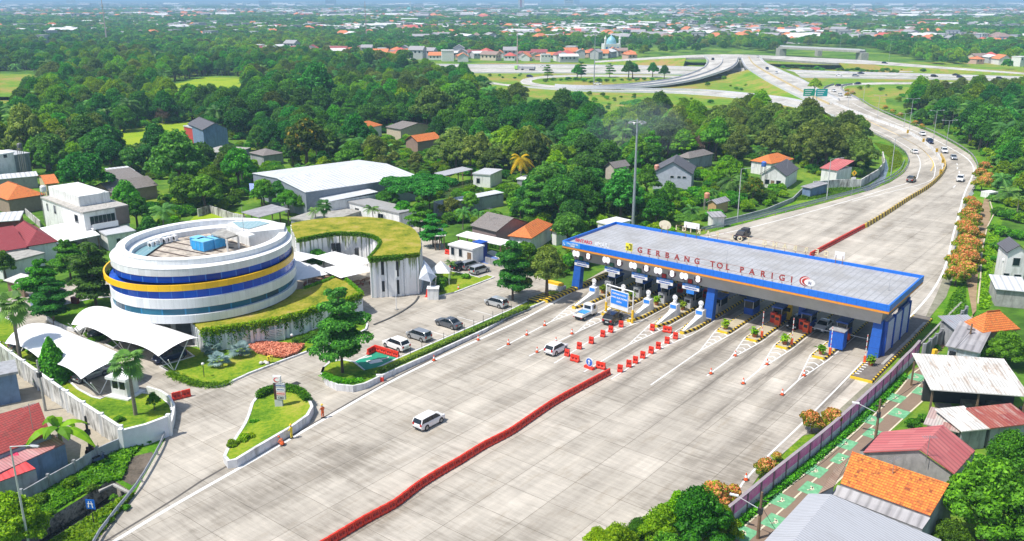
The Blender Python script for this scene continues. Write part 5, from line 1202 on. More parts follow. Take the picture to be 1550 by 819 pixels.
t=thing('white_pillar_box',P(656,452),0,'white square pillar at the yard entrance beside the curved annex','pillar');mb=MB();mb.box(-.9,-.7,0,.9,.7,1.9);mb.build('pillar',WHITEW,t);mb=MB();mb.box(-1,-.8,1.902,1,.8,2.0);mb.build('cap',WHITE,t)
# ---------------------------------------------------------------- fabric car ports
def carport(name,A,B,half,zr,label,nsc=2):
 """barrel of white fabric from ridge point A to ridge point B (px at height zr), scalloped edges, V posts"""
 a,b=P(*A,zr),P(*B,zr);c=(a+b)/2;d=(b-a);d.z=0;L=d.length;ang=math.atan2(d.y,d.x)
 t=thing(name,(c.x,c.y,0),ang,label,'car port');nu,nv=36,12;vs=[]
 for i in range(nu+1):
  u=i/nu;x=(u-.5)*L
  for j in range(nv+1):
   v=2*j/nv-1;sc=abs(math.sin(math.pi*u*nsc)) if nsc else 0
   hw=half*(1-.13*sc);endp=abs(2*u-1) ** 3
   z=zr-1.35*v*v*(1-.18*sc)-.35*math.sin(math.pi*u*nsc) ** 2*(1-v*v)*.8
   vs.append((x+(L*.05)*(1 if u>.5 else-1)*endp*(-(v*v)) ,v*hw,z))
 fs=[(i*(nv+1)+j,i*(nv+1)+j+1,(i+1)*(nv+1)+j+1,(i+1)*(nv+1)+j) for i in range(nu) for j in range(nv)]
 mb=MB();mb.add(vs,fs);fab=mb.build('fabric_roof',mat('white_membrane',(.82,.82,.82),.55,var=.02),t,smooth=True,fix=False)
 for x in (-L/2+.5,0,L/2-.5):
  for y in (-half*.15,):
   mb=MB()
   for e in ((-.9,-half*.9,zr-1.6),(.9,-half*.9,zr-1.6),(0,half*.2,zr-.1)):mb.tube((x,-half*.55,0),(x+e[0],e[1],e[2]),.06,n=6)
   mb.build('branching_post',WHITE,t)
 return t
carport('fabric_carport',(135,465),(282,515),3.6,3.9,'arched white fabric car port nearest the round office')
carport('fabric_carport',(42,491),(172,547),3.8,3.9,'arched white fabric car port beside the perimeter wall')
# guard kiosk
t=thing('guard_kiosk',P(191,598),R(-20),'small white guard kiosk with dark windows under the fan palm','kiosk')
mb=MB();mb.box(-1.7,-1.5,.1,1.7,1.5,.3);mb.build('plinth',WHITE,t)
mb=MB();mb.box(-1.2,-1.0,.3,1.2,1.0,1.2);mb.box(-1.2,-1,1.2,-1.0,1,2.5);mb.box(1.0,-1,1.2,1.2,1,2.5);mb.box(-.1,-1,1.2,.1,1,2.5);mb.box(-1.2,.8,1.2,1.2,1,2.5);mb.build('wall',WHITEW,t)
mb=MB();mb.box(-.98,-.95,1.2,-.12,-.9,2.48);mb.build('window',GLASSD,t);mb=MB();mb.box(.12,-.95,1.2,.98,-.9,2.48);mb.build('window',GLASSD,t);mb=MB();mb.box(-1.22,-.6,.32,-1.205,.5,2.3);mb.build('door',GLASSD,t)
mb=MB();mb.box(-1.6,-1.4,2.5,1.6,1.4,2.85);mb.build('kiosk_roof',WHITE,t)
# entrance pylon sign on the teardrop island
p=P(423,616,.35);t=thing('pylon_sign',(p.x,p.y,.12),R(-8),'brown pylon sign with stacked white panels and a red emblem on the teardrop island','sign')
brn=mat('dark_brown_panel',(.06,.025,.02),.5)
mb=MB();mb.box(-.55,-.2,0,.55,.2,.25);mb.build('base',brn,t);mb=MB();mb.box(-.48,-.16,.25,.48,.16,1.25);mb.build('grey_plinth',LGREY,t)
mb=MB();mb.box(-.48,-.16,1.252,.0,.16,3.45);mb.build('column',brn,t);mb=MB();mb.box(-.5,-.18,3.45,.45,.18,4.3);mb.build('top_panel',WHITE,t)
mb=MB();disc(mb,0,3.85,.38,.3,-.2,-.182,20);mb.build('emblem_ring',mat('emblem_red',(.6,.03,.05),.5),t);mb=MB();disc(mb,.1,3.87,.32,.21,-.22,-.202,20);mb.build('emblem_oval',WHITE,t)
for k,(m_,tx,tm) in enumerate(((LGREY,'KANTOR TOL',BLUE),(WHITE,'SERPONG',BLUE),(mat('pale_pink_panel',(.75,.55,.55),.5),'RUANG 24',RED),(LGREY,'CBD',mat('black_letters',(.02,.02,.05),.5)))):
 z0=2.95-k*.53;mb=MB();mb.box(-.14,-.22,z0-.03,.92,.1,z0+.43);mb.build('direction_panel',m_,t);put(text_mesh(tx,.2 if k<3 else .36,.005,tm,.006),'lettering',t,(.39,-.23,z0+.2))
# little garden lamps
for i,(u,v) in enumerate(((309,570),(443,525))):
 t=thing('globe_lamp',P(u,v,.2),0,['small white globe lamp on the front lawn left of the silver palms','small white globe lamp on the lawn beside the slatted screen'][i],'lamp');mb=MB();mb.tube((0,0,0),(0,0,1.6),.05,n=6);mb.build('post',DARK,t);mb=MB();mb.lathe([(0.01,1.6),(.17,1.68),(.2,1.8),(.17,1.92),(.01,2)],n=12);mb.build('globe',WHITE,t,smooth=True)
# mailbox-like red box, far left
t=thing('red_cabinet',P(115,463),R(-20),'dark red upright cabinet beside the path left of the round office','cabinet');mb=MB();mb.box(-.6,-.3,0,.6,.3,1.5);mb.build('cabinet',mat('maroon_paint',(.2,.01,.02),.5),t);mb=MB();mb.box(-.55,-.32,.1,-.02,-.302,1.4);mb.box(.02,-.32,.1,.55,-.302,1.4);mb.build('door',mat('maroon_door',(.15,.01,.015),.5),t)
# manhole
s_=P(445,582);mb=MB();mb.obox(s_,HEAD,.8,.5,.02,.032);tag(mb.build('drain_cover',DARK),'dark drain grate set in the yard behind the pylon sign','drain cover')
# ================================================================ HOUSES AND SHEDS
def tile_mat(name,c,c2,px=.28,py=.32,stain=(.08,.05,.04),amt=.5):
 """roof tiles: courses and columns with mixed tiles"""
 m,nt,b=nodes(name);v=coord(nt,'UV');s=nt.nodes.new('ShaderNodeSeparateXYZ');nt.links.new(v,s.inputs[0])
 x=math_n(nt,'DIVIDE',s.outputs[0],px);y=math_n(nt,'DIVIDE',s.outputs[1],py)
 cell=nt.nodes.new('ShaderNodeCombineXYZ');nt.links.new(math_n(nt,'FLOOR',x),cell.inputs[0]);nt.links.new(math_n(nt,'FLOOR',y),cell.inputs[1])
 wn=nt.nodes.new('ShaderNodeTexWhiteNoise');nt.links.new(cell.outputs[0],wn.inputs['Vector'])
 col=mix_n(nt,wn.outputs['Value'],c,c2)
 g=noise_n(nt,v,1.6,5,.75);k=math_n(nt,'ADD',math_n(nt,'MULTIPLY',g,.7),math_n(nt,'MULTIPLY',wn.outputs['Value'],.3))
 col=mix_n(nt,math_n(nt,'MULTIPLY',ramp_n(nt,k,((.52,0.0),(.68,1.0))),amt),col,stain)
 ed=math_n(nt,'MAXIMUM',math_n(nt,'LESS_THAN',math_n(nt,'FRACT',y),.2),math_n(nt,'MULTIPLY',math_n(nt,'LESS_THAN',math_n(nt,'FRACT',x),.14),.7))
 col=mix_n(nt,ed,col,tuple(q*.45 for q in c))
 nt.links.new(col,b.inputs['Base Color']);b.inputs['Roughness'].default_value=.8;MATS[name]=m;return m
def sheet_mat(name,c,c2,p=.35,rust=(.3,.1,.05),amt=.5,sheetw=1.6):
 """corrugated sheets laid side by side, each of its own tone"""
 m,nt,b=nodes(name);v=coord(nt,'UV');s=nt.nodes.new('ShaderNodeSeparateXYZ');nt.links.new(v,s.inputs[0])
 cell=nt.nodes.new('ShaderNodeCombineXYZ');nt.links.new(math_n(nt,'FLOOR',math_n(nt,'DIVIDE',s.outputs[0],sheetw)),cell.inputs[0]);nt.links.new(math_n(nt,'FLOOR',math_n(nt,'DIVIDE',s.outputs[1],sheetw*1.7)),cell.inputs[1])
 wn=nt.nodes.new('ShaderNodeTexWhiteNoise');nt.links.new(cell.outputs[0],wn.inputs['Vector'])
 col=mix_n(nt,wn.outputs['Value'],c,c2)
 g=noise_n(nt,map_n(nt,v,(1.6,.35,1)),.7,5,.7)
 col=mix_n(nt,math_n(nt,'MULTIPLY',ramp_n(nt,g,((.5,0.0),(.66,1.0))),amt),col,rust)
 f=math_n(nt,'ABSOLUTE',math_n(nt,'SUBTRACT',math_n(nt,'FRACT',math_n(nt,'DIVIDE',s.outputs[0],p)),.5))
 col=mix_n(nt,1.0,col,ramp_n(nt,f,((.0,.62),(.28,1.0))),'MULTIPLY')
 nt.links.new(col,b.inputs['Base Color']);b.inputs['Roughness'].default_value=.55;MATS[name]=m;return m
TO=tile_mat('orange_tiles',(.62,.15,.035),(.8,.27,.05));TOS=tile_mat('mottled_orange_tiles',(.58,.13,.025),(.88,.33,.04),.24,.3,stain=(.16,.03,.015),amt=.9)
TR=tile_mat('red_tiles',(.32,.045,.04),(.42,.07,.06));TMA=tile_mat('maroon_tiles',(.26,.03,.04),(.33,.05,.06),amt=.2)
TG=tile_mat('grey_brown_tiles',(.2,.18,.17),(.28,.25,.23));TDG=tile_mat('dark_slate_tiles',(.1,.1,.115),(.14,.14,.16),amt=.2)
TP=sheet_mat('pink_metal_tiles',(.48,.12,.12),(.56,.17,.16),.7,(.3,.1,.09),.4,1.0)
SW=sheet_mat('white_corrugated',(.6,.62,.64),(.68,.7,.72),1.1,(.42,.42,.4),.5,2.2);SG=sheet_mat('grey_corrugated',(.40,.41,.44),(.46,.47,.5),.3,(.33,.33,.34),.4,30)
SR=sheet_mat('rusty_white_sheets',(.56,.54,.5),(.76,.74,.7),.4,(.34,.24,.16),.85,1.0);SRR=sheet_mat('rust_red_sheets',(.28,.05,.04),(.4,.12,.08),.4,(.6,.52,.45),.6,1.3)
SA=sheet_mat('asbestos_sheets',(.3,.29,.3),(.4,.39,.4),.9,(.2,.19,.2),.6,1.1);SB=sheet_mat('blue_grey_sheet',(.25,.36,.5),(.35,.46,.6),.5)
SRED=sheet_mat('bright_red_sheet',(.72,.06,.06),(.8,.1,.1),.6,(.6,.05,.05),.2,3)
def roof_uv(name,planes,m,parent,th=.12):
 """each plane: 3 or 4 corners, first edge is the eave"""
 me=bpy.data.meshes.new(name);vs=[];fs=[];uv=[]
 for pl in planes:
  pl=[Vector(p) for p in pl];ex=(pl[1]-pl[0]).normalized();nn=ex.cross(pl[-1]-pl[0]).normalized();ey=nn.cross(ex)
  if nn.z<0:nn=-nn
  o=len(vs);k=len(pl)
  vs+=[tuple(p) for p in pl]+[tuple(p-Vector((0,0,th))) for p in pl]
  fs.append(tuple(range(o,o+k)));uv+=[((p-pl[0]).dot(ex),(p-pl[0]).dot(ey)) for p in pl]
  fs.append(tuple(range(o+2*k-1,o+k-1,-1)));uv+=[(0,0)]*k
  for i in range(k):
   j=(i+1)%k;fs.append((o+i,o+k+i,o+k+j,o+j));uv+=[(0,0)]*4
 me.from_pydata(vs,[],fs);u=me.uv_layers.new(name='UVMap');u.data.foreach_set('uv',[c for q in uv for c in q]);me.materials.append(m)
 return put(me,name,parent)
def rect3(A,B,C,z):
 a,b,c=P(*A,z),P(*B,z),P(*C,z);d=b-a;d.z=0;w_=d.length;d.normalize();n_=Vector((-d.y,d.x,0));return a,math.atan2(d.y,d.x),w_,(c-b).dot(n_)
winF=mat('window_frame_grey',(.55,.55,.55),.5)
def window(par,x,y,z,w_,h_,face='f',fr=None,glass=None):
 o=.05
 def bx(mb,a,b,z0,z1,p,q):
  if face=='f':mb.box(x+a,y-q,z0,x+b,y-p,z1)
  elif face=='b':mb.box(x+a,y+p,z0,x+b,y+q,z1)
  elif face=='r':mb.box(x+p,y+a,z0,x+q,y+b,z1)
  else:mb.box(x-q,y+a,z0,x-p,y+b,z1)
 mb=MB();bx(mb,-.08,w_+.08,z-.08,z+h_+.08,.003,.05);f=mb.build('window',fr or winF,par)
 mb=MB();n=max(1,round(w_/.9));
 for k in range(n):bx(mb,k*w_/n+.03,(k+1)*w_/n-.03,z,z+h_,.052,.07)
 mb.build('pane',glass or GLASSD,f);return f
def house(label,A,B,C,z,roof,rh,rm,wm=None,over=.35,wins=(),door=None,name='house',cat='house',group=None,open_=False,zfix=True,extra=None):
 o,ang,w_,d_=rect3(A,B,C,z)
 if d_<0:raise ValueError(label)
 t=thing(name,(o.x,o.y,0),ang,label,cat,group);i=over if roof != 'flat' else .0
 x0,y0,x1,y1=i,i,w_-i,d_-i;wm=wm or WHITEW;zw=z-.13
 mb=MB()
 if open_:
  mb=None
  for x in (x0,(x0+x1)/2,x1):
   for y in (y0,y1):q=MB();q.box(x-.1,y-.1,0,x+.1,y+.1,zw);q.build('post',WOOD,t)
 else:
  hip_in=min(w_,d_)/2
  mb.box(x0,y0,0,x1,y1,zw)
  if roof=='gx':mb.add([(x0+.01,y0,zw),(x0+.01,y1,zw),(x0+.01,d_/2,z+rh-.15),(x1-.01,y0,zw),(x1-.01,y1,zw),(x1-.01,d_/2,z+rh-.15)],[(0,2,1),(3,4,5)])
  if roof=='gy':mb.add([(x0,y0+.01,zw),(x1,y0+.01,zw),(w_/2,y0+.01,z+rh-.15),(x0,y1-.01,zw),(x1,y1-.01,zw),(w_/2,y1-.01,z+rh-.15)],[(0,1,2),(3,5,4)])
  mb.build('wall',wm,t,fix=False)
 W2,D2=w_,d_
 if roof=='gx':pl=[[(0,0,z),(W2,0,z),(W2,D2/2,z+rh),(0,D2/2,z+rh)],[(W2,D2,z),(0,D2,z),(0,D2/2,z+rh),(W2,D2/2,z+rh)]]
 elif roof=='gy':pl=[[(0,D2,z),(0,0,z),(W2/2,0,z+rh),(W2/2,D2,z+rh)],[(W2,0,z),(W2,D2,z),(W2/2,D2,z+rh),(W2/2,0,z+rh)]]
 elif roof=='hip':
  if W2>=D2:r0,r1=(D2/2,D2/2),(W2-D2/2,D2/2)
  else:r0,r1=(W2/2,W2/2),(W2/2,D2-W2/2)
  a_,b_=(*r0,z+rh),(*r1,z+rh)
  if W2>=D2:pl=[[(0,0,z),(W2,0,z),b_,a_],[(W2,D2,z),(0,D2,z),a_,b_],[(0,D2,z),(0,0,z),a_],[(W2,0,z),(W2,D2,z),b_]]
  else:pl=[[(0,D2,z),(0,0,z),a_,b_],[(W2,0,z),(W2,D2,z),b_,a_],[(0,0,z),(W2,0,z),a_],[(W2,D2,z),(0,D2,z),b_]]
 elif roof=='shed':pl=[[(0,0,z),(W2,0,z),(W2,D2,z+rh),(0,D2,z+rh)]]
 else:pl=[[(-.2,-.2,z),(W2+.2,-.2,z),(W2+.2,D2+.2,z),(-.2,D2+.2,z)]]
 rf=roof_uv('roof',pl,rm,t,.12 if roof != 'flat' else .3)
 if roof in ('gx','hip') and W2>=D2:
  mb=MB();a_=0 if roof=='gx' else D2/2;mb.tube((a_,D2/2,z+rh+.02),(W2-a_,D2/2,z+rh+.02),.12,n=6);mb.build('ridge',rm,rf)
 for q in wins:
  f,x,zz,ww,hh=q
  if f=='f':window(t,x*w_,y0,zz,ww,hh,'f')
  elif f=='r':window(t,x1,x*d_,zz,ww,hh,'r')
  else:window(t,x0,x*d_,zz,ww,hh,'l')
 if door is not None:
  f,x=door;mb=MB()
  if f=='f':mb.box(x*w_,y0-.05,0,x*w_+.95,y0-.003,2.1)
  else:mb.box(x1+.003,x*d_,0,x1+.05,x*d_+.95,2.1)
  mb.build('door',WOOD,t)
 return t,w_,d_
F,Rr_='f','r'
# ---- left: white modern house and neighbours
t,w_,d_=house('white two-storey modern house with a balcony, left of the round office',(63,298),(126,321),(186,308),7.2,'flat',0,mat('dirty_flat_roof',(.4,.38,.35),.9,var=.3),WHITEW,wins=[('f',.28,4.6,1.0,1.7),('f',.78,4.4,1.6,1.6),('r',.12,4.3,5.0,1.7),('f',.1,4.6,.7,1.5)],door=('r',.3))
mb=MB();mb.box(.3,1.5,7.21,w_*.75,d_-1,9.3);mb.build('upper_storey',WHITEW,t)
mb=MB();mb.box(w_+.0,d_*.1,3.6,w_+1.4,d_*.68,3.85);mb.box(w_+1.3,d_*.1,3.85,w_+1.4,d_*.68,4.7);mb.build('balcony',WHITE,t)
mb=MB();mb.box(w_-.1,d_*.72,3.4,w_+.35,d_+.1,7.0);mb.build('brown_panel',mat('brown_cladding',(.2,.15,.13),.7),t)
house('small white annex with porch roof at the right of the modern house',(149,348),(162,355.5),(198,345.5),3.3,'flat',0,LGREY,WHITEW,wins=[('r',.3,.9,.8,1.3)],door=('r',.55))
house('wide white fabric roof before the modern house',(60,345),(86,369),(148,356),2.9,'shed',.5,mat('white_canvas',(.8,.8,.78),.6,var=.02),open_=True,name='carport_roof',cat='roof')
house('house with a maroon hipped tile roof and white walls, far left',(11,350),(41,373),(82,361),3.6,'hip',2.2,TMA,WHITEW)
house('house with a maroon gable roof at the left picture edge',(-35,352),(0,381),(35,368),3.4,'gy',2.4,TMA,WHITEW)
house('low building with a flat concrete roof below the maroon roofs',(-30,392),(2,399),(54,380),3.0,'flat',0,CONC,WHITEW,wins=[('f',.5,.8,1.5,1.3)])
house('brown wooden stall beneath the trees at the far left',(5,424),(33,431),(50,421),2.4,'shed',.4,SR,WOOD,name='stall',cat='stall')
house('small kiosk with a mixed grey roof left of the yard trees',(38,442),(64,452),(90,438),2.4,'shed',.4,TG,mat('stall_blue',(.2,.25,.4),.8),name='kiosk',cat='kiosk')
house('house with an orange hipped tile roof at the left picture edge',(-25,290),(11,303),(67,293),3.6,'hip',2.4,TO,mat('brown_wall',(.3,.22,.16),.9))
house('small house with an orange tile roof and yellowish wall behind the hipped one',(56,266),(68,279),(88,275),3.6,'gy',1.2,TO,mat('yellowish_wall',(.5,.42,.25),.9))
house('grey concrete building with a white roof room at the left picture edge',(-45,244),(44,231),(42,222),6.5,'flat',0,LGREY,MGREY,wins=[])
house('white block standing on the grey concrete building',(-20,236),(20,230),(22,222),8.2,'flat',0,WHITE,WHITEW,wins=[('f',.6,7.0,1.0,.9)])
house('long white canopy roof below the grey concrete building',(-30,274),(58,266),(55,260),3.2,'shed',.2,SW,MGREY)
house('white sheet roof in front of the orange house at the left edge',(-20,337),(30,333),(22,322),2.8,'shed',.3,SW,mat('dark_red_wall',(.15,.03,.03),.9))
house('blue-grey gabled warehouse house standing alone at the field edge',(283,187),(306,197),(351,196),6.8,'gx',2.0,TDG,BLUEW)
house('red and blue front block of the blue-grey gabled house',(278,190),(291,193),(303,191),6.0,'flat',0,LGREY,mat('brick_red_wall',(.5,.06,.05),.8),name='small_building')
house('low concrete building beside the blue-grey house',(305,229),(352,232),(366,224),2.4,'shed',.3,CONC,MGREY)
house('grey tiled house with an orange ridge under the dark trees',(138,284),(168,292),(190,268),3.2,'gy',1.8,TG,mat('brown_wall2',(.28,.2,.15),.9))
house('small grey tiled shed with white front edge beside it, left of centre',(192,280),(231,275),(220,258),2.8,'shed',1.4,TG,mat('teal_wall',(.06,.14,.12),.9))
house('white long shed roof between the tiled houses and the trees',(170,262),(205,258),(208,251),3,'shed',.3,SW,MGREY)
house('small grey pyramid-roofed house at the wood edge',(376,231),(398,236),(405,226),3.2,'hip',1.3,TG,MGREY)
house('grey wooden pavilion with a grey sheet roof above the curved annex',(365,321),(392,329),(418,314),3.0,'shed',.5,SA,WOOD,open_=True,name='pavilion',cat='pavilion')
# ---- warehouses behind
t,w_,d_=house('large warehouse with a wide white corrugated roof',(381,262),(462,291),(584,253),6.0,'gy',1.0,SW,mat('warehouse_wall',(.22,.25,.3),.8),over=.2)
house('lean-to with a white and blue-grey sheet roof at the front of the warehouse',(466,294),(498,305),(562,290),4.2,'shed',.5,SW,WHITEW,over=.15)
house('white-walled flat building right of the warehouse lean-to',(526,304),(604,322),(612,312),3.6,'flat',0,mat('grey_flat',(.3,.3,.3),.9),WHITEW,wins=[('f',.15,.8,1.4,1.6),('f',.6,.8,1.8,1.6)])
house('grey yard building with a stained flat roof above the curved annex',(440,330),(492,337),(540,318),2.0,'flat',0,CONC,MGREY)
house('long open shed with a pale roof beside the pond',(673,266),(716,256),(712,251),3.4,'shed',.3,SG,MGREY,open_=True,name='shed',cat='shed')
house('small white hut at the end of the pond shed',(716,262),(742,264),(744,255),3.6,'flat',0,LGREY,WHITEW,wins=[('f',.2,1,1,1.3)],name='hut',cat='hut')
sheet('pond',PL((668,290),(690,275),(735,272),(742,277),(700,290),(676,300)),mat('green_water',(.06,.1,.03),.12),.0)
house('long low shed with a white roof in front of the pond',(655,305),(668,309),(740,287),3.0,'shed',.3,SW,MGREY,over=.1,name='shed',cat='shed')
house('low house with a grey gabled roof beside the orange one, behind the white canopies',(711,341),(751,351),(776,331),3.4,'gx',2.0,TG,mat('mauve_wall',(.25,.18,.18),.9))
house('house with a bright orange tiled roof among trees left of the toll gate',(768,357),(805,361),(823,338),3.2,'hip',1.6,TO,WHITEW)
house('small orange roof peeping through the trees left of the toll gate',(832,348),(842,351),(848,343),3.0,'hip',.8,TO,WHITEW)
house('house with an orange tiled roof under the big trees of the wood',(521,194),(545,196),(552,187),4,'hip',1.8,TO,WHITEW)
house('small grey roofed house between the two orange roofs in the wood',(583,192),(606,196),(616,183),4,'gx',1.5,TG,mat('beige_wall',(.5,.42,.32),.9))
house('brown gabled house with an orange tiled roof at the wood edge',(612,212),(632,215),(645,206),3.8,'gy',1.8,TO,mat('brown_gable',(.3,.2,.16),.9))
house('small white-roofed hut by the yellow palm',(783,270),(806,272),(820,267),3,'flat',0,WHITE,MGREY,name='hut',cat='hut')
house('small white building hidden in trees above the left end of the toll roof',(905,335),(926,340),(932,328),3.2,'flat',0,WHITE,WHITEW,name='hut',cat='hut')
house('old house with a narrow beige gable in the wood',(914,252),(930,255),(934,247),5,'gy',1.4,TG,mat('beige_gable',(.5,.45,.38),.9))
house('pale grey gabled house with a black panelled roof right of the mast',(987,261),(1049,264),(1058,252),4.6,'gy',3.0,TDG,mat('pale_lilac_grey',(.45,.47,.55),.8),wins=[('f',.45,3.4,.9,.5),('f',.62,3.4,.9,.5),('f',.75,3.4,.9,.5)])
house('small dark tiled house in the wood behind the pale grey gable',(1024,237),(1044,240),(1050,228),3.6,'hip',1.4,TG,MGREY)
house('small ochre hut below the pale grey house',(1069,306),(1085,309),(1092,301),2.6,'gy',.8,SA,mat('ochre_wall',(.5,.33,.15),.9),name='hut',cat='hut')
house('grey shed roof beside the grass strip near the far road',(1078,329),(1100,328),(1110,322),2.4,'shed',.5,SA,WHITEW,name='shed',cat='shed')
house('white gabled house with a dark tiled roof near the far road',(1150,263),(1191,267),(1221,256),3.6,'gy',2.4,TDG,WHITEW,wins=[('f',.2,1,1.2,1.2),('f',.62,1,1.2,1.2)],door=('f',.42))
house('house with an orange tiled roof behind the white gabled house',(1135,243),(1168,248),(1184,238),3.6,'hip',1.8,TO,WHITEW)
house('house with a pink roof at the wood edge in the bend',(1241,254),(1268,258),(1278,250),4.2,'shed',1.6,TP,WHITEW)
house('small blue-grey hut beside the drain below the pink roof',(1212,282),(1228,285),(1236,276),2.4,'shed',.4,SA,BLUEW,name='hut',cat='hut')
# ATM kiosk etc.
t,w_,d_=house('small white cash-machine kiosk behind the red barriers',(680,369),(715,376.5),(727,370),3.0,'flat',0,WHITE,WHITEW,wins=[('f',.08,1.0,.8,1.4),('f',.42,1.0,.8,1.4)],door=('f',.78),name='kiosk',cat='kiosk')
p=P(727,389);t=thing('blue_container',p,GR,'dark blue upright container at the right end of the white kiosk','container');mb=MB();mb.box(-1,-.9,0,1,.9,3.0);mb.build('body',mat('deep_blue_sheet',(.02,.05,.3),.5),t);mb=MB();mb.box(-1.1,-1,3.002,1.1,1,3.12);mb.build('lid',BLUE,t);mb=MB();mb.box(-.8,-.94,.2,.0,-.902,2.2);mb.build('door',mat('door_blue',(.03,.08,.35),.5),t)
house('long white canopy left of the kiosk, beneath the trees',(656,357.5),(675,356.5),(699,345.5),3.0,'shed',.2,mat('white_canvas2',(.78,.78,.76),.6),open_=True,name='canopy',cat='canopy')
house('long white canopy behind the kiosk',(690,356),(758,371),(762,363),3.0,'shed',.2,mat('white_canvas2',(.78,.78,.76),.6),open_=True,name='canopy',cat='canopy')
house('short white canopy at the right of the long one, by the trees',(763,371),(794,377),(798,370),2.8,'shed',.2,mat('white_canvas2',(.78,.78,.76),.6),open_=True,name='canopy',cat='canopy')
# ---- right side
house('white two-storey house with a dark roof at the right picture edge',(1524,382),(1560,384),(1575,372),6.2,'gy',1.4,TDG,WHITEW,wins=[('f',.35,3.9,1.1,1.3),('f',.05,1.2,.9,1.2),('f',.5,1.0,1.1,1.3)])
house('white block in front of the two-storey house at the right edge',(1519,392),(1542,396),(1548,384),4.5,'flat',0,WHITE,WHITEW,wins=[('f',.1,2.6,.9,1.3),('f',.5,.6,.9,1.3)])
house('grey block-walled shed with a white roof at the right edge',(1507,437),(1560,442),(1568,424),3.0,'shed',.3,SW,mat('grey_blockwork',(.36,.36,.34),.9,var=.2,grime=(.2,.2,.18)),name='shed',cat='shed')
house('house with a bright orange hipped roof behind the big tree, right',(1488,504),(1545,498),(1560,478),3.6,'hip',2.2,TO,mat('brown_wall',(.3,.22,.16),.9))
house('shed with a grey asbestos roof at the corner of the cycle road',(1431,523),(1484,534),(1508,505),3.0,'shed',.8,SA,mat('white_blue_wall',(.55,.6,.68),.8,grime=(.3,.3,.3)),wins=[('f',.12,1.4,.9,.9)],name='shed',cat='shed')
house('grey sheet roof between the asbestos shed and the orange roof',(1449,502),(1495,500),(1510,480),3.2,'shed',.6,sheet_mat('darker_sheets',(.28,.3,.34),(.36,.38,.42),.4),MGREY,name='shed',cat='shed')
t,w_,d_=house('wide open shed with a patchy rusty white sheet roof',(1409,589.5),(1560,600),(1562,556),3.4,'shed',.9,SR,open_=True,name='shed',cat='shed')
mb=MB();mb.box(.5,d_*.45,0,w_,d_*.5,3.2);mb.build('shade_wall',DARK,t)  # near-black colour stands in for the shade under the open roof
for k in range(7):mb=MB();mb.box(1.5+k*3.1,1+(k%3),0,3.2+k*3.1,2.4+(k%3),.7+.3*(k%2));q=tag(mb.build('crate',mat('scrap_wood',(.14,.12,.1),.9,var=.4)),f'{["low dark","tall dark"][k % 2]} heap of timber under the rusty white shed, {["first","second","third","fourth","fifth","sixth","seventh"][k]} from the left','timber heap','timber heaps under the rusty shed');q.location=t.location;q.rotation_euler=t.rotation_euler
house('lower shed with rusty white sheets below the wide open shed',(1456,653),(1502,648),(1498,616),2.6,'shed',.5,SR,MGREY,name='shed',cat='shed')
house('shed with rust-red sheets at the right edge',(1500,648),(1570,640),(1566,612),2.7,'shed',.5,SRR,MGREY,name='shed',cat='shed')
house('small shed with mixed rusty and pale green sheets beside the cycle road',(1398,641),(1452,654),(1456,630),2.3,'shed',.3,sheet_mat('mixed_rust_sheets',(.35,.12,.1),(.6,.62,.58),.3,(.3,.5,.4),.5,.9),MGREY,name='shed',cat='shed')
# explicit houses near the bottom right
def planes_house(label,planes,rm,walls,wm,name='house'):
 o=planes[0][0].copy();o.z=0;t=thing(name,o,0,label,'house')
 rf=roof_uv('roof',[[p-o for p in pl] for pl in planes],rm,t,.12);mb=MB()
 for w in walls:
  n=len(w);mb.add([p-o for p in w],[tuple(range(n))])
 mb.build('wall',wm,t,fix=False);return t,o
def down(p,z=0.0):return Vector((p.x,p.y,z))
zE,zR=4.0,5.9
e0,e1=P(1307,684,zE),P(1334,654,zE);r0,r1=P(1392.5,680,zR),P(1427,643,zR);f0,f1=P(1445,717,zE),P(1476,682,zE)
ins=Vector((-.2,.3,0))
planes_house('house with pink-red metal roof and bare grey gable beside the cycle road',[[e0,e1,r1,r0],[f0,f1,r1,r0]],TP,
     [[down(e0)+ins,down(f0)+ins,f0+ins-Vector((0,0,.1)),r0+ins-Vector((0,0,.1)),e0+ins-Vector((0,0,.1))],[down(f0)+ins,down(f1),f1,f0+ins],[down(e1),down(e0)+ins,e0+ins,e1]],mat('bare_grey_plaster',(.42,.41,.4),.9,var=.15,grime=(.25,.25,.24)))
a0,a1,b1,b0=P(1272,732,4.3),P(1408,781,4.3),P(1437,732,5.9),P(1290,683,5.9)
c0,c1=b0+(b0-a0)*.5-Vector((0,0,2.4)),b1+(b1-a1)*.5-Vector((0,0,2.4));
planes_house('house with a mottled orange tile roof between the pink roof and the grey sheet roof',[[a0,a1,b1,b0],[c1,c0,b0,b1]],TOS,
     [[down(a0),down(a1),a1,a0],[down(a1),down(c1),c1,b1-Vector((0,0,.1)),a1],[down(a0),a0,b0-Vector((0,0,.1)),c0,down(c0)]],MGREY)
a0,a1,b1,b0=P(1259,748,3.6),P(1396,801,3.6),P(1408,784,4.2),P(1268,734,4.2)
planes_house('grey asbestos lean-to roof along the front of the mottled orange roof',[[a0,a1,b1,b0]],SA,[[down(a0),down(a1),a1,a0],[down(a1),down(b1),b1,a1]],MGREY,name='lean_to')
r0,r1=P(1258,748,6.6),P(1152,880,6.6);l0,l1=P(1224,747,5.6),P(1100,880,5.6);q0,q1=P(1425,817,4.4),P(1340,950,4.4)
planes_house('building with a large ribbed light grey sheet roof at the bottom edge',[[l1,l0,r0,r1],[q0,q1,r1,r0]],SG,[[down(l0),down(q0),q0,r0-Vector((0,0,.1)),l0],[down(l1),down(l0),l0,l1]],MGREY)
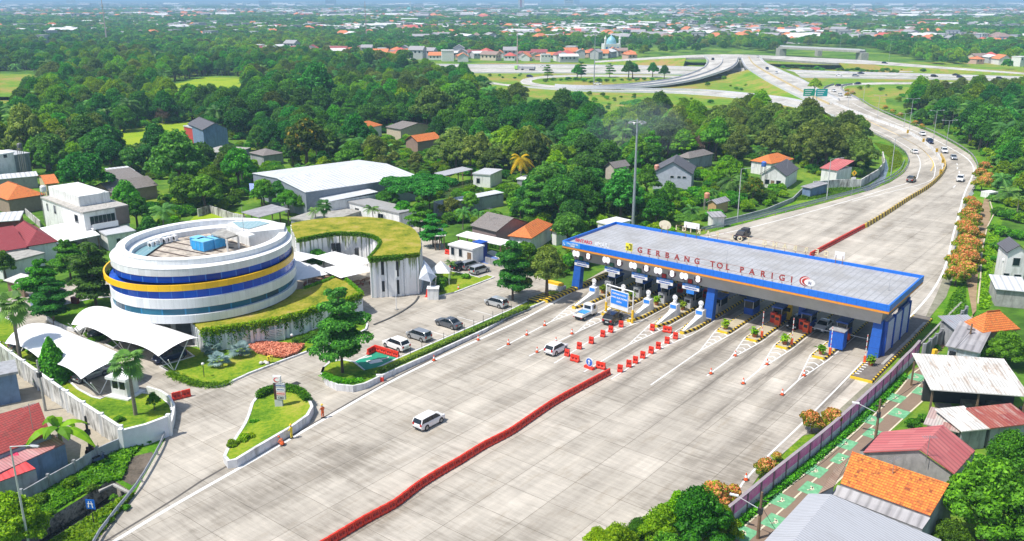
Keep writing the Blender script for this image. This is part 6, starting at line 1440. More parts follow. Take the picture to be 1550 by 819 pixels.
a0,a1,b1,b0=P(1238,748,4.4),P(1262,736,4.4),P(1287,690,4.8),P(1266,706,4.8)
planes_house('narrow strip of rusty brown roof left of the mottled orange roof',[[a0,a1,b1,b0]],sheet_mat('brown_rust',(.3,.2,.14),(.4,.3,.22),.3,(.15,.1,.08),.6,.8),[[down(a0),down(a1),a1,a0],[down(b0),down(a0),a0,b0]],MGREY,name='lean_to')
# lower left
a0,a1,b1,b0=P(-60,712,3.8),P(77,657,3.8),P(59,609,5.8),P(-60,644,5.8);c1=P(80,640,3.8);c1=b1+(b1-a1)*Vector((1,1,0)).x*.9;c1.z=3.8;c0=b0+(b0-a0)*.9;c0.z=3.8
planes_house('house with a red tile roof at the lower left',[[a0,a1,b1,b0],[c1,c0,b0,b1]],TR,[[down(a0),down(a1),a1,a0],[down(a1),down(c1),c1,b1-Vector((0,0,.1)),a1]],mat('grey_blue_wall',(.25,.29,.36),.9,var=.15))
a0,a1,b1,b0=P(-60,742,3.0),P(98,671,3.0),P(80,657,3.4),P(-60,718,3.4)
planes_house('lean-to with a rusty pink sheet roof in front of the red tiled house',[[a0,a1,b1,b0]],sheet_mat('pink_rust',(.55,.25,.25),(.42,.16,.14),.3,(.62,.45,.42),.5),[[down(a0),down(a1),a1,a0],[down(a1),down(b1),b1,a1]],BLUEW,name='lean_to')
a0,a1,b1,b0=P(-60,750,2.6),P(54,709,2.6),P(37,697,3.0),P(-60,728,3.0)
planes_house('bright red sheet awning at the lower left',[[a0,a1,b1,b0]],SRED,[[down(a0),down(a1),a1,a0],[down(a1),down(b1),b1,a1]],MGREY,name='awning')
a0,a1,b1,b0=P(-60,722,3.05),P(33,694,3.05),P(26,684,3.4),P(-60,704,3.4)
planes_house('narrow crimson sheet strip behind the red awning',[[a0,a1,b1,b0]],sheet_mat('crimson',(.7,.03,.1),(.75,.05,.14),.3,(.5,.02,.06),.2),[[down(a0),down(a1),a1,a0]],MGREY,name='awning')
house('blue-grey plastered building with a flat roof at the left picture edge',(-60,578),(24,562),(20,545),4.0,'flat',0,MGREY,BLUEW)

# ---------------------------------------------------------------- walls and fences
def wall_thing(name,pts,h,w,label,m,cap=None,cat='wall',posts=None,pm=None,ph=.25):
 c=pts;o=Vector((c[0].x,c[0].y,0));t=thing(name,o,0,label,cat);mb=MB();wallrun(mb,[p-o for p in c],w,h);mb.build('panel',m,t)
 if cap:mb=MB();wallrun(mb,[p-o for p in c],w+.12,h+.08,h+.002);mb.build('coping',cap,t)
 if posts:
  for p in resample(c,max(2,int(length(c)/posts)+1)):mb=MB();mb.obox(p-o,0,w*.9,w*.9,0,h+ph);mb.build('pillar',pm or m,t)
 return t
wall_thing('perimeter_wall',PL((-50,510),(0,545),(60,590),(120,634),(187,679)),2.6,.25,'long white perimeter wall stained black with damp, left of the office yard',DIRTYW,WHITEW,posts=4.2,pm=WHITEW)
wall_thing('perimeter_wall',PL((187,682),(225,672),(258,659)),2.4,.25,'clean bluish white end wall turning the corner by the yard entrance',mat('clean_white',(.68,.7,.76),.8,var=.05),WHITE,posts=4,pm=WHITE)
wall_thing('perimeter_wall',PL((258,659),(263,640),(265,625),(258,612),(244,603),(224,597)),1.1,.25,'low white curved wall round the corner of the kiosk lawn',WHITEW)
wall_thing('panel_fence',PL((36,764),(75,741),(118,717),(150,697),(188,680)),1.5,.15,'grey concrete panel fence above the grassy ditch, lower left',mat('fence_grey',(.34,.36,.4),.9,var=.12,grime=(.2,.2,.2)),posts=2.6,pm=MGREY,cat='fence')
WP=[(1085,812),(1100,798),(1130,773),(1160,747),(1200,714),(1245.5,677),(1290,637),(1321,607.5),(1345,585),(1364,564),(1380,548),(1389,537)]
pur=stripe_mat('purple_wall_paint',(.9,.16,.55),(.5,.08,.3),0,1.9,.05,c3=(.88,.34,.64),jitter=1.3)
wp=curve(PL(*WP),1.5);t=thing('painted_wall',wp[0],0,'long wall painted magenta above and whitish below between the plaza and the cycle road','wall')
mb=MB();wallrun(mb,[p-wp[0] for p in wp],.3,1.0);mb.build('lower_band',mat('whitish_band',(.68,.68,.76),.9,var=.1,grime=(.4,.4,.45)),t)
mb=MB();wallrun(mb,[p-wp[0] for p in wp],.26,2.1,1.003);mb.build('magenta_panel',pur,t)
mb=MB();wallrun(mb,[p-wp[0] for p in wp],.34,2.17,2.103);mb.build('coping',mat('dark_coping',(.3,.26,.28),.9),t)
for p in resample(wp,int(length(wp)/2.6)):mb=MB();mb.obox(p-wp[0],HEAD-.1,.14,.17,0,2.15);mb.build('post',mat('dark_mauve',(.2,.13,.17),.9),t)
wall_thing('panel_fence',PL((1396,545),(1420,524),(1445,502),(1460,486)),2.2,.2,'dark grey concrete wall between the dirt path and the sheds',mat('dark_wall',(.2,.2,.22),.9,grime=(.1,.1,.1)),posts=2.4,pm=MGREY)
wall_thing('retaining_wall',PL((1335,556),(1372,521),(1400,492)),.5,.4,'low concrete drain wall below the right side of the toll gate',CONC)
wall_thing('retaining_wall',PL((1310,604),(1340,576),(1372,545),(1400,515),(1455,460)),.35,.3,'second low drain wall beside the painted wall',CONC)
wall_thing('retaining_wall',PL((1230,287),(1270,284),(1302,284),(1328,268),(1338,255),(1335,240)),2.2,.3,'stained retaining wall of the stream inside the bend',DIRTYW)
sheet('stream',PL((1315,290),(1338,276),(1345,255),(1341,240),(1337,252),(1330,270),(1305,288)),mat('stream_water',(.15,.17,.2),.2),.0)
wall_thing('retaining_wall',PL((1080,342),(1120,333),(1160,322),(1200,305),(1215,290)),1.0,.25,'low grey wall behind the grass strip beside the far road',MGREY)
wall_thing('panel_fence',PL((300,328),(318,322),(352,334),(372,338)),1.8,.2,'broken white wall in the bushes above the round office',DIRTYW)
wall_thing('panel_fence',PL((40,326),(62,345)),1.6,.2,'pale wall between the orange house and the modern house',DIRTYW)
wall_thing('panel_fence',PL((735,398),(758,404),(790,414)),1.2,.2,'low grey wall behind the blue parking bay',MGREY)
wall_thing('panel_fence',PL((430,300),(432,322),(470,322)),2.0,.15,'grey sheet fence before the warehouse',stripe_mat('grey_fence_sheet',(.3,.32,.36),(.22,.24,.28),0,.5,.2),cat='fence')
wall_thing('drain_curb',PL((150,745),(172,735),(197,748),(188,760)),.2,.3,'pale concrete rim round the ditch inlet in the grass',CONC)
wall_thing('dirt_path_edge',PL((1497,300),(1504,325),(1494,345),(1486,380),(1484,420),(1480,460)),.15,.25,'pale edging strip along the dirt path',mat('pale_edge',(.5,.44,.32),.9))
# strip fence on the parking island
t=thing('mesh_fence',P(604,552,.6),0,'thin dark post fence on the parking island above the plaza','fence');o=t.location.copy();run=[P(u,v,.5) for u,v in ((604,549),(650,529),(700,507),(728,494),(768,477),(800,463))]
for p in resample(run,14):q=MB();q.tube((p.x-o.x,p.y-o.y,-.1),(p.x-o.x,p.y-o.y,1.5),.035,n=5);q.build('post',DARK,t)
mb=MB()
for a,b in zip(run,run[1:]):mb.tube(a-o+Vector((0,0,.9)),b-o+Vector((0,0,.9)),.02,n=4);mb.tube(a-o+Vector((0,0,.4)),b-o+Vector((0,0,.4)),.02,n=4)
mb.build('wire',DARK,t)
# ================================================================ VEHICLES
carM={k:mat('car_'+k,c,.22,metal=mt,var=.02,spec=.6) for k,c,mt in (('white',(.78,.78,.78),0),('silver',(.38,.40,.43),.5),('grey',(.12,.13,.15),.4),('black',(.012,.012,.016),.1),('navy',(.02,.03,.09),.2),('red',(.4,.01,.01),.1),('lightgrey',(.5,.52,.54),.4))}
tyreM=BLACK;rimM=mat('alloy_rim',(.35,.36,.38),.3,metal=.7);tailM=mat('red_lamp_glass',(.45,.01,.01),.2);headM=mat('clear_lamp_glass',(.7,.72,.75),.1);plateM=mat('number_plate',(.6,.6,.6),.5);trimM=mat('black_trim',(.025,.025,.028),.5)
CARP={}
def car_proto(kind,col):
 k=(kind,col)
 if k in CARP:return CARP[k]
 L,W,H,belt,hood,x_ws,x_rf,x_rr,x_rb,gc={
  'mpv':(4.05,1.62,1.54,.95,.88,1.25,.55,-1.75,-2.02,.2),'suv':(4.4,1.78,1.66,1.05,1.0,1.1,.4,-1.7,-2.05,.24),
  'hatch':(3.9,1.66,1.5,.95,.88,1.0,.3,-1.45,-1.85,.18),'sedan':(4.5,1.74,1.42,.92,.84,.95,.2,-.95,-1.6,.16)}[kind]
 t=thing(kind+'_car',(0,0,0),0,'x','car');h=L/2;w=W/2;M=carM[col]
 # lower body lofted from nose to tail
 st=[(h,.42,.62,.72),(h-.12,.25,.74,.84),(h-.5,gc,hood-.04,.95),(x_ws+.1,gc,belt-.02,1.0),(0,gc,belt,1.0),(x_rb+.4,gc,belt+.02,1.0),(-h+.12,gc+.04,belt if kind != 'sedan' else belt-.02,.94),(-h,.34,belt-.14,.86)]
 mb=MB();secs=[]
 for x,z0,z1,s in st:
  mz=(z0+z1)/2+.06;secs.append([(x,-w*s*.9,z0),(x,w*s*.9,z0),(x,w*s,z0+.1),(x,w*s,mz+.1),(x,w*s*.95,z1-.02),(x,w*s*.8,z1+.02),(x,-w*s*.8,z1+.02),(x,-w*s*.95,z1-.02),(x,-w*s,mz+.1),(x,-w*s,z0+.1)])
 mb.loft(secs);body=mb.build('body',M,t,smooth=False)
 # glasshouse and roof
 z0=belt;wr=w*.78
 G=[(x_ws,z0,w*.92),(x_rf,H-.06,wr),(x_rr,H-.07,wr*.98),(x_rb,z0,w*.9)]
 mb=MB();vs=[]
 for x,z,q in G:vs+=[(x,-q,z),(x,q,z)]
 mb.add(vs,[(0,1,3,2),(2,3,5,4),(4,5,7,6),(0,2,4,6),(1,7,5,3),(0,6,7,1)]);mb.build('glass',GLASSD,t)
 mb=MB();secs=[]
 for x,z,q in ((x_rf+.06,H-.065,wr*.99),(x_rf-.25,H-.02,wr),(-.4,H,wr*1.0),(x_rr+.2,H-.02,wr),(x_rr-.05,H-.07,wr*.97)):secs.append([(x,-q-.01,z-.05),(x,q+.01,z-.05),(x,q*.93,z),(x,-q*.93,z)])
 mb.loft(secs);mb.build('roof',M,t)
 mb=MB()
 for s in (-1,1):
  mb.tube((x_ws,s*w*.92,z0),(x_rf,s*wr,H-.07),.045,n=5);mb.tube((x_rr,s*wr*.98,H-.07),(x_rb,s*w*.9,z0),.07,n=5)
  for xm in (-.1,-.95 if kind in ('mpv','suv') else-.8):mb.tube((xm,s*(w*.925),z0),(xm+.02,s*(wr+.015),H-.08),.035,n=4,mi=1)
 mb.build('pillars',[M,trimM],t)
 for x in (h-.85,-h+.8):
  for s in (-1,1):
   mb=MB();mb.tube((x,s*(w-.2),.32),(x,s*(w+.015),.32),.32,n=16);wl=mb.build('wheel',tyreM,t)
   mb=MB();mb.tube((x,s*(w+.016),.32),(x,s*(w+.03),.32),.2,n=12);mb.build('rim',rimM,wl)
   mb=MB();mb.tube((x,s*(w-.05),.36),(x,s*(w+.006),.36),.38,n=16,caps=True);mb.build('wheel_arch',trimM,t)
 for s in (-1,1):
  mb=MB();mb.box(h-.22,s*w*.48,.62,h-.02,s*w*.8,.76);mb.build('headlight',headM,t)
  mb=MB();mb.box(-h-.015,s*w*.56,.68,-h+.2,s*w*.88,.98 if kind != 'sedan' else .84);mb.build('tail_light',tailM,t)
  mb=MB();mb.box(x_ws-.2,s*w*.95,belt,x_ws-.05,s*(w+.17),belt+.14);mb.build('mirror',M,t)
 mb=MB();mb.box(h-.03,-w*.45,.38,h+.012,w*.45,.6);mb.build('grille',trimM,t)
 mb=MB();mb.box(-h-.02,-.26,.52,-h+.02,.26,.66);mb.build('number_plate',plateM,t)
 mb=MB();mb.box(-h-.03,-w*.8,.3,-h+.1,w*.8,.42);mb.box(h-.1,-w*.7,.24,h+.03,w*.7,.34);mb.build('bumper',trimM,t)
 CARP[k]=t;PROTOS.append(t);return t
def car(kind,col,u,v,hd,label,z=0,group=None):
 p=P(u,v,z);c=copy_tree(car_proto(kind,col),None,(p.x,p.y,z+.03),hd,None,label,group);c['category']='car';return c
PK=math.atan2(nA.y,nA.x)+math.pi
car('mpv','white',650,643,HEAD,'white people carrier driving alone across the middle of the plaza')
car('hatch','white',842,533,HEAD,'white hatchback behind the red barriers left of the closed lane')
car('suv','black',928,487,HEAD+.1,'black car entering under the blue portal sign')
car('suv','white',600,527,PK-.05,'white car parked beside the green charging bay')
car('mpv','silver',634,513,PK,'silver people carrier parked in the row between the white and the dark grey cars')
car('sedan','grey',679,494,PK,'dark grey car parked on the yard above the plaza edge')
car('mpv','lightgrey',751,463,PK,'light silver people carrier parked alone beside the conifer-like tree')
car('mpv','black',697,408,HEAD-.1,'black car with red lights parked furthest left behind the lawn')
car('mpv','silver',711,406,HEAD-.1,'silver van parked in the middle of the three behind the lawn')
car('mpv','lightgrey',726,413,HEAD-.1,'pale silver people carrier parked furthest right behind the lawn')
car('suv','white',138,500,HEAD+math.pi,'white and grey car under the fabric car port nearest the office')
car('suv','black',158,507,HEAD+math.pi,'black car next to the white one under the fabric car port')
car('suv','navy',257,545,HEAD+math.pi-.1,'dark car with white headlights at the right end of the office car port')
car('sedan','silver',138,572,HEAD+.1,'silver car at the right end of the car port by the perimeter wall')
car('suv','grey',117,560,HEAD,'dark grey car beside the silver one under the car port by the wall')
car('hatch','grey',38,528,HEAD,'grey car at the left end of the car port by the perimeter wall')
car('suv','black',1205,495,HEAD+math.pi,'black car with headlights facing us beneath the toll gate canopy')
car('sedan','white',1246,498,HEAD+math.pi,'white car facing us beneath the toll gate canopy near the blue cabin')
def road_dir(a,b):q=P(*b)-P(*a);return math.atan2(q.y,q.x)
for kind,col,u,v,hd,lb in (('sedan','white',1384,232,road_dir((1384,232),(1360,214)),'white car on the inner carriageway of the bend'),('suv','black',1379,275,road_dir((1379,275),(1398,262)),'black car entering the bend beside the grass'),
     ('sedan','white',1396,205,road_dir((1396,205),(1410,213)),'white car furthest up the outer carriageway of the bend'),('suv','navy',1407,217,road_dir((1407,217),(1420,226)),'dark blue car behind the leading white one on the outer carriageway'),('suv','white',1429,231,road_dir((1429,231),(1440,243)),'white car in the outer carriageway beside the sharpest bend'),
     ('sedan','lightgrey',1443,241,road_dir((1443,241),(1452,255)),'pale grey car at the outer edge of the bend'),('suv','white',1453,274,road_dir((1453,274),(1448,290)),'white car coming down towards the toll gate alone'),
     ('sedan','navy',1269,130.5,road_dir((1269,130),(1300,127)),'dark car on the curve of the loop road'),('sedan','white',1262,139,road_dir((1262,139),(1280,146)),'white car low on the loop road beside the gore'),('mpv','white',1272,145.5,road_dir((1272,145),(1290,152)),'white van where the loop road joins the main road'),('sedan','navy',1298,127.8,road_dir((1298,127),(1270,128.5)),'dark blue car approaching the loop road curve'),
     ('suv','white',1228,129.5,road_dir((1228,130),(1245,140)),'white car on the main ramp near the green signs')):
 car(kind,col,u,v,hd,lb)
E_=road_dir((1000,105),(1100,108))
for i,(kind,col,u,v,z,lb) in enumerate((('sedan','white',822,101.5,0,'white car on the far carriageway of the highway near the green lorry'),('suv','navy',802,117,0,'dark car on the hairpin road'),('sedan','white',905,128.5,.5,'white car on the road below the hairpin field'),('sedan','white',1270,115.5,0,'white car on the highway left of the silver one'),('suv','silver',1295,115.8,0,'silver car on the highway above the loop road'),
     ('sedan','navy',1303,112,0,'dark car on the far lanes of the highway'),('suv','black',1414,116.5,0,'black car on the highway, left of three dark ones'),('suv','navy',1453,118,0,'dark blue car on the highway, middle of three dark ones'),('suv','black',1513,120,0,'black car on the highway, rightmost of three dark ones'),('sedan','black',1447,114.5,0,'small dark car on the far lanes of the highway at the right'),
     ('suv','navy',1339,97,2.8,'dark blue car on the upper road beyond the highway'),('suv','black',1079,91,6.3,'dark car at the top of the west ramp'),('sedan','white',1147,87,6.5,'white car crossing the bridge at the top of the main ramp'),('suv','navy',1161,105.5,4.5,'dark car high on the main ramp'),('sedan','white',1175,111,3.8,'white car below the dark one on the main ramp'))):
 car(kind,col,u,v,E_ if z in (0,.5,2.8) else road_dir((1160,105),(1200,124)),lb,z)
# white flat-bed pickup truck
p=P(886,480);t=thing('pickup_truck',(p.x,p.y,.03),HEAD,'small white flat-bed truck with a blue load entering the second lane','truck')
mb=MB();mb.loft([[(x,-.85*s,.45),(x,.85*s,.45),(x,.85*s,1.15),(x,.74*s,zt),(x,-.74*s,zt),(x,-.85*s,1.15)] for x,s,zt in ((.55,1,1.95),(1.6,1,1.92),(2.15,.97,1.2),(2.25,.93,1.1))]);mb.build('cab',carM['white'],t)
mb=MB();mb.box(1.0,-.86,1.15,1.55,-.852,1.75);mb.box(1.0,.852,1.15,1.55,.86,1.75);mb.box(.54,-.6,1.2,.547,.6,1.75);mb.build('window',GLASSD,t);mb=MB();mb.add([(1.62,-.7,1.88),(1.62,.7,1.88),(2.14,.78,1.22),(2.14,-.78,1.22)],[(0,1,2,3)]);mb.v=[(a+.015,b,c+.015) for a,b,c in mb.v];mb.build('windscreen',GLASSD,t)
mb=MB();mb.box(-2.2,-.85,.65,.45,.85,.75);mb.box(-2.2,-.85,.75,.45,-.8,1.05);mb.box(-2.2,.8,.75,.45,.85,1.05);mb.box(-2.2,-.8,.75,-2.15,.8,1.05);mb.build('load_bed',carM['white'],t)
mb=MB();mb.box(-.9,-.7,.76,.4,.7,.98);mb.build('blue_load',mat('blue_tarpaulin',(.05,.28,.65),.6),t);mb=MB();mb.box(-2.1,-.6,.76,-1.0,.6,.85);mb.build('cream_board',mat('cream_board2',(.65,.58,.4),.7),t)
for x in (1.5,-1.4):
 for s in (-1,1):mb=MB();mb.tube((x,s*.62,.32),(x,s*.84,.32),.32,n=14);wl=mb.build('wheel',tyreM,t);mb=MB();mb.tube((x,s*.845,.32),(x,s*.86,.32),.17,n=10);mb.build('rim',rimM,wl)
for s in (-1,1):mb=MB();mb.box(-2.23,s*.6,.5,-2.18,s*.8,.64);mb.build('tail_light',tailM,t)
mb=MB();mb.box(-2.2,-.3,.35,2.0,.3,.6);mb.build('chassis',BLACK,t)
# black pickup beyond the toll roof
p=P(1123,361);t=thing('pickup_truck',(p.x,p.y,.03),HEAD+math.pi,'black pickup with an open bed beyond the toll roof','truck')
mb=MB();mb.loft([[(x,-.88*s,.4),(x,.88*s,.4),(x,.88*s,1.0),(x,.72*s,zt),(x,-.72*s,zt),(x,-.88*s,1.0)] for x,s,zt in ((-.5,1,1.7),(.7,1,1.72),(1.4,.99,1.08),(2.4,.95,.95))]);mb.build('cab',carM['black'],t)
mb=MB();mb.box(-2.5,-.88,.45,-.52,.88,.6);mb.box(-2.5,-.88,.6,-.52,-.82,1.05);mb.box(-2.5,.82,.6,-.52,.88,1.05);mb.box(-2.5,-.82,.6,-2.44,.82,1.05);mb.build('load_bed',carM['black'],t)
mb=MB();mb.box(-2.3,-.7,.61,-.8,.7,1.9);mb.build('dark_load',mat('dark_tarpaulin',(.05,.05,.06),.8,var=.3),t)
for x in (1.6,-1.6):
 for s in (-1,1):mb=MB();mb.tube((x,s*.66,.36),(x,s*.9,.36),.36,n=14);wl=mb.build('wheel',tyreM,t);mb=MB();mb.tube((x,s*.902,.36),(x,s*.915,.36),.2,n=10);mb.build('rim',rimM,wl)
mb=MB();mb.box(2.36,-.7,.62,2.44,-.4,.8);mb.build('headlight',headM,t);mb=MB();mb.box(2.36,.4,.62,2.44,.7,.8);mb.build('headlight',headM,t)
# lorries far away
for u,v,z,m_,lb in ((787,106,0,mat('lime_green',(.3,.6,.1),.5),'lorry with a lime green cab and long grey load on the highway'),):
 p=P(u,v,z);t=thing('lorry',(p.x,p.y,z),E_+math.pi,lb,'lorry');mb=MB();mb.box(1.5,-1.2,.5,3.8,1.2,3.0);mb.build('cab',m_,t);mb=MB();mb.box(-11.5,-1.2,1.0,1.3,1.2,2.6);mb.build('trailer',MGREY,t)
 for x in (2.6,-2,-8,-9.4,-10.8):mb=MB();mb.tube((x,-1.22,.5),(x,1.22,.5),.5,n=12);mb.build('wheel',BLACK,t)
# motorbikes by the alley
for i,(u,v,h_) in enumerate(((143,686,.4),(148,693,.7),(152,700,1.0))):
 t=thing('motorbike',P(u,v),h_,['dark motorbike furthest back beside the panel fence','middle motorbike of three parked beside the panel fence','motorbike nearest the camera beside the panel fence'][i],'motorbike','motorbikes parked in the alley')
 for x in (-.62,.62):mb=MB();mb.tube((x,-.05,.3),(x,.05,.3),.3,n=14);mb.build('wheel',BLACK,t)
 mb=MB();mb.loft([[(x,-w_,z0),(x,w_,z0),(x,w_*.7,z1),(x,-w_*.7,z1)] for x,w_,z0,z1 in ((-.75,.08,.55,.75),(-.2,.14,.35,.75),(.15,.1,.3,.5),(.45,.12,.35,.95))]);mb.build('body',mat(('maroon_bike','white_bike','blue_bike')[i],((.15,.03,.05),(.5,.5,.52),(.08,.1,.2))[i],.35),t)
 mb=MB();mb.box(-.75,-.13,.76,.05,.13,.86);mb.build('saddle',BLACK,t);mb=MB();mb.tube((.45,-.32,1.02),(.45,.32,1.02),.02,n=6);mb.tube((.45,0,.9),(.62,0,.3),.035,n=6);mb.build('handlebar',DARK,t)
# ================================================================ PEOPLE
skinM=mat('skin',(.3,.16,.09),.6,var=.05)
def skin_mesh(name,J,Ed,m,root,sub=1):
 me=bpy.data.meshes.new(name);me.from_pydata([j[0] for j in J],Ed,[]);o=bpy.data.objects.new(name,me);COL.objects.link(o)
 sk=o.modifiers.new('skin','SKIN');
 if not me.skin_vertices:
  bm=bmesh.new();bm.from_mesh(me);bm.verts.layers.skin.verify();bm.to_mesh(me);bm.free()
 for i,j in enumerate(J):
  r=j[1];me.skin_vertices[0].data[i].radius=(r,r) if isinstance(r,float) else r
 me.skin_vertices[0].data[root].use_root=True
 sb=o.modifiers.new('sub','SUBSURF');sb.levels=sub;sb.render_levels=sub
 dg=bpy.context.evaluated_depsgraph_get();dg.update();out=bpy.data.meshes.new_from_object(o.evaluated_get(dg));out.name=name
 out.materials.clear();out.materials.append(m);out.polygons.foreach_set('use_smooth',[True]*len(out.polygons));bpy.data.objects.remove(o);return out
def person(u,v,hd,pose,suit,hat,label,z=0):
 """figure facing local +X"""
 p=P(u,v,z);t=thing('person',(p.x,p.y,z+.02),hd,label,'person')
 if pose=='stand':pel=(0,0,.93);ch=(.02,0,1.28);nk=(.02,0,1.48);hdp=(.04,0,1.63);kn=[(.04,-.1,.5),(.06,.11,.5)];an=[(-.04,-.1,.08),(.0,.12,.08)];el=[(.02,-.28,1.15),(.1,.27,1.15)];wr=[(.16,-.3,.95),(.3,.2,1.02)]
 elif pose=='bend':pel=(-.12,0,.85);ch=(.22,0,1.0);nk=(.42,0,1.05);hdp=(.56,0,1.06);kn=[(.0,-.12,.47),(-.02,.13,.47)];an=[(-.1,-.12,.08),(-.06,.14,.08)];el=[(.36,-.24,.76),(.38,.24,.78)];wr=[(.48,-.16,.54),(.5,.14,.56)]
 else:pel=(-.12,0,.34);ch=(.16,0,.66);nk=(.3,0,.82);hdp=(.42,0,.92);kn=[(.28,-.16,.46),(.26,.18,.44)];an=[(.02,-.15,.08),(.0,.17,.08)];el=[(.34,-.26,.46),(.36,.26,.48)];wr=[(.52,-.14,.28),(.54,.12,.3)]
 V=Vector;pel,ch,nk,hdp=map(V,(pel,ch,nk,hdp));J=[(pel,(.14,.11)),(pel.lerp(ch,.5),(.13,.1)),(ch,(.16,.11)),(nk,.055),(hdp,(.095,.1)),(hdp+(hdp-nk).normalized()*.09,(.085,.09))];Ed=[(0,1),(1,2),(2,3),(3,4),(4,5)]
 CJ=[(pel,(.155,.125)),(pel.lerp(ch,.5),(.145,.115)),(ch,(.175,.125)),(ch.lerp(nk,.75),.085)];CE=[(0,1),(1,2),(2,3)]
 fingers=[]
 for s,k,a,e,w_ in ((-1,V(kn[0]),V(an[0]),V(el[0]),V(wr[0])),(1,V(kn[1]),V(an[1]),V(el[1]),V(wr[1]))):
  hip=pel+V((0,s*.09,-.05));sh=ch.lerp(nk,.45)+V((0,s*.17,0));b=len(J)
  J+=[(hip,.095),(k,.06),(a,.042),(a+V((.16,0,-.035)),(.04,.035)),(sh,.058),(e,.042),(w_,.028),(w_+(w_-e).normalized()*.07,(.036,.016))]
  Ed+=[(0,b),(b,b+1),(b+1,b+2),(b+2,b+3),(2,b+4),(b+4,b+5),(b+5,b+6),(b+6,b+7)]
  hd_=(w_-e).normalized();sd=hd_.cross(V((0,0,1)));sd=sd.normalized() if sd.length>.05 else V((1,0,0));palm_=w_+hd_*.07;b7=b+7
  for q,ln in enumerate((.062,.072,.068,.052)):
   i0=len(J);o_=sd*(q-1.5)*.019;J+=[(palm_+o_+hd_*.02,.0085),(palm_+o_+hd_*(.02+ln*.6),.008),(palm_+o_+hd_*(.02+ln*.9)-V((0,0,.014)),.007)];Ed+=[(b7,i0),(i0,i0+1),(i0+1,i0+2)]
  i0=len(J);J+=[(w_+hd_*.03+sd*.04,.01),(w_+hd_*.065+sd*.06,.0085)];Ed+=[(b+6,i0),(i0,i0+1)]
  c=len(CJ);CJ+=[(hip,.115),(k,.08),(a+V((0,0,.03)),.065),(sh,.075),(e,.058),(w_.lerp(e,.12),.045)];CE+=[(0,c),(c,c+1),(c+1,c+2),(2,c+3),(c+3,c+4),(c+4,c+5)]
  mb=MB();mb.loft([[(a.x+x,a.y-q,z0),(a.x+x,a.y+q,z0),(a.x+x,a.y+q*.8,z1),(a.x+x,a.y-q*.8,z1)] for x,q,z0,z1 in ((-.08,.045,-.0,.15),(.04,.05,0,.14),(.14,.052,0,.09),(.2,.035,0,.06))]);mb.build('boot',BLACK,t)
 put(skin_mesh('body',J,Ed,skinM,0),'body',t);put(skin_mesh('overalls',CJ,CE,suit,0),'overalls',t)
 ax=(hdp-nk).normalized();hc=hdp+ax*.04
 q=ax.to_track_quat('Z','X').to_matrix()
 def hp(x,y,z):return tuple(hc+q @ V((x,y,z)))
 mb=MB();n=14;rings=[[hp(r_*math.cos(i*6.2832/n),r_*math.sin(i*6.2832/n),z_) for i in range(n)] for r_,z_ in ((.17,.03),(.125,.045),(.118,.1),(.08,.155),(.01,.17))];mb.loft(rings);mb.build('hat',hat,t)
 f=hd_=V((1,0,0)) if pose=='stand' else (ax+V((.3,0,-.8))).normalized();side=V((0,1,0))
 for s in (-1,1):
  mb=MB();e0=hdp+ax*.02+f*.092+side*s*.035;mb.lathe([(.001,-.01),(.012,0),(.001,.01)],e0,8);mb.build('eye',DARK,t)
  mb=MB();e0=hdp+side*s*.1;mb.tube(e0-ax*.03,e0+ax*.03,.016,.012,n=6);mb.build('ear',skinM,t)
 mb=MB();mb.tube(hdp+f*.085+ax*.01,hdp+f*.125-ax*.02,.01,.016,n=6);mb.build('nose',skinM,t)
 mb=MB();mb.tube(hdp+f*.09-ax*.05-side*.025,hdp+f*.09-ax*.05+side*.025,.007,n=5);mb.build('mouth',mat('lips',(.25,.08,.06),.6),t)
 return t
ORS=mat('orange_overalls',(.72,.12,.02),.8,var=.1);YES=mat('yellow_overalls',(.78,.6,.03),.8,var=.1);HATY=mat('yellow_hat',(.8,.55,.05),.6)
person(489,633,2.4,'stand',ORS,HATY,'person in orange overalls standing with a pole on the white edge line')
person(442,664,2.9,'stand',YES,HATY,'person in yellow overalls standing beside the teardrop island wall')
person(428,675,2.6,'crouch',ORS,ORS,'person in orange overalls crouching next to the yellow one')
person(407,549,-.4,'bend',YES,HATY,'person in yellow bending over the front lawn by the flower bed',.2)
t=thing('broom',P(490,634),0,'thin pole held by the standing orange worker','broom');mb=MB();mb.tube((.1,.1,.05),(-.25,.2,1.6),.015,n=5);mb.build('handle',WOOD,t);mb=MB();mb.box(-.05,.0,0,.3,.16,.08);mb.build('head',BLACK,t)
t=thing('white_sacks',P(401,551,.2),0,'small heap of white sacks beside the bending worker','sacks');mb=MB()
for x,y in ((-.5,0),(0,.25),(.35,-.1)):mb.lathe([(.01,0),(.26,.06),(.3,.2),(.18,.36),(.01,.4)],(x,y,0),9)
mb.build('sack',mat('white_sack',(.62,.6,.55),.9),t,smooth=True)
t=thing('red_stand',P(575,577),0,'small red and white stand by the island wall on the plaza edge','stand');mb=MB();mb.box(-.5,-.2,0,.5,.2,.6);mb.build('base',RED,t);mb=MB();mb.box(-.45,-.15,.602,.45,.15,.95);mb.build('board',WHITE,t)
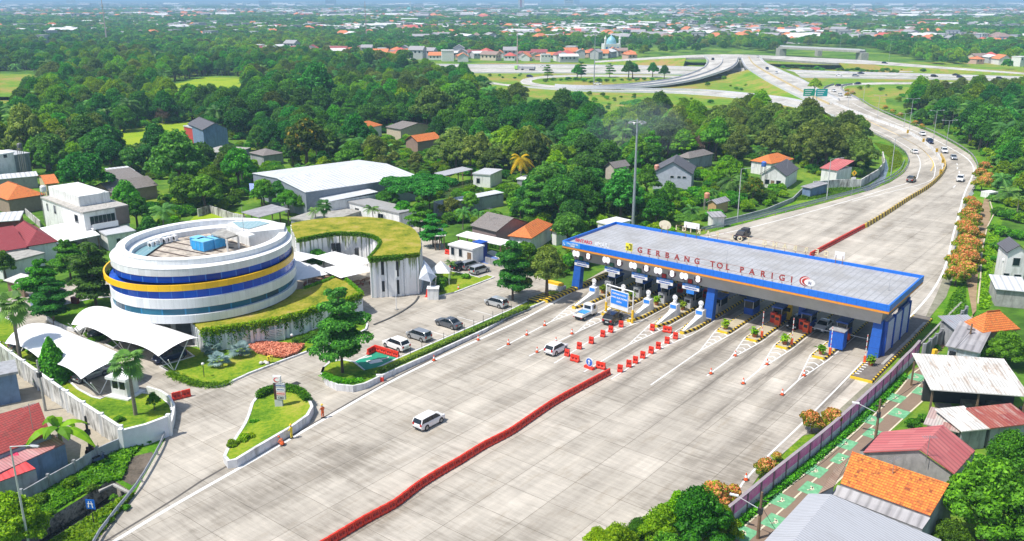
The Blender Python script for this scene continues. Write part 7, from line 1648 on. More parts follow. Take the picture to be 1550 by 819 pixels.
# ================================================================ POLES, LAMPS AND SIGNS
def pole_h(u,v,vt):# height whose top lies at row vt
 b=P(u,v);fw=b.y;lo,hi=0,60
 for _ in range(40):
  m_=(lo+hi)/2;z=m_;vv=CY+F_PX*((HC-z)*cT-b.y*sT)/(b.y*cT+(HC-z)*sT);lo,hi=(m_,hi) if vv>vt else (lo,m_)
 return lo
def street_lamp(u,v,vt,armdir,label,arm=2.2,double=False,group=None,r=.1):
 h=pole_h(u,v,vt);t=thing('street_lamp',P(u,v),armdir,label,'street lamp',group)
 mb=MB();mb.tube((0,0,0),(0,0,h),r*1.3,r*.7,n=8);mb.build('pole',POLEM,t)
 for s in ((1,-1) if double else (1,)):
  mb=MB();mb.tube((0,0,h),(s*arm,0,h+.25),.045,n=6);mb.build('arm',POLEM,t)
  mb=MB();mb.loft([[(s*arm+s*x,-w_,h+.2),(s*arm+s*x,w_,h+.2),(s*arm+s*x,w_*.6,h+.32),(s*arm+s*x,-w_*.6,h+.32)] for x,w_ in ((-.1,.06),(.2,.14),(.7,.1))]);mb.build('lamp_head',LGREY,t)
 mb=MB();mb.box(-.2,-.2,0,.2,.2,.12);mb.build('foot',CONC,t);return t
street_lamp(47,842,676,-.15,'tall grey street lamp with its arm to the right at the lower left corner',2.0,r=.09)
street_lamp(1116,335,256,.1,'grey street lamp with its arm to the right beside the far road guardrail',2.2)
street_lamp(1251,303,241,.1,'grey street lamp inside the bend with its arm to the right',2.6)
street_lamp(1348,268,209,.1,'grey street lamp on the grass inside the sharpest bend',2.2)
for i,(u,v,vt) in enumerate(((1328,178,145),(1376,197,150),(1412,216,168),(1431,228,183),(1368,192,172),(1306,158,128),(1283,165,140),(1210,134,112),(1198,142,118),(1345,95,60),(1271,78,50),(1178,96,70))):
 street_lamp(u,v,vt,[0.1,3.2][i%2],'slim grey street lamp seen against the roads of the interchange',2.0,True,'slim lamps along the interchange roads',.08)
def highmast(u,v,vt,label,rr=1.6):
 h=pole_h(u,v,vt);t=thing('light_mast',P(u,v),0,label,'light mast')
 mb=MB();mb.tube((0,0,0),(0,0,h),.36,.16,n=12);mb.build('pole',mat('mast_grey',(.34,.38,.42),.5,metal=.3),t)
 mb=MB();n=16
 for i in range(n):a,b=6.2832*i/n,6.2832*(i+1)/n;mb.tube((rr*math.cos(a),rr*math.sin(a),h-.6),(rr*math.cos(b),rr*math.sin(b),h-.6),.06,n=5)
 for i in range(4):a=1.5708*i;mb.tube((0,0,h-.3),(rr*math.cos(a),rr*math.sin(a),h-.6),.05,n=5)
 mb.build('lamp_ring',GREYM,t)
 for i in range(6):a=6.2832*i/6;mb=MB();mb.obox((rr*math.cos(a),rr*math.sin(a),0),a,.25,.2,h-.95,h-.65);mb.build('floodlight',LGREY,t)
 mb=MB();mb.box(-.6,-.6,0,.6,.6,.4);mb.build('foot',CONC,t)
highmast(958,345,180,'tall grey floodlight mast rising behind the toll roof')
highmast(899,128,50,'tall thin floodlight mast in the field inside the hairpin',2.2)
for u,v,vt,lb in ((783,96,47,'slim mast beyond the highway near the village houses'),(555,62,2,'very slim telecom tower far behind the trees, left of centre'),(163,72,0,'slim telecom tower far away at the left'),(1073,44,5,'slim telecom tower far away right of centre')):
 h=pole_h(u,v,vt);t=thing('telecom_mast',P(u,v),0,lb,'mast');mb=MB();mb.tube((0,0,0),(0,0,h),.9,.3,n=4);mb.build('lattice',mat('mast_red_white',(.45,.35,.34),.7),t);mb=MB();mb.box(-.8,-.8,h*.86,.8,.8,h*.9);mb.build('platform',LGREY,t)
# blue road sign on the verge
t=thing('road_sign',P(142,795),R(-10),'square blue road sign with a white motorway symbol on a thin dark post','sign');mb=MB();mb.tube((0,.05,0),(0,.05,2.6),.05,n=6);mb.build('post',DARK,t);mb=MB();mb.box(-.46,-.03,1.75,.46,.02,2.75);mb.build('board',mat('road_sign_blue',(.01,.12,.5),.4),t)
mb=MB();mb.add([(-.28,-.045,1.9),(-.16,-.045,1.9),(-.09,-.045,2.6),(-.16,-.045,2.6)],[(0,1,2,3)]);mb.add([(.28,-.045,1.9),(.16,-.045,1.9),(.09,-.045,2.6),(.16,-.045,2.6)],[(0,1,2,3)]);mb.box(-.3,-.05,2.28,.3,-.04,2.36);mb.build('symbol',WHITE,t)
# curve signs
for i,(u,v,vt,lb) in enumerate(((1289,297,262,'yellow curve warning sign with a white plate at the inner edge of the bend'),(1298,188,178,'small yellow chevron sign left of the main road'),(1373,208,198,'first yellow chevron sign on the barrier through the bend'),(1397,220,211,'second yellow chevron sign on the barrier through the bend'),(1417,236,226,'third yellow chevron sign on the barrier through the bend'),(1426,252,242,'fourth yellow chevron sign on the barrier through the bend'),(1423,268,258,'last yellow chevron sign at the tip of the barrier'))):
 h=pole_h(u,v,vt);t=thing('warning_sign',P(u,v),.1,lb,'sign');s=.75 if i==0 else .5;mb=MB();mb.tube((0,.05,0),(0,.05,h),.05,n=5);mb.build('post',GREYM,t)
 mb=MB()
 if i==0:mb.add([(0,0,h-s),(s,0,h),(0,0,h+s),(-s,0,h),(0,.04,h-s),(s,.04,h),(0,.04,h+s),(-s,.04,h)],[(0,1,2,3),(7,6,5,4),(0,4,5,1),(1,5,6,2),(2,6,7,3),(3,7,4,0)])
 else:mb.box(-s*.8,0,h-.9,s*.8,.04,h+.3)
 mb.build('board',YELLOW,t);mb=MB();zc=h if i==0 else h-.3;mb.add([(-.2,-.02,zc+.3),(.02,-.02,zc+.3),(.28,-.02,zc),(.02,-.02,zc-.3),(-.2,-.02,zc-.3),(.05,-.02,zc)],[(0,1,2,5),(5,2,3,4)]);mb.build('chevron',BLACK,t)
 if i==0:mb=MB();mb.box(-.6,-.02,h-1.6,.6,.02,h-1.0);mb.build('plate',WHITE,t)
for i,(u,v,vt) in enumerate(((1468,306,293),(1467,314,301))):
 h=pole_h(u,v,vt);t=thing('warning_sign',P(u,v),.1,['upper white diamond sign at the guardrail by the flowering trees','lower white diamond sign at the guardrail by the flowering trees'][i],'sign');s=.75;mb=MB();mb.tube((0,.06,0),(0,.06,h),.05,n=5);mb.build('post',GREYM,t);mb=MB();mb.add([(0,0,h-s),(s,0,h),(0,0,h+s),(-s,0,h)],[(0,1,2,3)]);mb.add([(0,.03,h-s),(s,.03,h),(0,.03,h+s),(-s,.03,h)],[(3,2,1,0)]);mb.build('board',WHITE,t)
# green direction signs
for u,v,vt,col,lb in ((1226,157,140.5,(.0,.32,.17),'green direction sign, left of the two over the main road'),(1239,160,141,(.0,.36,.34),'teal direction sign, right of the two over the main road')):
 h=pole_h(u,v,vt);t=thing('direction_sign',P(u,v),.15,lb,'sign');wd=2.9;mb=MB();mb.tube((1.6 if v==157 else-1.2,.3,0),(1.6 if v==157 else-1.2,.3,h+2),.16,n=8);mb.build('post',POLEM,t)
 mb=MB();mb.box(-wd-.9 if v==157 else-wd+1,0,h-1.5,wd-.9 if v==157 else wd+1,.15,h+1.9);mb.build('board',mat('sign_'+str(v),col,.4),t)
 for q in range(3):mb=MB();cx=-.9 if v==157 else 1;mb.box(cx-2.2,-.03,h+1.0-q*.95,cx+1.6-q*.5,-.005,h+1.3-q*.95);mb.build('text_line',WHITE,t)
# wooden and concrete utility poles
for u,v,vt,lb,m_,arm in ((1325,664,604,'dark wooden utility pole with a white lamp arm beside the painted wall',WOOD,True),(1147,815,745,'concrete utility pole with a white lamp arm near the bottom edge',WOOD,True),(1463,541,490,'dark wooden utility pole in front of the asbestos shed roof',WOOD,False),(69,622,545,'grey concrete utility pole beside the stained perimeter wall',CONC,False),(138,688,630,'dark slanting utility pole by the panel fence',BLACK,False)):
 h=pole_h(u,v,vt);t=thing('utility_pole',P(u,v),R(-25),lb,'pole');mb=MB();mb.tube((0,0,0),(0,0,h),.17,.11,n=8);mb.build('pole',m_,t);mb=MB();mb.box(-.5,-.06,h-.9,.5,.06,h-.8);mb.build('crossarm',DARK,t);mb=MB();mb.box(-.22,-.2,h-2.2,.22,.2,h-1.6);mb.build('junction_box',DARK,t)
 if arm:mb=MB();mb.tube((0,0,h-1.8),(-2.2,.4,h-1.2),.04,n=5);mb.build('lamp_arm',LGREY,t);mb=MB();mb.box(-2.9,.3,h-1.22,-2.1,.55,h-1.1);mb.build('lamp_head',WHITE,t)
a=P(1147,815);b=P(1325,664);c=P(1463,541)
def cable(p,q,sag,label):
 pts=[p.lerp(q,i/14)-Vector((0,0,sag*4*(i/14)*(1-i/14))) for i in range(15)];mb=MB()
 for x,y in zip(pts,pts[1:]):mb.tube(x-p,y-p,.025,n=4,caps=False)
 o=mb.build('cable',BLACK);o.location=p;tag(o,label,'cable')
ha,hb,hc_=pole_h(1147,815,745),pole_h(1325,664,604),pole_h(1463,541,490)
cable(a+Vector((0,0,ha-1)),b+Vector((0,0,hb-1)),1.2,'sagging black cable over the cycle road between the two lamp poles')
cable(b+Vector((0,0,hb-1)),c+Vector((0,0,hc_-1)),1.2,'sagging black cable from the wooden lamp pole towards the asbestos shed')
cable(a+Vector((0,0,ha-1.3)),P(1255,880,4),1.0,'black cable running down from the bottom pole over the grey roof')
t=thing('sculpture',P(1410,551),.3,'small yellow and green figure-like playground object at the path end','play figure');mb=MB();mb.loft([[(x,-.25,z),(x+.5,-.25,z),(x+.5,.25,z),(x,.25,z)] for x,z in ((-.2,.6),(-.05,1.3),(.0,2.1))]);mb.build('upper_part',YELLOW,t);mb=MB();mb.box(-.4,-.4,0,.5,.4,.6);mb.build('base',mat('dark_green_paint',(.02,.2,.1),.5),t)
t=thing('fire_extinguisher',P(647,449),0,'red cone-like marker standing in the entrance by the white pillar','marker');mb=MB();mb.lathe([(.35,0),(.28,.2),(.1,1.2),(.01,1.3)],n=10);mb.build('cone',RED,t);mb=MB();mb.box(-.4,-.4,0,.4,.4,.05);mb.build('foot',RED,t)
t=thing('tarpaulin_shelter',P(398,299),.3,'blue and white tarpaulin hung under the trees left of the warehouse','shelter');mb=MB();mb.add([(-3,-2,2.2),(3,-2,1.8),(3,2,2.8),(-3,2,3.4),(0,0,2.2)],[(0,1,4),(1,2,4),(2,3,4),(3,0,4)]);mb.build('sheet',mat('lilac_blue_tarp',(.3,.38,.75),.6),t,fix=False);
for x in (-2.8,2.8):
 for y in (-1.8,1.8):mb=MB();mb.tube((x,y,0),(x,y,2),.05,n=5);mb.build('leg',WOOD,t)
t=thing('culvert',P(1497,298),.4,'white concrete culvert block beside the dirt path','culvert');mb=MB();mb.box(-1.6,-1.2,0,1.6,1.2,1.4);mb.build('block',WHITEW,t);mb=MB();mb.box(-1.1,-1.24,0,1.1,-1.202,1);mb.build('opening',DARK,t)
for u,v,z,c,lb in ((994,257,5.0,(.6,.28,.2),'salmon round water tank at the left gable of the pale grey house'),(30,224,8.6,(.12,.12,.13),'dark water tank on the grey concrete building at the left edge'),(66,290,7.4,(.7,.7,.7),'white round tank at the left end of the modern house roof'),(1156,252,5.6,(.05,.15,.5),'blue water tank beside the white gabled house near the far road'),(1070,300,2.7,(.6,.25,.15),'orange water tank on the small ochre hut')):
 p=P(u,v,z);t=thing('water_tank',(p.x,p.y,0),0,lb,'water tank');mb=MB();mb.lathe([(.01,z),(.6,z),(.65,z+.2),(.65,z+1.1),(.4,z+1.35),(.01,z+1.4)],n=14);mb.build('tank',mat('tank_%d'%u,c,.5),t,smooth=False)
 for x,y in ((-.5,-.5),(.5,-.5),(.5,.5),(-.5,.5)):mb=MB();mb.box(x-.06,y-.06,0,x+.06,y+.06,z);mb.build('leg',CONC,t)
for i,(u,v,z) in enumerate(((1403,690,5.4),(1350,724,5.0),(48,640,5.2),(160,306,9.4),(1192,250,5.8),(741,330,5.0))):
 p=P(u,v,z);t=thing('tv_aerial',(p.x,p.y,z-.8),.5*i,'thin television aerial on the '+('pink metal roof','mottled orange tile roof','red tiled roof at the lower left','white modern house','dark roof near the far road','grey gabled roof behind the canopies')[i],'aerial')
 mb=MB();mb.tube((0,0,0),(0,0,3),.03,n=5);mb.build('mast',GREYM,t);mb=MB();mb.tube((-.7,0,2.8),(.7,0,2.8),.02,n=4)
 for k in range(6):mb.tube((-.6+k*.24,-.35,2.8),(-.6+k*.24,.35,2.8),.015,n=4)
 mb.build('antenna',GREYM,t)
# ================================================================ PLANTING
def to_px(x,y,z=0.0):
 fw=y*cT+(HC-z)*sT;return CX+F_PX*x/fw,CY+F_PX*((HC-z)*cT-y*sT)/fw
HERO=[]
def hero(kind,u,v,r,label,group=None,cat='tree',sq=1.0,zb=0.0):
 o=plant(kind,u,v,r,label,group,cat,sq,None,zb);HERO.append((o.location.x,o.location.y,o.scale[0]*K[kind][1]));return o
hero('cone',78,545,27,'dense cone-shaped green tree rising before the car port by the perimeter wall')
hero('fanpalm',194,546,31,'fan palm with a straight trunk beside the guard kiosk')
hero('fanpalm',16,462,30,'tall fan palm at the far left edge beside the car port',sq=1.15)
hero('tierlight',62,425,36,'bright tiered tree at the far left of the yard',sq=1.1)
hero('tier',76,450,32,'dark tiered tree next to the red cabinet',sq=1.0)
hero('tier',138,410,44,'large tiered tree touching the left side of the round office',sq=1.0)
hero('tierlight',102,388,30,'bright green tree below the white fabric roof')
hero('mid1',5,400,20,'green tree at the left picture edge above the wooden stall')
hero('full1',14,790,56,'large rounded bright tree at the bottom left corner',sq=.9)
hero('banana',88,646,52,'tall ragged banana plant in front of the red tiled house',cat='banana plant')
hero('lbush',107,731,15,'round bright green bush on the verge below the panel fence',cat='bush')
for u,v,r,lb in ((140,739,9,'small bright green bush next to the round one on the verge'),(160,786,11,'small bush beside the blue road sign'),(60,755,13,'low bush left of the ditch wall'),(180,634,8,'small palm-like bush on the lawn inside the perimeter wall corner'),(1,718,10,'shrub at the left edge below the red awning')):hero('bush',u,v,r,lb,cat='bush')
hero('tier',514,492,47,'tall dark tiered tree standing on the island beside the green charging bay',sq=1.25)
hero('mid0',482,393,20,'dense green tree in the courtyard among the white parasols')
hero('silver',331,541,16,'silver-blue fan palm nearest the kerb of the front lawn');hero('silver',363,525,17,'silver-blue fan palm beside the coral flower bed');hero('silver',321,524,14,'silver-blue fan palm furthest back on the front lawn')
for i,(u,v,r) in enumerate(((350,518,10),(367,513,11),(383,514,10),(342,519,7))):hero('bush',u,v,r,f'leafy bush before the slatted screen, {["second", "third", "last", "first"][i]} from the left',cat='bush')
for i,(u,v,r) in enumerate(((452,514,9),(464,511,8),(478,506,9),(471,516,6),(541,484,11),(530,492,10))):hero('bush',u,v,r,f'clipped cloud-shaped bush on the lawn below the low annex, {["first", "second", "third", "lowest", "nearest the forecourt", "beside the tiered tree"][i]}','clipped bushes on the front lawn',cat='bush')
hero('mid1',232,606,11,'small clipped tree on the lawn beside the guard kiosk',sq=1.2)
hero('bush',422,628,7,'small dark bush in the middle of the teardrop island',cat='bush')
for i,(u,v,r) in enumerate(((352,672,11),(368,664,12),(380,661,9))):hero('lbush',u,v,r,f'yellow-green bush at the pointed end of the teardrop island, {["nearest the tip", "middle", "furthest from the tip"][i]}',cat='bush',zb=.4)
for i,(u,v,r) in enumerate(((135,520,12),(60,537,12),(45,530,9),(130,478,8))):hero('lbush',u,v,r,['low bright hedge bush under the office car port','yellow-green bush at the foot of the cone-shaped tree','yellow-green bush left of the cone-shaped tree','small bush on the raised oval lawn'][i],cat='bush')
hero('tier',776,403,33,'tall tiered tree standing alone above the parked silver car',sq=1.2)
hero('olive1',828,408,36,'loose olive-green tree at the left end of the toll roof',sq=.95)
hero('mid0',795,385,24,'green tree behind the tiered one above the parked car');hero('dark0',860,345,30,'dark tree overhanging the far left corner of the toll roof');hero('lbush',785,437,10,'bright bush at the foot of the tall tiered tree',cat='bush')
hero('bush',668,425,12,'leafy bush beside the small white tent',cat='bush');hero('bush',663,437,9,'low leafy bush by the white pillar',cat='bush');hero('palm',683,398,10,'small palm on the lawn behind the office car park');hero('bush',705,418,7,'round bush beside the silver van',cat='bush')
hero('lbush',741,351,9,'bright round bush before the grey gabled roof',cat='bush')
# right-hand side
hero('red',1230,637,20,'coral-tipped tree by the painted wall, left half of the pair',sq=1.2);hero('red',1258,632,21,'coral-tipped tree by the painted wall, right half of the pair',sq=1.1)
hero('red',1160,706,21,'coral-tipped bush above the white line, middle of the wall');hero('red',1176,690,10,'small coral-tipped bush beside the larger one, middle of the wall')
hero('red',1108,752,22,'coral-tipped tree over the left end of the painted wall',sq=1.2)
hero('full0',1056,785,56,'green tree with coral tips at the bottom edge, right of the pair');hero('full1',1000,800,40,'loose green tree at the bottom edge of the plaza, middle');hero('full1',935,822,36,'loose green tree at the bottom edge, furthest left');hero('red',1088,765,26,'coral-tipped crown behind the bottom green trees');hero('full0',1010,850,50,'dark green tree cut by the bottom edge')
hero('full1',905,818,24,'small loose bright green crown at the left of the bottom edge group');hero('full0',966,806,26,'small crown between the loose green trees at the bottom edge');hero('full1',1030,772,32,'bright green crown standing highest in the bottom edge group');hero('red',1078,752,28,'coral-topped tree at the upper right of the bottom edge group',sq=1.3);hero('red',1052,757,18,'small coral-topped crown above the bottom edge group',sq=1.3);hero('full1',1090,795,34,'bright green tree against the left end of the painted wall')
hero('full0',1496,760,82,'very large dark green tree at the bottom right corner',sq=.95);hero('full0',1530,695,50,'large dark tree at the right edge above the corner one');hero('fine0',1440,812,34,'bright green tree below the very large one at the bottom right');hero('full0',1575,790,50,'dark tree cut by the right picture edge')
hero('full0',1524,528,36,'round dark tree in front of the orange roof, right edge',sq=.85)
for u,v,r,lb in ((1383,640,12,'green bush at the corner between the cycle road and rusty sheds'),(1398,633,10,'green bush beside the small mixed-sheet shed'),(1441,622,8,'small green bush before the lower rusty shed'),(1415,525,8,'small bush by the dark concrete wall'),(1530,648,16,'green bush over the rust-red sheets')):hero('bush',u,v,r,lb,cat='bush')
for i,(u,v,r) in enumerate(((1448,416,15),(1462,408,15),(1452,399,16),(1470,393,15),(1459,385,16),(1473,374,14),(1461,367,15),(1470,354,14),(1463,345,13),(1472,334,12),(1466,324,12),(1475,314,11),(1470,305,9),(1487,277,11),(1494,270,10),(1484,262,9),(1492,252,8))):
 hero('red',u,v,r*1.38,f'{ordinal(i + 1)} coral-tipped tree from the toll gate in the right roadside row','flowering trees along the right road edge')
hero('oilpalm',1526,290,22,'large oil palm above the dirt path on the right')
for i,(u,v,r,k) in enumerate(((1512,320,12,'bush'),(1528,325,14,'bush'),(1545,330,13,'lbush'),(1505,345,10,'bush'),(1520,350,13,'bush'),(1540,355,12,'bush'),(1512,372,12,'bush'),(1530,375,10,'lbush'),(1510,392,9,'bush'),(1503,300,9,'bush'),(1550,310,14,'lbush'),(1515,405,8,'bush'))):hero(k,u,v,r,f'{ordinal(i + 1)} leafy shrub on the slope between dirt path and white house','shrubs on the slope at the right',cat='bush')
# wood, trees one can name
hero('dark1',268,240,46,'very large dark round tree in front of the yellow-green field',sq=.9);hero('dark0',122,262,40,'large dark tree behind the orange roofs at the left');hero('dark1',128,205,30,'dark tree at the left end of the yellow-green field');hero('dark0',70,225,30,'dark tree behind the grey concrete building')
hero('yflower',462,213,38,'round tree covered with yellow flowers above the white warehouse roof');hero('oilpalm',546,218,34,'large feathery oil palm right of the yellow flowering tree');hero('rain',632,275,62,'wide flat-topped spreading tree beside the white warehouse roof')
hero('ypalm',789,240,20,'yellow coconut palm standing out above the wood');hero('olive0',655,160,38,'olive-brown crowned tree in the middle of the wood');hero('dark0',700,150,36,'dark tree right of the olive-brown crown');hero('dark1',480,130,34,'dark tree high in the wood, left of centre');hero('rain',965,155,26,'flat-topped tree in front of the grass below the lower ramp',sq=1.2)
hero('tierlight',635,322,22,'tiered green tree behind the right end of the curved annex',sq=1.3);hero('tier',655,345,22,'dark tiered tree beside the curved annex roof');hero('mid0',610,318,18,'green tree above the curved annex roof');hero('fanpalm',489,311,15,'small fan palm before the warehouse lean-to');hero('palm',565,316,14,'slim palm right of the warehouse lean-to')
hero('dark0',430,288,22,'dark tree before the front corner of the warehouse');hero('mid1',395,292,18,'green tree left of the warehouse front corner');hero('mid0',205,318,26,'round green tree right of the white modern house');hero('palm',243,318,22,'feathery palm behind the round office');hero('mid1',190,295,22,'green tree at the back of the white modern house');hero('dark1',225,345,18,'dark tree at the back left of the round office')
hero('light0',1234,128,11,'round tree standing alone beside the main road beyond the signs');hero('light1',1479,147,20,'bright yellow-green tree in the dark wood at the right')
for i,(u,v,r) in enumerate(((1283,143.5,5.5),(1291,141,5),(1282,137,4))):hero('red',u,v,r,f'{["largest", "middle-sized", "smallest"][i]} coral-coloured tree on the corner of the loop road','coral trees on the loop corner')
for i,(u,v) in enumerate(((1340,163),(1351,169),(1362,174),(1385,186),(1396,191))):hero('red',u,v,5.5,f'{ordinal(i + 1)} coral shrub from the top along the guardrail of the outer carriageway','coral shrubs by the outer carriageway')
for i,u in enumerate((835,868,885,920,945,962,985,1003)):hero(rnd.choice(('dark1','mid1','tier','dark0')),u+rnd.uniform(-7,7),105+rnd.uniform(-2,3),rnd.uniform(6,12),f'{ordinal(i + 1)} dark tree from the left between the highway and the hairpin road','trees between the highway and hairpin road')
for i in range(16):u=826+i*11.5;hero('bush',u,121+rnd.uniform(-2,3),rnd.uniform(3,5.5),f'{ordinal(i + 1)} green bush from the left in the field inside the hairpin road','bushes inside the hairpin road',cat='bush')
for i in range(24):u=1185+i*7.5;hero('bush',u,102+(u-1185)*.03+rnd.uniform(-2,2),rnd.uniform(3,5),f'{ordinal(i + 1)} green bush from the left between highway and upper road','bushes between highway and upper road',cat='bush')
# lawn details
area_leaves('flower_bed',PL((376,527),(392,522),(425,524),(462,526),(450,538),(430,545),(412,543),(388,537)),9000,.2,mat('coral_petals',(.88,.30,.18),.8,var=.35,scale=6),.3,.35,'coral-pink flower bed on the front lawn','flower bed')
strip_leaves('hedge',PL((392,601,.3),(408,594,.3),(425,591,.3),(446,593,.4),(459,600,.6),(466,608,.7)),7000,.2,G_HEDGE,.9,.6,'clipped dark green hedge round the broad end of the teardrop island','hedge')
strip_leaves('hedge',PL((256,566),(276,575),(300,583),(330,585),(345,580)),5000,.18,G_HEDGE,.45,.8,'low dark hedge along the kerb corner of the front lawn','hedge')
strip_leaves('hedge',PL((570,566,.7),(604,552,.6),(650,532,.5),(700,510,.5),(770,478,.4),(800,466,.3)),6500,.2,G_OLIVE,.5,.35,'yellowish hedge strip along the parking island above the plaza','hedge')
strip_leaves('hedge',PL((492,568,.8),(505,575,.8),(525,579,.8),(545,577,.7)),3500,.2,G_HEDGE,.35,.7,'low green planting in the rounded end of the parking island','hedge')
strip_leaves('hedge',PL((380,640),(400,643),(420,640),(440,634)),2500,.16,G_HEDGE,.45,.5,'low band of dark planting across the teardrop island','hedge')
strip_leaves('hedge',PL((735,372),(760,379),(790,388)),3500,.22,G_DARK,1.3,.5,'dark clipped hedge behind the blue and white parking bays','hedge')
strip_leaves('hedge',PL((0,520),(60,575),(120,625),(185,668)),4500,.2,G_LIGHT,.7,.5,'loose yellow-green planting inside the stained perimeter wall','hedge')
strip_leaves('hedge',PL((1115,798),(1175,745),(1250,684),(1295,643),(1330,610),(1370,570)),8000,.2,G_MID,.55,.5,'weedy green strip at the foot of the painted wall beside the cycle road','weeds')
strip_leaves('hedge',PL((130,508),(150,516),(168,505)),1200,.2,G_LIGHT,.6,.5,'bright low hedge between the bays of the office car port','hedge')
def tufts(name,poly,n,m,label,size=.28,h=.35):
 area_leaves(name,PL(*poly),n,size,m,0.0,h,label,'ground cover',kind='stuff')
for i,(k,u,v,r,lb) in enumerate((('mid0',398,287,20,'round green tree against the left wall of the warehouse'),('fine1',436,303,20,'leafy tree before the front wall of the warehouse'),('mid1',458,308,14,'small tree before the warehouse lean-to'),('palm',476,318,13,'small palm between the lean-to and the curved grass roof'),('fine0',588,300,20,'leafy tree right of the warehouse lean-to'),('olive0',682,312,17,'olive tree before the long low shed'),('mid0',712,304,16,'green tree before the right end of the long low shed'),('palm',700,320,14,'feathery palm below the long low shed'),('palm',725,322,12,'small palm left of the grey gabled roof'),('light0',650,300,14,'bright green tree left of the long low shed'),('dark0',345,232,17,'dark tree before the low building by the blue-grey house'),('mid1',560,205,14,'green tree before the orange roof in the wood'))):hero(k,u,v,r,lb)
tufts('rough_grass',((36,757),(118,710),(186,668),(250,645),(200,690),(185,727),(150,733),(28,806)),9000,G_HEDGE,'rough grass and weeds above the ditch')
tufts('rough_grass',((40,850),(70,826),(175,760),(205,748),(150,812),(110,860)),6000,G_LIGHT,'rough grass between the ditch and the guardrail')
tufts('rough_grass',((1420,500),(1440,450),(1460,425),(1462,480)),3500,G_HEDGE,'rough grass between the far road and the dirt path')
tufts('rough_grass',((1487,420),(1492,370),(1505,340),(1512,360),(1500,410),(1507,440),(1495,468),(1482,470)),5000,G_LIGHT,'bright long grass right of the dirt path',.34)
tufts('rough_grass',((1345,262),(1366,250),(1366,235),(1350,222),(1322,216),(1346,240)),3500,G_LIGHT,'bright grass inside the bend')
tufts('rough_grass',((1190,306),(1260,298),(1320,282),(1300,284),(1240,286)),3500,G_HEDGE,'rough grass strip below the pink roof')
for i,(u,v,r) in enumerate(((20,812,14),(48,790,11),(125,722,8),(165,700,7),(172,752,6),(190,768,7),(225,668,6),(75,775,9))):hero('bush',u,v,r,f'{ORD[i]} weedy bush along the ditch, counted from the bottom left corner' if i else 'weedy bush in the bottom left corner beneath the big tree',cat='bush')
# ---------------------------------------------------------------- the wood
R1=[(-80,82),(110,82),(222,90),(225,102),(356,102),(400,92),(560,102),(690,128),(735,155),(790,166),(850,168),(905,196),(960,192),(1080,186),(1170,190),(1235,202),(1285,222),(1312,243),(1318,268),(1240,282),(1190,302),(1075,340),(1000,362),(930,388),(862,425),(835,425),(800,395),(790,372),(700,345),(665,345),
      (640,325),(560,312),(600,290),(400,318),(300,335),(215,355),(190,330),(60,325),(-60,300)]
R3=[(1372,172),(1400,152),(1450,148),(1570,152),(1570,340),(1530,320),(1512,285),(1498,246),(1462,216),(1420,196),(1385,186)]
CLEAR=[[(145,212),(200,196),(262,186),(300,182),(312,205),(290,228),(240,246),(165,246),(150,225)],[(255,156),(258,126),(310,114),(366,116),(378,130),(370,158),(330,164),(270,166)],[(-20,160),(-20,108),(45,108),(66,118),(62,145),(30,165)],[(-20,178),(-20,147),(40,146),(48,168),(20,182)],[(780,165),(900,168),(1010,176),(1000,184),(900,180),(800,182)],
         [(275,345),(300,322),(345,318),(375,325),(350,335)],[(440,322),(540,310),(640,330),(600,350),(450,345)],[(668,290),(690,275),(735,270),(742,277),(700,290),(676,300)],[(1185,305),(1240,283),(1330,283),(1330,300),(1190,320)]]
HB=[]                                              # houses: pixel box kept open in front
for o in list(COL.objects):
 if o.get('category') in ('house','hut','shed','canopy','kiosk','stall','roof','pavilion') and o.type=='EMPTY':
  xs,ys=[],[];top=0
  for ch in KIDS.get(o.name,()):
   if ch.type=='MESH':
    M_=Matrix.Translation(o.location) @ Matrix.Rotation(o.rotation_euler.z,4,'Z')
    for c in ch.bound_box:q=M_ @ Vector(c);xs.append(q.x);ys.append(q.y);top=max(top,q.z)
  px=[to_px(x,y) for x in (min(xs),max(xs)) for y in (min(ys),max(ys))]
  HB.append((min(xs)-1.5,max(xs)+1.5,min(ys)-1.5,max(ys)+1.5,(min(xs)+max(xs))/2,(max(xs)-min(xs))/2))
def cls(x,y,rad):
 """0 nothing may stand here, 1 only something low (a house is behind), 2 free"""
 for x0,x1,y0,y1,cx,hw in HB:
  if x0-rad*.6<x<x1+rad*.6 and y0-rad*.6<y<y1+rad*.6:return 0
 for hx,hy,hr in HERO:
  if (x-hx) ** 2+(y-hy) ** 2<(hr*.85+rad*.45) ** 2:return 0
 for x0,x1,y0,y1,cx,hw in HB:
  if y<y0 and y0-y<17+y*.03:
   f=y/y0
   if abs(x-cx*f)<hw*.8+rad*.7:return 1
 return 2
def spots(poly,sp,y_max):
 pts=PL(*poly);xs=[p.x for p in pts];ys=[p.y for p in pts];out=[];y=min(ys)
 while y<min(max(ys),y_max):
  x=min(xs)
  while x<max(xs):
   X,Y=x+rnd.uniform(-.45,.45)*sp,y+rnd.uniform(-.45,.45)*sp;u,v=to_px(X,Y)
   if-60<u<1610 and inside((u,v),poly) and not any(inside((u,v),c) for c in CLEAR):out.append((X,Y,u,v))
   x+=sp
  y+=sp*.9
 return out
import mathutils.noise as MN
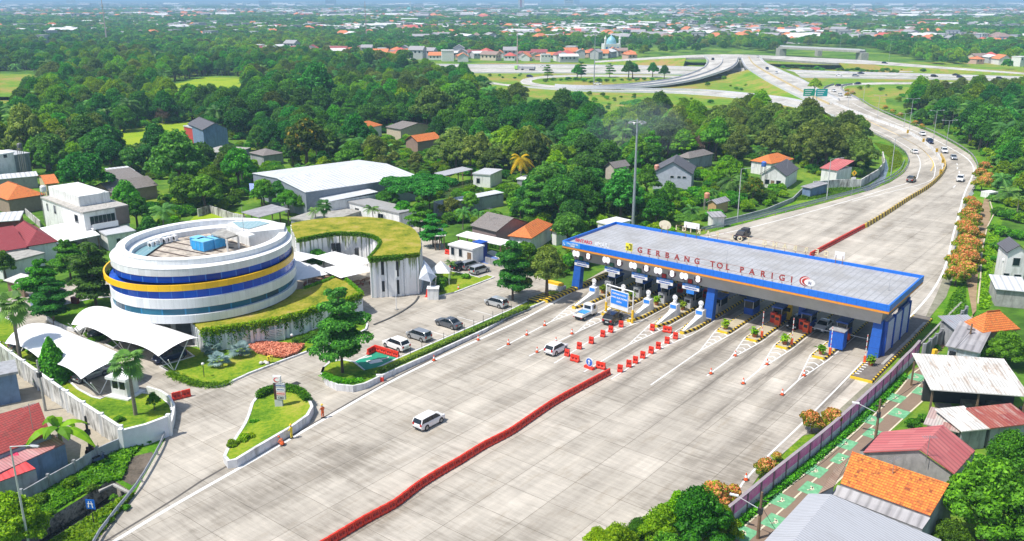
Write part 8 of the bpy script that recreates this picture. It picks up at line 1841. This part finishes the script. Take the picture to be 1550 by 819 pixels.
def pick(X,Y,u,v):
 n1=MN.noise(Vector((X*.016,Y*.016,1.3)));n2=MN.noise(Vector((X*.03,Y*.03,7.7)));r=rnd.random()
 if 1380<u and v<215 and 160<v and r<.4:return rnd.choice(('banana','palm','oilpalm'))
 if 1150<u<1320 and 215<v<300 and r<.3:return rnd.choice(('banana','palm','oilpalm'))
 if n2>.18 and r<.6:return rnd.choice(('palm','oilpalm','banana'))
 if r<.045:return 'bare' if r<.022 else ('oilpalm' if r<.024 else 'yflower')
 if r<.13:return rnd.choice(('tier','tierlight','rain','palm','palm'))
 a=n1+rnd.uniform(-.34,.34)
 return ('dark%d' if a<-.2 else 'mid%d' if a<.06 else 'light%d' if a<.28 else 'olive%d')%rnd.randint(0,1)
KNAME={'dark':'dark green broadleaf tree','mid':'mid green broadleaf tree','light':'bright yellow-green broadleaf tree','olive':'olive green broadleaf tree','palm':'feathery coconut palm','oilpalm':'bushy oil palm','banana':'banana plant with broad leaves','bare':'bare grey-twigged tree','yflower':'tree with yellow flowers','tier':'dark tree with tiered branches','tierlight':'green tree with tiered branches','rain':'flat-topped spreading tree','bush':'low green bush'}
cand=spots(R1,6.3,1000)+spots(R3,6.5,1000)
cand.sort(key=lambda q:q[1])
LANDM=[('large white warehouse roof',480,262),('round office',300,330),('white modern house',125,300),('curved grass roof',560,320),('yellow coconut palm',789,262),('grey-white gabled house',1020,270),('floodlight mast',955,330),('white gabled house by the far road',1185,265),('pink roof in the bend',1260,255),('green pond',705,285),('orange roof near the toll gate',800,350),('left end of the toll roof',860,370),('blue-grey house by the field',315,215),('orange hipped roof at the left edge',30,295),('tiled houses left of centre',180,280),('yellow-flowering tree',462,240),('wide spreading tree',632,300),('dirt path on the right',1495,320),('oil palm on the right',1526,300),('outer bend of the road',1440,215),('bright crown in the right wood',1479,165),('beige gable in the wood',925,252),('low grey wall by the far road',1150,315)]
NEAR=285;FARP=[];n_ind=0
for X,Y,u,v in cand:
 k=pick(X,Y,u,v);s=rnd.choice((rnd.uniform(.45,.8),rnd.uniform(.75,1.05),rnd.uniform(.9,1.35)))*(1.08 if Y>260 else .92)
 if k=='rain':s *= .62
 c=cls(X,Y,K[k][1]*s)
 if c==0:continue
 if c==1:k='bush';s=rnd.uniform(.8,1.5)
 if u<0 or u>1550:
  FARP.append((X,Y,k,s));continue
 if n_ind<NEAR:
  n_ind+=1;near=min(LANDM,key=lambda q:(q[1]-u) ** 2+((q[2]-v)*1.6) ** 2);side=('left of' if u<near[1]-14 else 'right of' if u>near[1]+14 else 'behind' if v<near[2] else 'in front of');size='small ' if s<.78 else 'tall ' if s>1.0 else '';where='in the wood right of the bend' if u>1340 else 'in the wood between the office and the toll gate' if u>640 else 'among the houses left of the office' if v>225 and u<300 else 'in the wood behind the office'
  base=k.rstrip('01') if k[:-1] in KNAME else k
  lb=f'{size if base in ("dark", "mid", "light", "olive") else ""}{KNAME[base]} {side} the {near[0]}'
  o=copy_tree(K[k][0],None,(X,Y,0),rnd.uniform(0,6.28),(s*rnd.uniform(.88,1.12),s*rnd.uniform(.88,1.12),s*rnd.uniform(.8,1.2)),lb,lb);o['category']='bush' if k=='bush' else 'palm' if 'palm' in k else 'banana plant' if k=='banana' else 'tree'
 else:FARP.append((X,Y,k,s))
# ---------------------------------------------------------------- the rest of the wood and the far plain: instanced stuff
HID=bpy.data.collections.new('wood_sources')       # never linked to the scene
def merged(name,meshes):
 bm=bmesh.new()
 mats=[];
 me=bpy.data.meshes.new(name)
 V,F_,MI,TN=[],[],[],[]
 for m in meshes:
  o=len(V);V+=[tuple(v.co) for v in m.vertices];mo=len(mats);mats+=list(m.materials)
  tn=m.attributes.get('tone');n=len(m.polygons);buf=np.zeros(n,np.float32)
  if tn:tn.data.foreach_get('value',buf)
  bl=m.attributes.get('bloom');
  for p in m.polygons:F_.append(tuple(i+o for i in p.vertices));MI.append(p.material_index+mo)
  TN+=list(buf)
 me.from_pydata(V,[],F_);[me.materials.append(x) for x in mats];me.polygons.foreach_set('material_index',MI)
 me.attributes.new('tone','FLOAT','FACE').data.foreach_set('value',TN);me.attributes.new('bloom','FLOAT','FACE');me.update();return me
def gn_scatter(name,srcs,pts,label=None,cat=None):
 """pts: x, y, z, index, scale, turn"""
 col=bpy.data.collections.new(name+'_src');
 for i,me in enumerate(srcs):o=bpy.data.objects.new(f'{name}_{i:02d}',me);col.objects.link(o)
 me=bpy.data.meshes.new(name);a=np.array(pts,np.float32);me.vertices.add(len(a));me.vertices.foreach_set('co',a[:,:3].ravel())
 me.attributes.new('pick','INT','POINT').data.foreach_set('value',a[:,3].astype(np.int32));me.attributes.new('size','FLOAT','POINT').data.foreach_set('value',a[:,4]);me.attributes.new('turn','FLOAT','POINT').data.foreach_set('value',a[:,5])
 ob_=bpy.data.objects.new(name,me);COL.objects.link(ob_)
 ng=bpy.data.node_groups.new(name,'GeometryNodeTree');ng.interface.new_socket('Geometry',in_out='INPUT',socket_type='NodeSocketGeometry');ng.interface.new_socket('Geometry',in_out='OUTPUT',socket_type='NodeSocketGeometry')
 N=ng.nodes;gi=N.new('NodeGroupInput');go=N.new('NodeGroupOutput');ip=N.new('GeometryNodeInstanceOnPoints');ci=N.new('GeometryNodeCollectionInfo')
 ci.inputs['Collection'].default_value=col;ci.inputs['Separate Children'].default_value=True;ci.inputs['Reset Children'].default_value=True
 def at(nm,ty):
  n=N.new('GeometryNodeInputNamedAttribute');n.data_type=ty;n.inputs['Name'].default_value=nm;return [s for s in n.outputs if s.enabled and s.name=='Attribute'][0]
 cx=N.new('ShaderNodeCombineXYZ');ng.links.new(at('turn','FLOAT'),cx.inputs[2]);ng.links.new(gi.outputs[0],ip.inputs['Points']);ng.links.new(ci.outputs[0],ip.inputs['Instance']);ip.inputs['Pick Instance'].default_value=True
 ng.links.new(at('pick','INT'),ip.inputs['Instance Index']);ng.links.new(cx.outputs[0],ip.inputs['Rotation']);ng.links.new(at('size','FLOAT'),ip.inputs['Scale']);ng.links.new(ip.outputs[0],go.inputs[0])
 md=ob_.modifiers.new('scatter','NODES');md.node_group=ng;return tag(ob_,label,cat,kind='stuff')
def lowres(kind,f=1.0):
 o=K[kind][0];ms=[c.data for c in o.children] if o.children else [c.data for c in KIDS.get(o.name,())]
 return merged('far_'+kind,ms)
kinds=['dark0','dark1','mid0','mid1','light0','light1','olive0','olive1','palm','oilpalm','banana','bare','yflower','tier','tierlight','rain','bush','bush','bush','bush','bush','bush']
uniq=['dark0','dark1','mid0','mid1','light0','light1','olive0','olive1','palm','oilpalm','banana','bare','yflower','tier','tierlight','rain','bush']
for o in PROTOS:KIDS.setdefault(o.name,[])
gn_scatter('dense_wood',[lowres(k) for k in uniq],[(X,Y,0,uniq.index(k),s,rnd.uniform(0,6.28)) for X,Y,k,s in FARP],'dense green wood stretching behind the office to the highway','wood')
# low growth between the trees
und=[]
for X,Y,u,v in spots(R1,3.6,480)+spots(R3,3.6,420):
 if cls(X,Y,1.2) and rnd.random()<.8:und.append((X,Y,0,rnd.randint(0,1),rnd.uniform(.7,1.7),rnd.uniform(0,6.28)))
scr=[]
for pl in ([(1065,128),(1110,112),(1130,116),(1215,153),(1130,139),(1060,135)],[(850,142),(1010,146),(1110,153),(1190,164),(1200,186),(1080,180),(900,190),(850,162)],[(1295,133),(1400,131),(1400,145),(1350,156),(1315,155)],[(1190,100),(1400,106),(1400,110),(1200,104)],[(740,112),(800,113),(775,121),(740,119)],[(1330,160),(1350,158),(1375,178),(1340,166)]):
 for X,Y,u,v in spots(pl,7.5,900):
  if rnd.random()<.3:scr.append((X,Y,0,rnd.randint(0,1),rnd.uniform(.35,1.3),rnd.uniform(0,6.28)))
gn_scatter('scrub',[lowres('bush'),lowres('lbush')],scr,'low scrub scattered over the grass of the interchange','scrub')
gn_scatter('undergrowth',[lowres('bush'),lowres('lbush')],und,'green undergrowth between the trees of the wood','undergrowth')
# ================================================================ FAR PLAIN: trees, villages, town
NOT=[[(600,95),(900,93),(990,85),(1050,81),(1180,81),(1180,68),(1310,74),(1420,98),(1560,108),(1560,135),(1345,160),(1310,205),(900,182),(850,150),(730,136),(600,112)],[(-80,72),(112,71.5),(112,78),(-80,83)],[(218,91),(357,92),(357,103),(218,103)]]
NOT+=CLEAR
wallF=[mat('far_wall_'+n,c,.9,var=.08) for n,c in (('white',(.68,.68,.66)),('cream',(.6,.52,.4)),('grey',(.45,.45,.46)),('pinkish',(.55,.38,.32)))]
roofF=[mat('far_roof_'+n,c,.8,var=.15) for n,c in (('orange',(.62,.2,.08)),('red',(.5,.1,.08)),('grey',(.32,.31,.32)),('white',(.62,.62,.62)),('maroon',(.3,.08,.08)),('brown',(.28,.2,.17)),('blue',(.15,.3,.55)))]
def far_house(w_,d_,h,rt,rh):
 a=MB();a.box(-w_/2,-d_/2,0,w_/2,d_/2,h)
 if rt=='gx':a.add([(-w_/2,-d_/2,h),(-w_/2,d_/2,h),(-w_/2,0,h+rh),(w_/2,-d_/2,h),(w_/2,d_/2,h),(w_/2,0,h+rh)],[(0,2,1),(3,4,5)])
 b=MB();o=.5;W2,D2=w_/2+o,d_/2+o;z=h-.15
 if rt=='gx':b.add([(-W2,-D2,z),(W2,-D2,z),(W2,0,h+rh),(-W2,0,h+rh),(W2,D2,z),(-W2,D2,z)],[(0,1,2,3),(3,2,4,5)])
 elif rt=='hip':r=W2-D2*.9;b.add([(-W2,-D2,z),(W2,-D2,z),(W2,D2,z),(-W2,D2,z),(-r,0,h+rh),(r,0,h+rh)],[(0,1,5,4),(2,3,4,5),(3,0,4),(1,2,5)])
 else:b.box(-W2+.3,-D2+.3,h,W2-.3,D2-.3,h+.4)
 c=MB()
 for k in range(int(w_//3)):x=-w_/2+1.2+k*3;c.box(x,-d_/2-.04,h-2.1,x+1.2,-d_/2-.005,h-.8)
 for k in range(int(d_//3.5)):y=-d_/2+1.2+k*3.2;c.box(w_/2+.005,y,h-2.1,w_/2+.04,y+1.2,h-.8)
 return a,b,c
VH=[]
for i,(w_,d_,h,rt,rh,wm,rm,desc) in enumerate(((11,8,3.8,'gx',2.6,0,0,'white village house with orange roof'),(10,8,6.4,'gx',2.4,2,2,'grey two-storey village house'),(9,9,4.0,'hip',2.4,0,1,'white village house with red roof'),(12,8,4.0,'gx',2.0,1,5,'cream village house with brown roof'),
                                                 (9,8,6.8,'flat',0,0,3,'flat-roofed white village house'),(8,10,4.2,'hip',2.2,3,0,'pinkish village house with orange roof'),(12,9,4.2,'gx',2.2,0,4,'white village house with maroon roof'),(14,9,4.5,'gx',1.6,2,3,'grey village building with pale roof'))):
 a,b,c=far_house(w_,d_,h,rt,rh);t=thing('village_house',(0,0,0),0,desc,'house');a.build('wall',wallF[wm],t);b.build('roof',roofF[rm],t,fix=False);[MB().add([tuple(q) for q in c.v[8*k:8*k+8]],[(3,2,1,0),(4,5,6,7),(0,1,5,4),(1,2,6,5),(2,3,7,6),(3,0,4,7)]).build('window',GLASSD,t) for k in range(len(c.v)//8)];VH.append((t,desc));PROTOS.append(t)
placed=[]
def village(u0,u1,va,vb,n,where,sc=1.0):
 for i in range(n):
  for _ in range(12):
   u=rnd.uniform(u0,u1);f=(u-u0)/(u1-u0);v=va[0]+(va[1]-va[0])*f+rnd.random()*(vb)
   p=P(u,v)
   if all((p.x-q[0]) ** 2+(p.y-q[1]) ** 2>150*sc for q in placed):break
  else:continue
  placed.append((p.x,p.y));t,d=VH[rnd.choice((0,0,1,2,3,4,5,6,7))];s=rnd.uniform(.85,1.25)*sc
  c=copy_tree(t,None,(p.x,p.y,0),rnd.choice((0,1.57,.4,-.4,1.2))+rnd.uniform(-.15,.15),(s,s,s),d+' '+where,d.replace('house','houses').replace('building','buildings')+' '+where);c['category']='house'
village(393,560,(76,81),6,26,'in the left part of the village beyond the wood')
village(560,705,(80,88),7,24,'in the middle of the village beyond the wood')
village(690,860,(83,88),7,24,'in the row of houses beyond the highway')
village(860,960,(82,84),7,14,'near the domed mosque beyond the highway')
village(1165,1560,(52,58),13,62,'in the settlement beyond the overpass')
village(1465,1560,(89,95),7,9,'at the right edge beyond the highway')
village(0,110,(27,30),10,14,'in the hazy left distance');village(240,390,(46,50),8,8,'scattered in the trees far left')
village(700,1000,(38,40),16,40,'in the far suburb above the village');village(1000,1500,(30,34),14,46,'in the far right suburb',1.2)
# distinct far buildings
def block(u,v,wpx,hpx,dm,label,m,name='distant_building',roof=None,cat='building',bands=None,rz=0.0):
 p=P(u,v);k=mpp(v);w_=wpx*k;fw=p.y;lo,hi=0,400
 for _ in range(40):
  z=(lo+hi)/2;vv=to_px(p.x,p.y,z)[1];lo,hi=(z,hi) if vv>v-hpx else (lo,z)
 h=lo;t=thing(name,p,rz,label,cat);mb=MB();mb.box(-w_/2,0,0,w_/2,dm,h);mb.build('wall',m,t)
 mb=MB();mb.box(-w_/2-k*.3,-k*.3,h+.01,w_/2+k*.3,dm,h+max(.6,k*.5));mb.build('roof',roof or wallF[0],t)
 if bands:
  mb=MB();nb=bands[0]
  for j in range(nb):z0=h*(j+.35)/nb;mb.box(-w_*.46,-.3,z0,w_*.46,-.02,z0+h/nb*.45)
  mb.build('window_bands',bands[1],t)
 placed.append((p.x,p.y));return t,w_,h
bluG=mat('hazy_blue_glass',(.1,.2,.38),.3);dkG=mat('dim_window_bands',(.15,.18,.22),.4)
t,w_,h=block(789,16,9,19,30,'white tower block with a broad dark red vertical stripe on the horizon',WHITEW,'tower_block');mb=MB();mb.box(-w_*.2,-.5,0,w_*.1,-.05,h);mb.build('stripe',mat('dark_red_stripe',(.4,.03,.08),.6),t)
block(107,9,11,13,40,'cream tower block on the horizon at the left',wallF[1],'tower_block',bands=(8,dkG));block(861,13,14,13,40,'open-framed grey and white block on the horizon right of the striped tower',wallF[0],'tower_block',bands=(5,dkG));block(873,10,8,12,40,'blue glass tower beside the open-framed block',bluG,'tower_block')
block(828,8,18,9,60,'pale blue glass slab on the horizon',bluG,'tower_block',bands=(6,dkG));block(1484,8,50,11,200,'very large dark blue block on the horizon at the right',mat('indigo_block',(.06,.1,.25),.6),'tower_block',bands=(6,dkG));block(1453,6,8,6,80,'small blue tower left of the very large dark block',bluG,'tower_block')
block(400,10,16,9,80,'blue glass building in the left distance',bluG,bands=(4,dkG));block(500,11,14,11,60,'dark blue slab building in the left distance',mat('navy_slab',(.05,.1,.2),.5));block(1515,3.6,16,5,300,'faint tower group at the far right horizon',bluG,'tower_block');block(58,7,6,8,60,'pale tower at the far left horizon',wallF[0],'tower_block',bands=(6,dkG));block(24,6,10,7,90,'pale flats at the left edge of the horizon',wallF[0],bands=(5,dkG));block(640,6,5,5,90,'faint pale tower on the horizon above the village',wallF[2],'tower_block')
for u,v,wd,hp,dm,m,rf,lb in ((1040,25,34,4,60,0,3,'wide white hall roof in the far suburb'),(1018,28,18,5,50,6,6,'bright blue box-like hall left of the white hall'),(1236,33,36,4,50,0,3,'white and blue shed right of the far centre'),(430,62,0,0,0,0,0,''),(475,9,45,6,120,0,3,'long white factory on the left horizon'),(740,18,45,5,100,1,0,'long cream building with an orange roof below the striped tower'),(243,14,20,4,60,0,3,'white hall in the left distance'),(210,5,22,4,120,0,3,'white terrace of buildings on the left horizon'),(1422,40,26,10,50,2,1,'grey building with a red roof in the right suburb'),
        (1468,42,42,6,60,0,3,'white flat building in the right suburb'),(1455,62,26,5,30,6,6,'shed with a blue roof in the right suburb'),(1520,66,58,6,30,2,6,'long grey shed with a pale blue roof at the right'),(1500,24,30,7,100,2,2,'pale round-roofed hall far right'),(1228,60,30,10,20,0,2,'large white house with a dark roof above the overpass'),(1015,8,40,3,200,0,3,'pale long roofs on the centre horizon'),(1380,16,26,4,90,0,3,'white hall in the far right distance'),(445,42,66,5,12,2,5,'long row of pale terraces beneath the smoke in the left distance'),(1300,52,28,4,25,1,3,'cream shed with a pale roof in the right suburb'),(945,40,22,4,30,0,0,'white building with an orange roof in the far suburb'),(330,10,26,4,90,0,3,'pale buildings on the left horizon'),(1070,36,24,4,40,2,2,'grey roofed hall in the centre suburb'),(1160,24,30,4,60,0,3,'pale hall with a white roof right of the centre distance'),(905,22,26,4,60,0,3,'white sheds beyond the far suburb')):
 if wd:block(u,v,wd,hp,dm,lb,wallF[m] if m<4 else mat('blue_hall',(.05,.25,.6),.6),'hall',roofF[rf])
# mosque
p=P(927,80);t=thing('mosque',p,.1,'white mosque with a pale blue dome in the village beyond the highway','mosque');placed.append((p.x,p.y));mb=MB();mb.box(-8,0,0,8,14,8);mb.build('hall',WHITEW,t);mb=MB();mb.lathe([(4.6,8),(4.8,9.5),(4.4,11.5),(3,13.6),(1,15),(.1,16.2)],(0,7,0),18);mb.build('dome',mat('pale_blue_dome',(.25,.5,.6),.4),t,smooth=True)
for x in (-7,7):mb=MB();mb.lathe([(1,0),(1,12),(1.4,12.5),(1,13.5),(.1,16)],(x,.8,0),10);mb.build('minaret',WHITEW,t)
mb=MB();[mb.box(-6.6+k*3.6,-.1,1.5,-4.6+k*3.6,-.01,5.5) for k in range(4)];mb.build('window',mat('mosque_blue',(.05,.2,.5),.4),t)
for u,v,lb in ((745,36,'small turquoise domed mosque in the far suburb'),(619,19,'white mosque with a thin minaret in the left distance')):
 p=P(u,v);t=thing('mosque',p,0,lb,'mosque');s=mpp(v);mb=MB();mb.box(-5*s,0,0,5*s,8*s,4*s);mb.build('hall',WHITEW,t);mb=MB();mb.lathe([(3*s,4*s),(3*s,5.5*s),(2*s,7*s),(.2*s,8*s)],(0,3*s,0),14);mb.build('dome',mat('turquoise_dome',(.1,.5,.42),.4),t);mb=MB();mb.tube((3*s,0,0),(3*s,0,(17 if v==19 else 6)*s),.7*s,.3*s,n=6);mb.build('minaret',WHITEW,t)
placed_a=np.array(placed)
# trees and roofs of the plain
def band(y0,y1,sp,keep,fn,clear=0.0):
 out=[];y=y0
 while y<y1:
  x=-.64*y-40
  while x<.64*y+40:
   X,Y=x+rnd.uniform(-.5,.5)*sp,y+rnd.uniform(-.5,.5)*sp
   if rnd.random()<keep:
    u,v=to_px(X,Y)
    if-40<u<1590 and not any(inside((u,v),c) for c in NOT):
     if clear==0 or ((placed_a[:,0]-X) ** 2+(placed_a[:,1]-Y) ** 2).min()>clear ** 2:
      # keep the view of houses open: nothing tall directly in front
      if clear==0 or not ((np.abs(placed_a[:,0]-X*placed_a[:,1]/max(Y,1))<8) & (placed_a[:,1]-Y>0) & (placed_a[:,1]-Y<42+0*X)).any():q=fn(X,Y,u,v)
      else:q=None
      if q:out.append(q)
   x+=sp
  y+=sp
 return out
P_IN=[(u,v) for u,v in R1];P_IN3=[(u,v) for u,v in R3]
def far_tree(X,Y,u,v):
 if inside((u,v),P_IN) or inside((u,v),P_IN3):return None
 n=MN.noise(Vector((X*.006,Y*.006,3)));m_=MN.noise(Vector((X*.0035,Y*.0035,9)))
 if m_>.26 and rnd.random()<.8:return None
 i=(0 if n<-.25 else 1 if n<.15 else 3) if rnd.random()<.75 else rnd.randint(0,3)
 return (X,Y,0,i,rnd.uniform(.8,1.35),rnd.uniform(0,6.28))
def small(kind,n,leaf,m):
 nl=10;lb=rnd_lobes(nl,4.5,6.5,.4,1.4,.8,hash(kind)%90);C,N=crown_pts(lb,n,.15);return merged('far_'+kind,[quads_mesh('c',C,N,leaf,m)])
src=[small('dark_crown',1400,.9,G_DARK),small('mid_crown',1400,.9,G_MID),small('olive_crown',1400,.9,G_OLIVE),small('light_crown',1400,.9,G_LIGHT)]
gn_scatter('distant_wood',src,band(560,1650,10,.93,far_tree,9),'blue-green woods and gardens between the far villages','wood')
def clump(n_t,spread,seed,m,n,leaf):
 q=np.random.RandomState(seed);lb=[]
 for i in range(n_t):r=q.uniform(3.5,6.5);x,y=q.uniform(-spread,spread,2);lb.append(((x,y,r*.9+1),(r,r,r*.85)))
 C,N=crown_pts(lb,n,.1);return merged('clump',[quads_mesh('c',C,N,leaf,m)])
cs=[clump(9,14,s,m,2600,1.7) for s,m in ((1,G_DARK),(2,G_MID),(3,G_MID),(4,G_LIGHT))]
def far_clump(X,Y,u,v):return (X,Y,0,rnd.choice((0,1,2,2,3)),rnd.uniform(.7,1.2),rnd.uniform(0,6.28))
gn_scatter('distant_wood',cs,band(1650,4600,27,.86,far_clump),'bluish tree belts of the far plain','wood')
cs2=[clump(30,45,s,m,2600,4.0) for s,m in ((5,G_DARK),(6,G_MID))]
gn_scatter('distant_wood',cs2,band(4600,17000,100,.8,lambda X,Y,u,v:(X,Y,0,rnd.randint(0,1),rnd.uniform(.8,1.5),rnd.uniform(0,6.28))),'faint wooded plain near the horizon','wood')
fh=[]
for i,(w_,d_,h,rt,rh,wm,rm) in enumerate(((12,8,4,'gx',2.6,0,0),(12,9,6.5,'flat',0,0,3),(11,9,5,'hip',2.6,1,5),(16,10,6,'gx',2,2,2),(24,14,6,'gx',2,0,3),(12,8,4.5,'gx',2.6,3,1),(10,10,8,'flat',0,2,2),(13,9,5,'hip',3,0,0))):
 a,b,c=far_house(w_,d_,h,rt,rh);fh.append(merged('far_house',[a.mesh('a',wallF[wm]),b.mesh('b',roofF[rm]),c.mesh('c',GLASSD)]))
def town(X,Y,u,v):
 n=MN.noise(Vector((X*.0022,Y*.0022,5)));n+=.25*(u>1000)-.12*(u<600 and Y<1800)
 if n<-.04 and rnd.random()<.8:return None
 return (X,Y,0,rnd.randint(0,7),rnd.uniform(.9,1.5),rnd.uniform(0,6.28))
gn_scatter('distant_town',fh,band(1050,2300,18,.5,town) ,'small mixed houses scattered over the middle distance','town')
gn_scatter('distant_town',fh,[(a,b,c,d,e*1.45,f) for a,b,c,d,e,f in band(2300,5200,40,.68,town)],'hazy roofs of the far town','town')
def big(X,Y,u,v):return (X,Y,0,rnd.choice((1,4,6,1,4,3)),rnd.uniform(2.0,4.5),rnd.choice((0,1.57))+rnd.uniform(-.3,.3))
gn_scatter('distant_town',fh,band(5200,16000,210,.5,big),'pale buildings of the city near the horizon','town')
# ---------------------------------------------------------------- smoke over the wood, air
def puff(p,r,dens,label):
 m=bpy.data.materials.new('thin_smoke');m.use_nodes=True;nt=m.node_tree;nt.nodes.remove(nt.nodes['Principled BSDF']);v=nt.nodes.new('ShaderNodeVolumePrincipled');v.inputs['Color'].default_value=(.75,.85,1,1);v.inputs['Density'].default_value=dens
 nt.links.new(v.outputs[0],nt.nodes['Material Output'].inputs['Volume']);mb=MB();n=10;mb.lathe([(.01,-1)]+[(math.cos(a)*1.0,math.sin(a)) for a in [(-1.2+2.4*k/8) for k in range(9)]]+[(.01,1)],n=16)
 mb.v=[(x*r[0]*(1+.12*math.sin(4*z+x*3)),y*r[1],z*r[2]) for x,y,z in mb.v];o=mb.build('smoke',m,smooth=True);o.location=p;tag(o,label,'smoke',kind='stuff')
puff(P(962,196,10),(17,12,10),.004,'thin bluish smoke drifting over the wood beside the floodlight mast')
puff(P(935,205,6),(14,8,6),.004,'lower wisp of bluish smoke left of the floodlight mast')
puff(P(985,178,14),(10,8,5),.004,'upper wisp of bluish smoke right of the floodlight mast')
hz=bpy.data.materials.new('air');hz.use_nodes=True;nt=hz.node_tree;nt.nodes.remove(nt.nodes['Principled BSDF']);v=nt.nodes.new('ShaderNodeVolumePrincipled')
v.inputs['Color'].default_value=(.46,.74,1.0,1);v.inputs['Density'].default_value=.00022;v.inputs['Anisotropy'].default_value=.0
nt.links.new(v.outputs[0],nt.nodes['Material Output'].inputs['Volume'])
mb=MB();mb.box(-43000,-400,-3,43000,43000,190);tag(mb.build('haze',hz),kind='stuff')
# take the pattern copies out of the scene: only their copies stand in it
def unlink(o):
 for c in KIDS.get(o.name,()):unlink(c)
 if o.name in COL.objects:COL.objects.unlink(o)
for o in PROTOS:unlink(o)
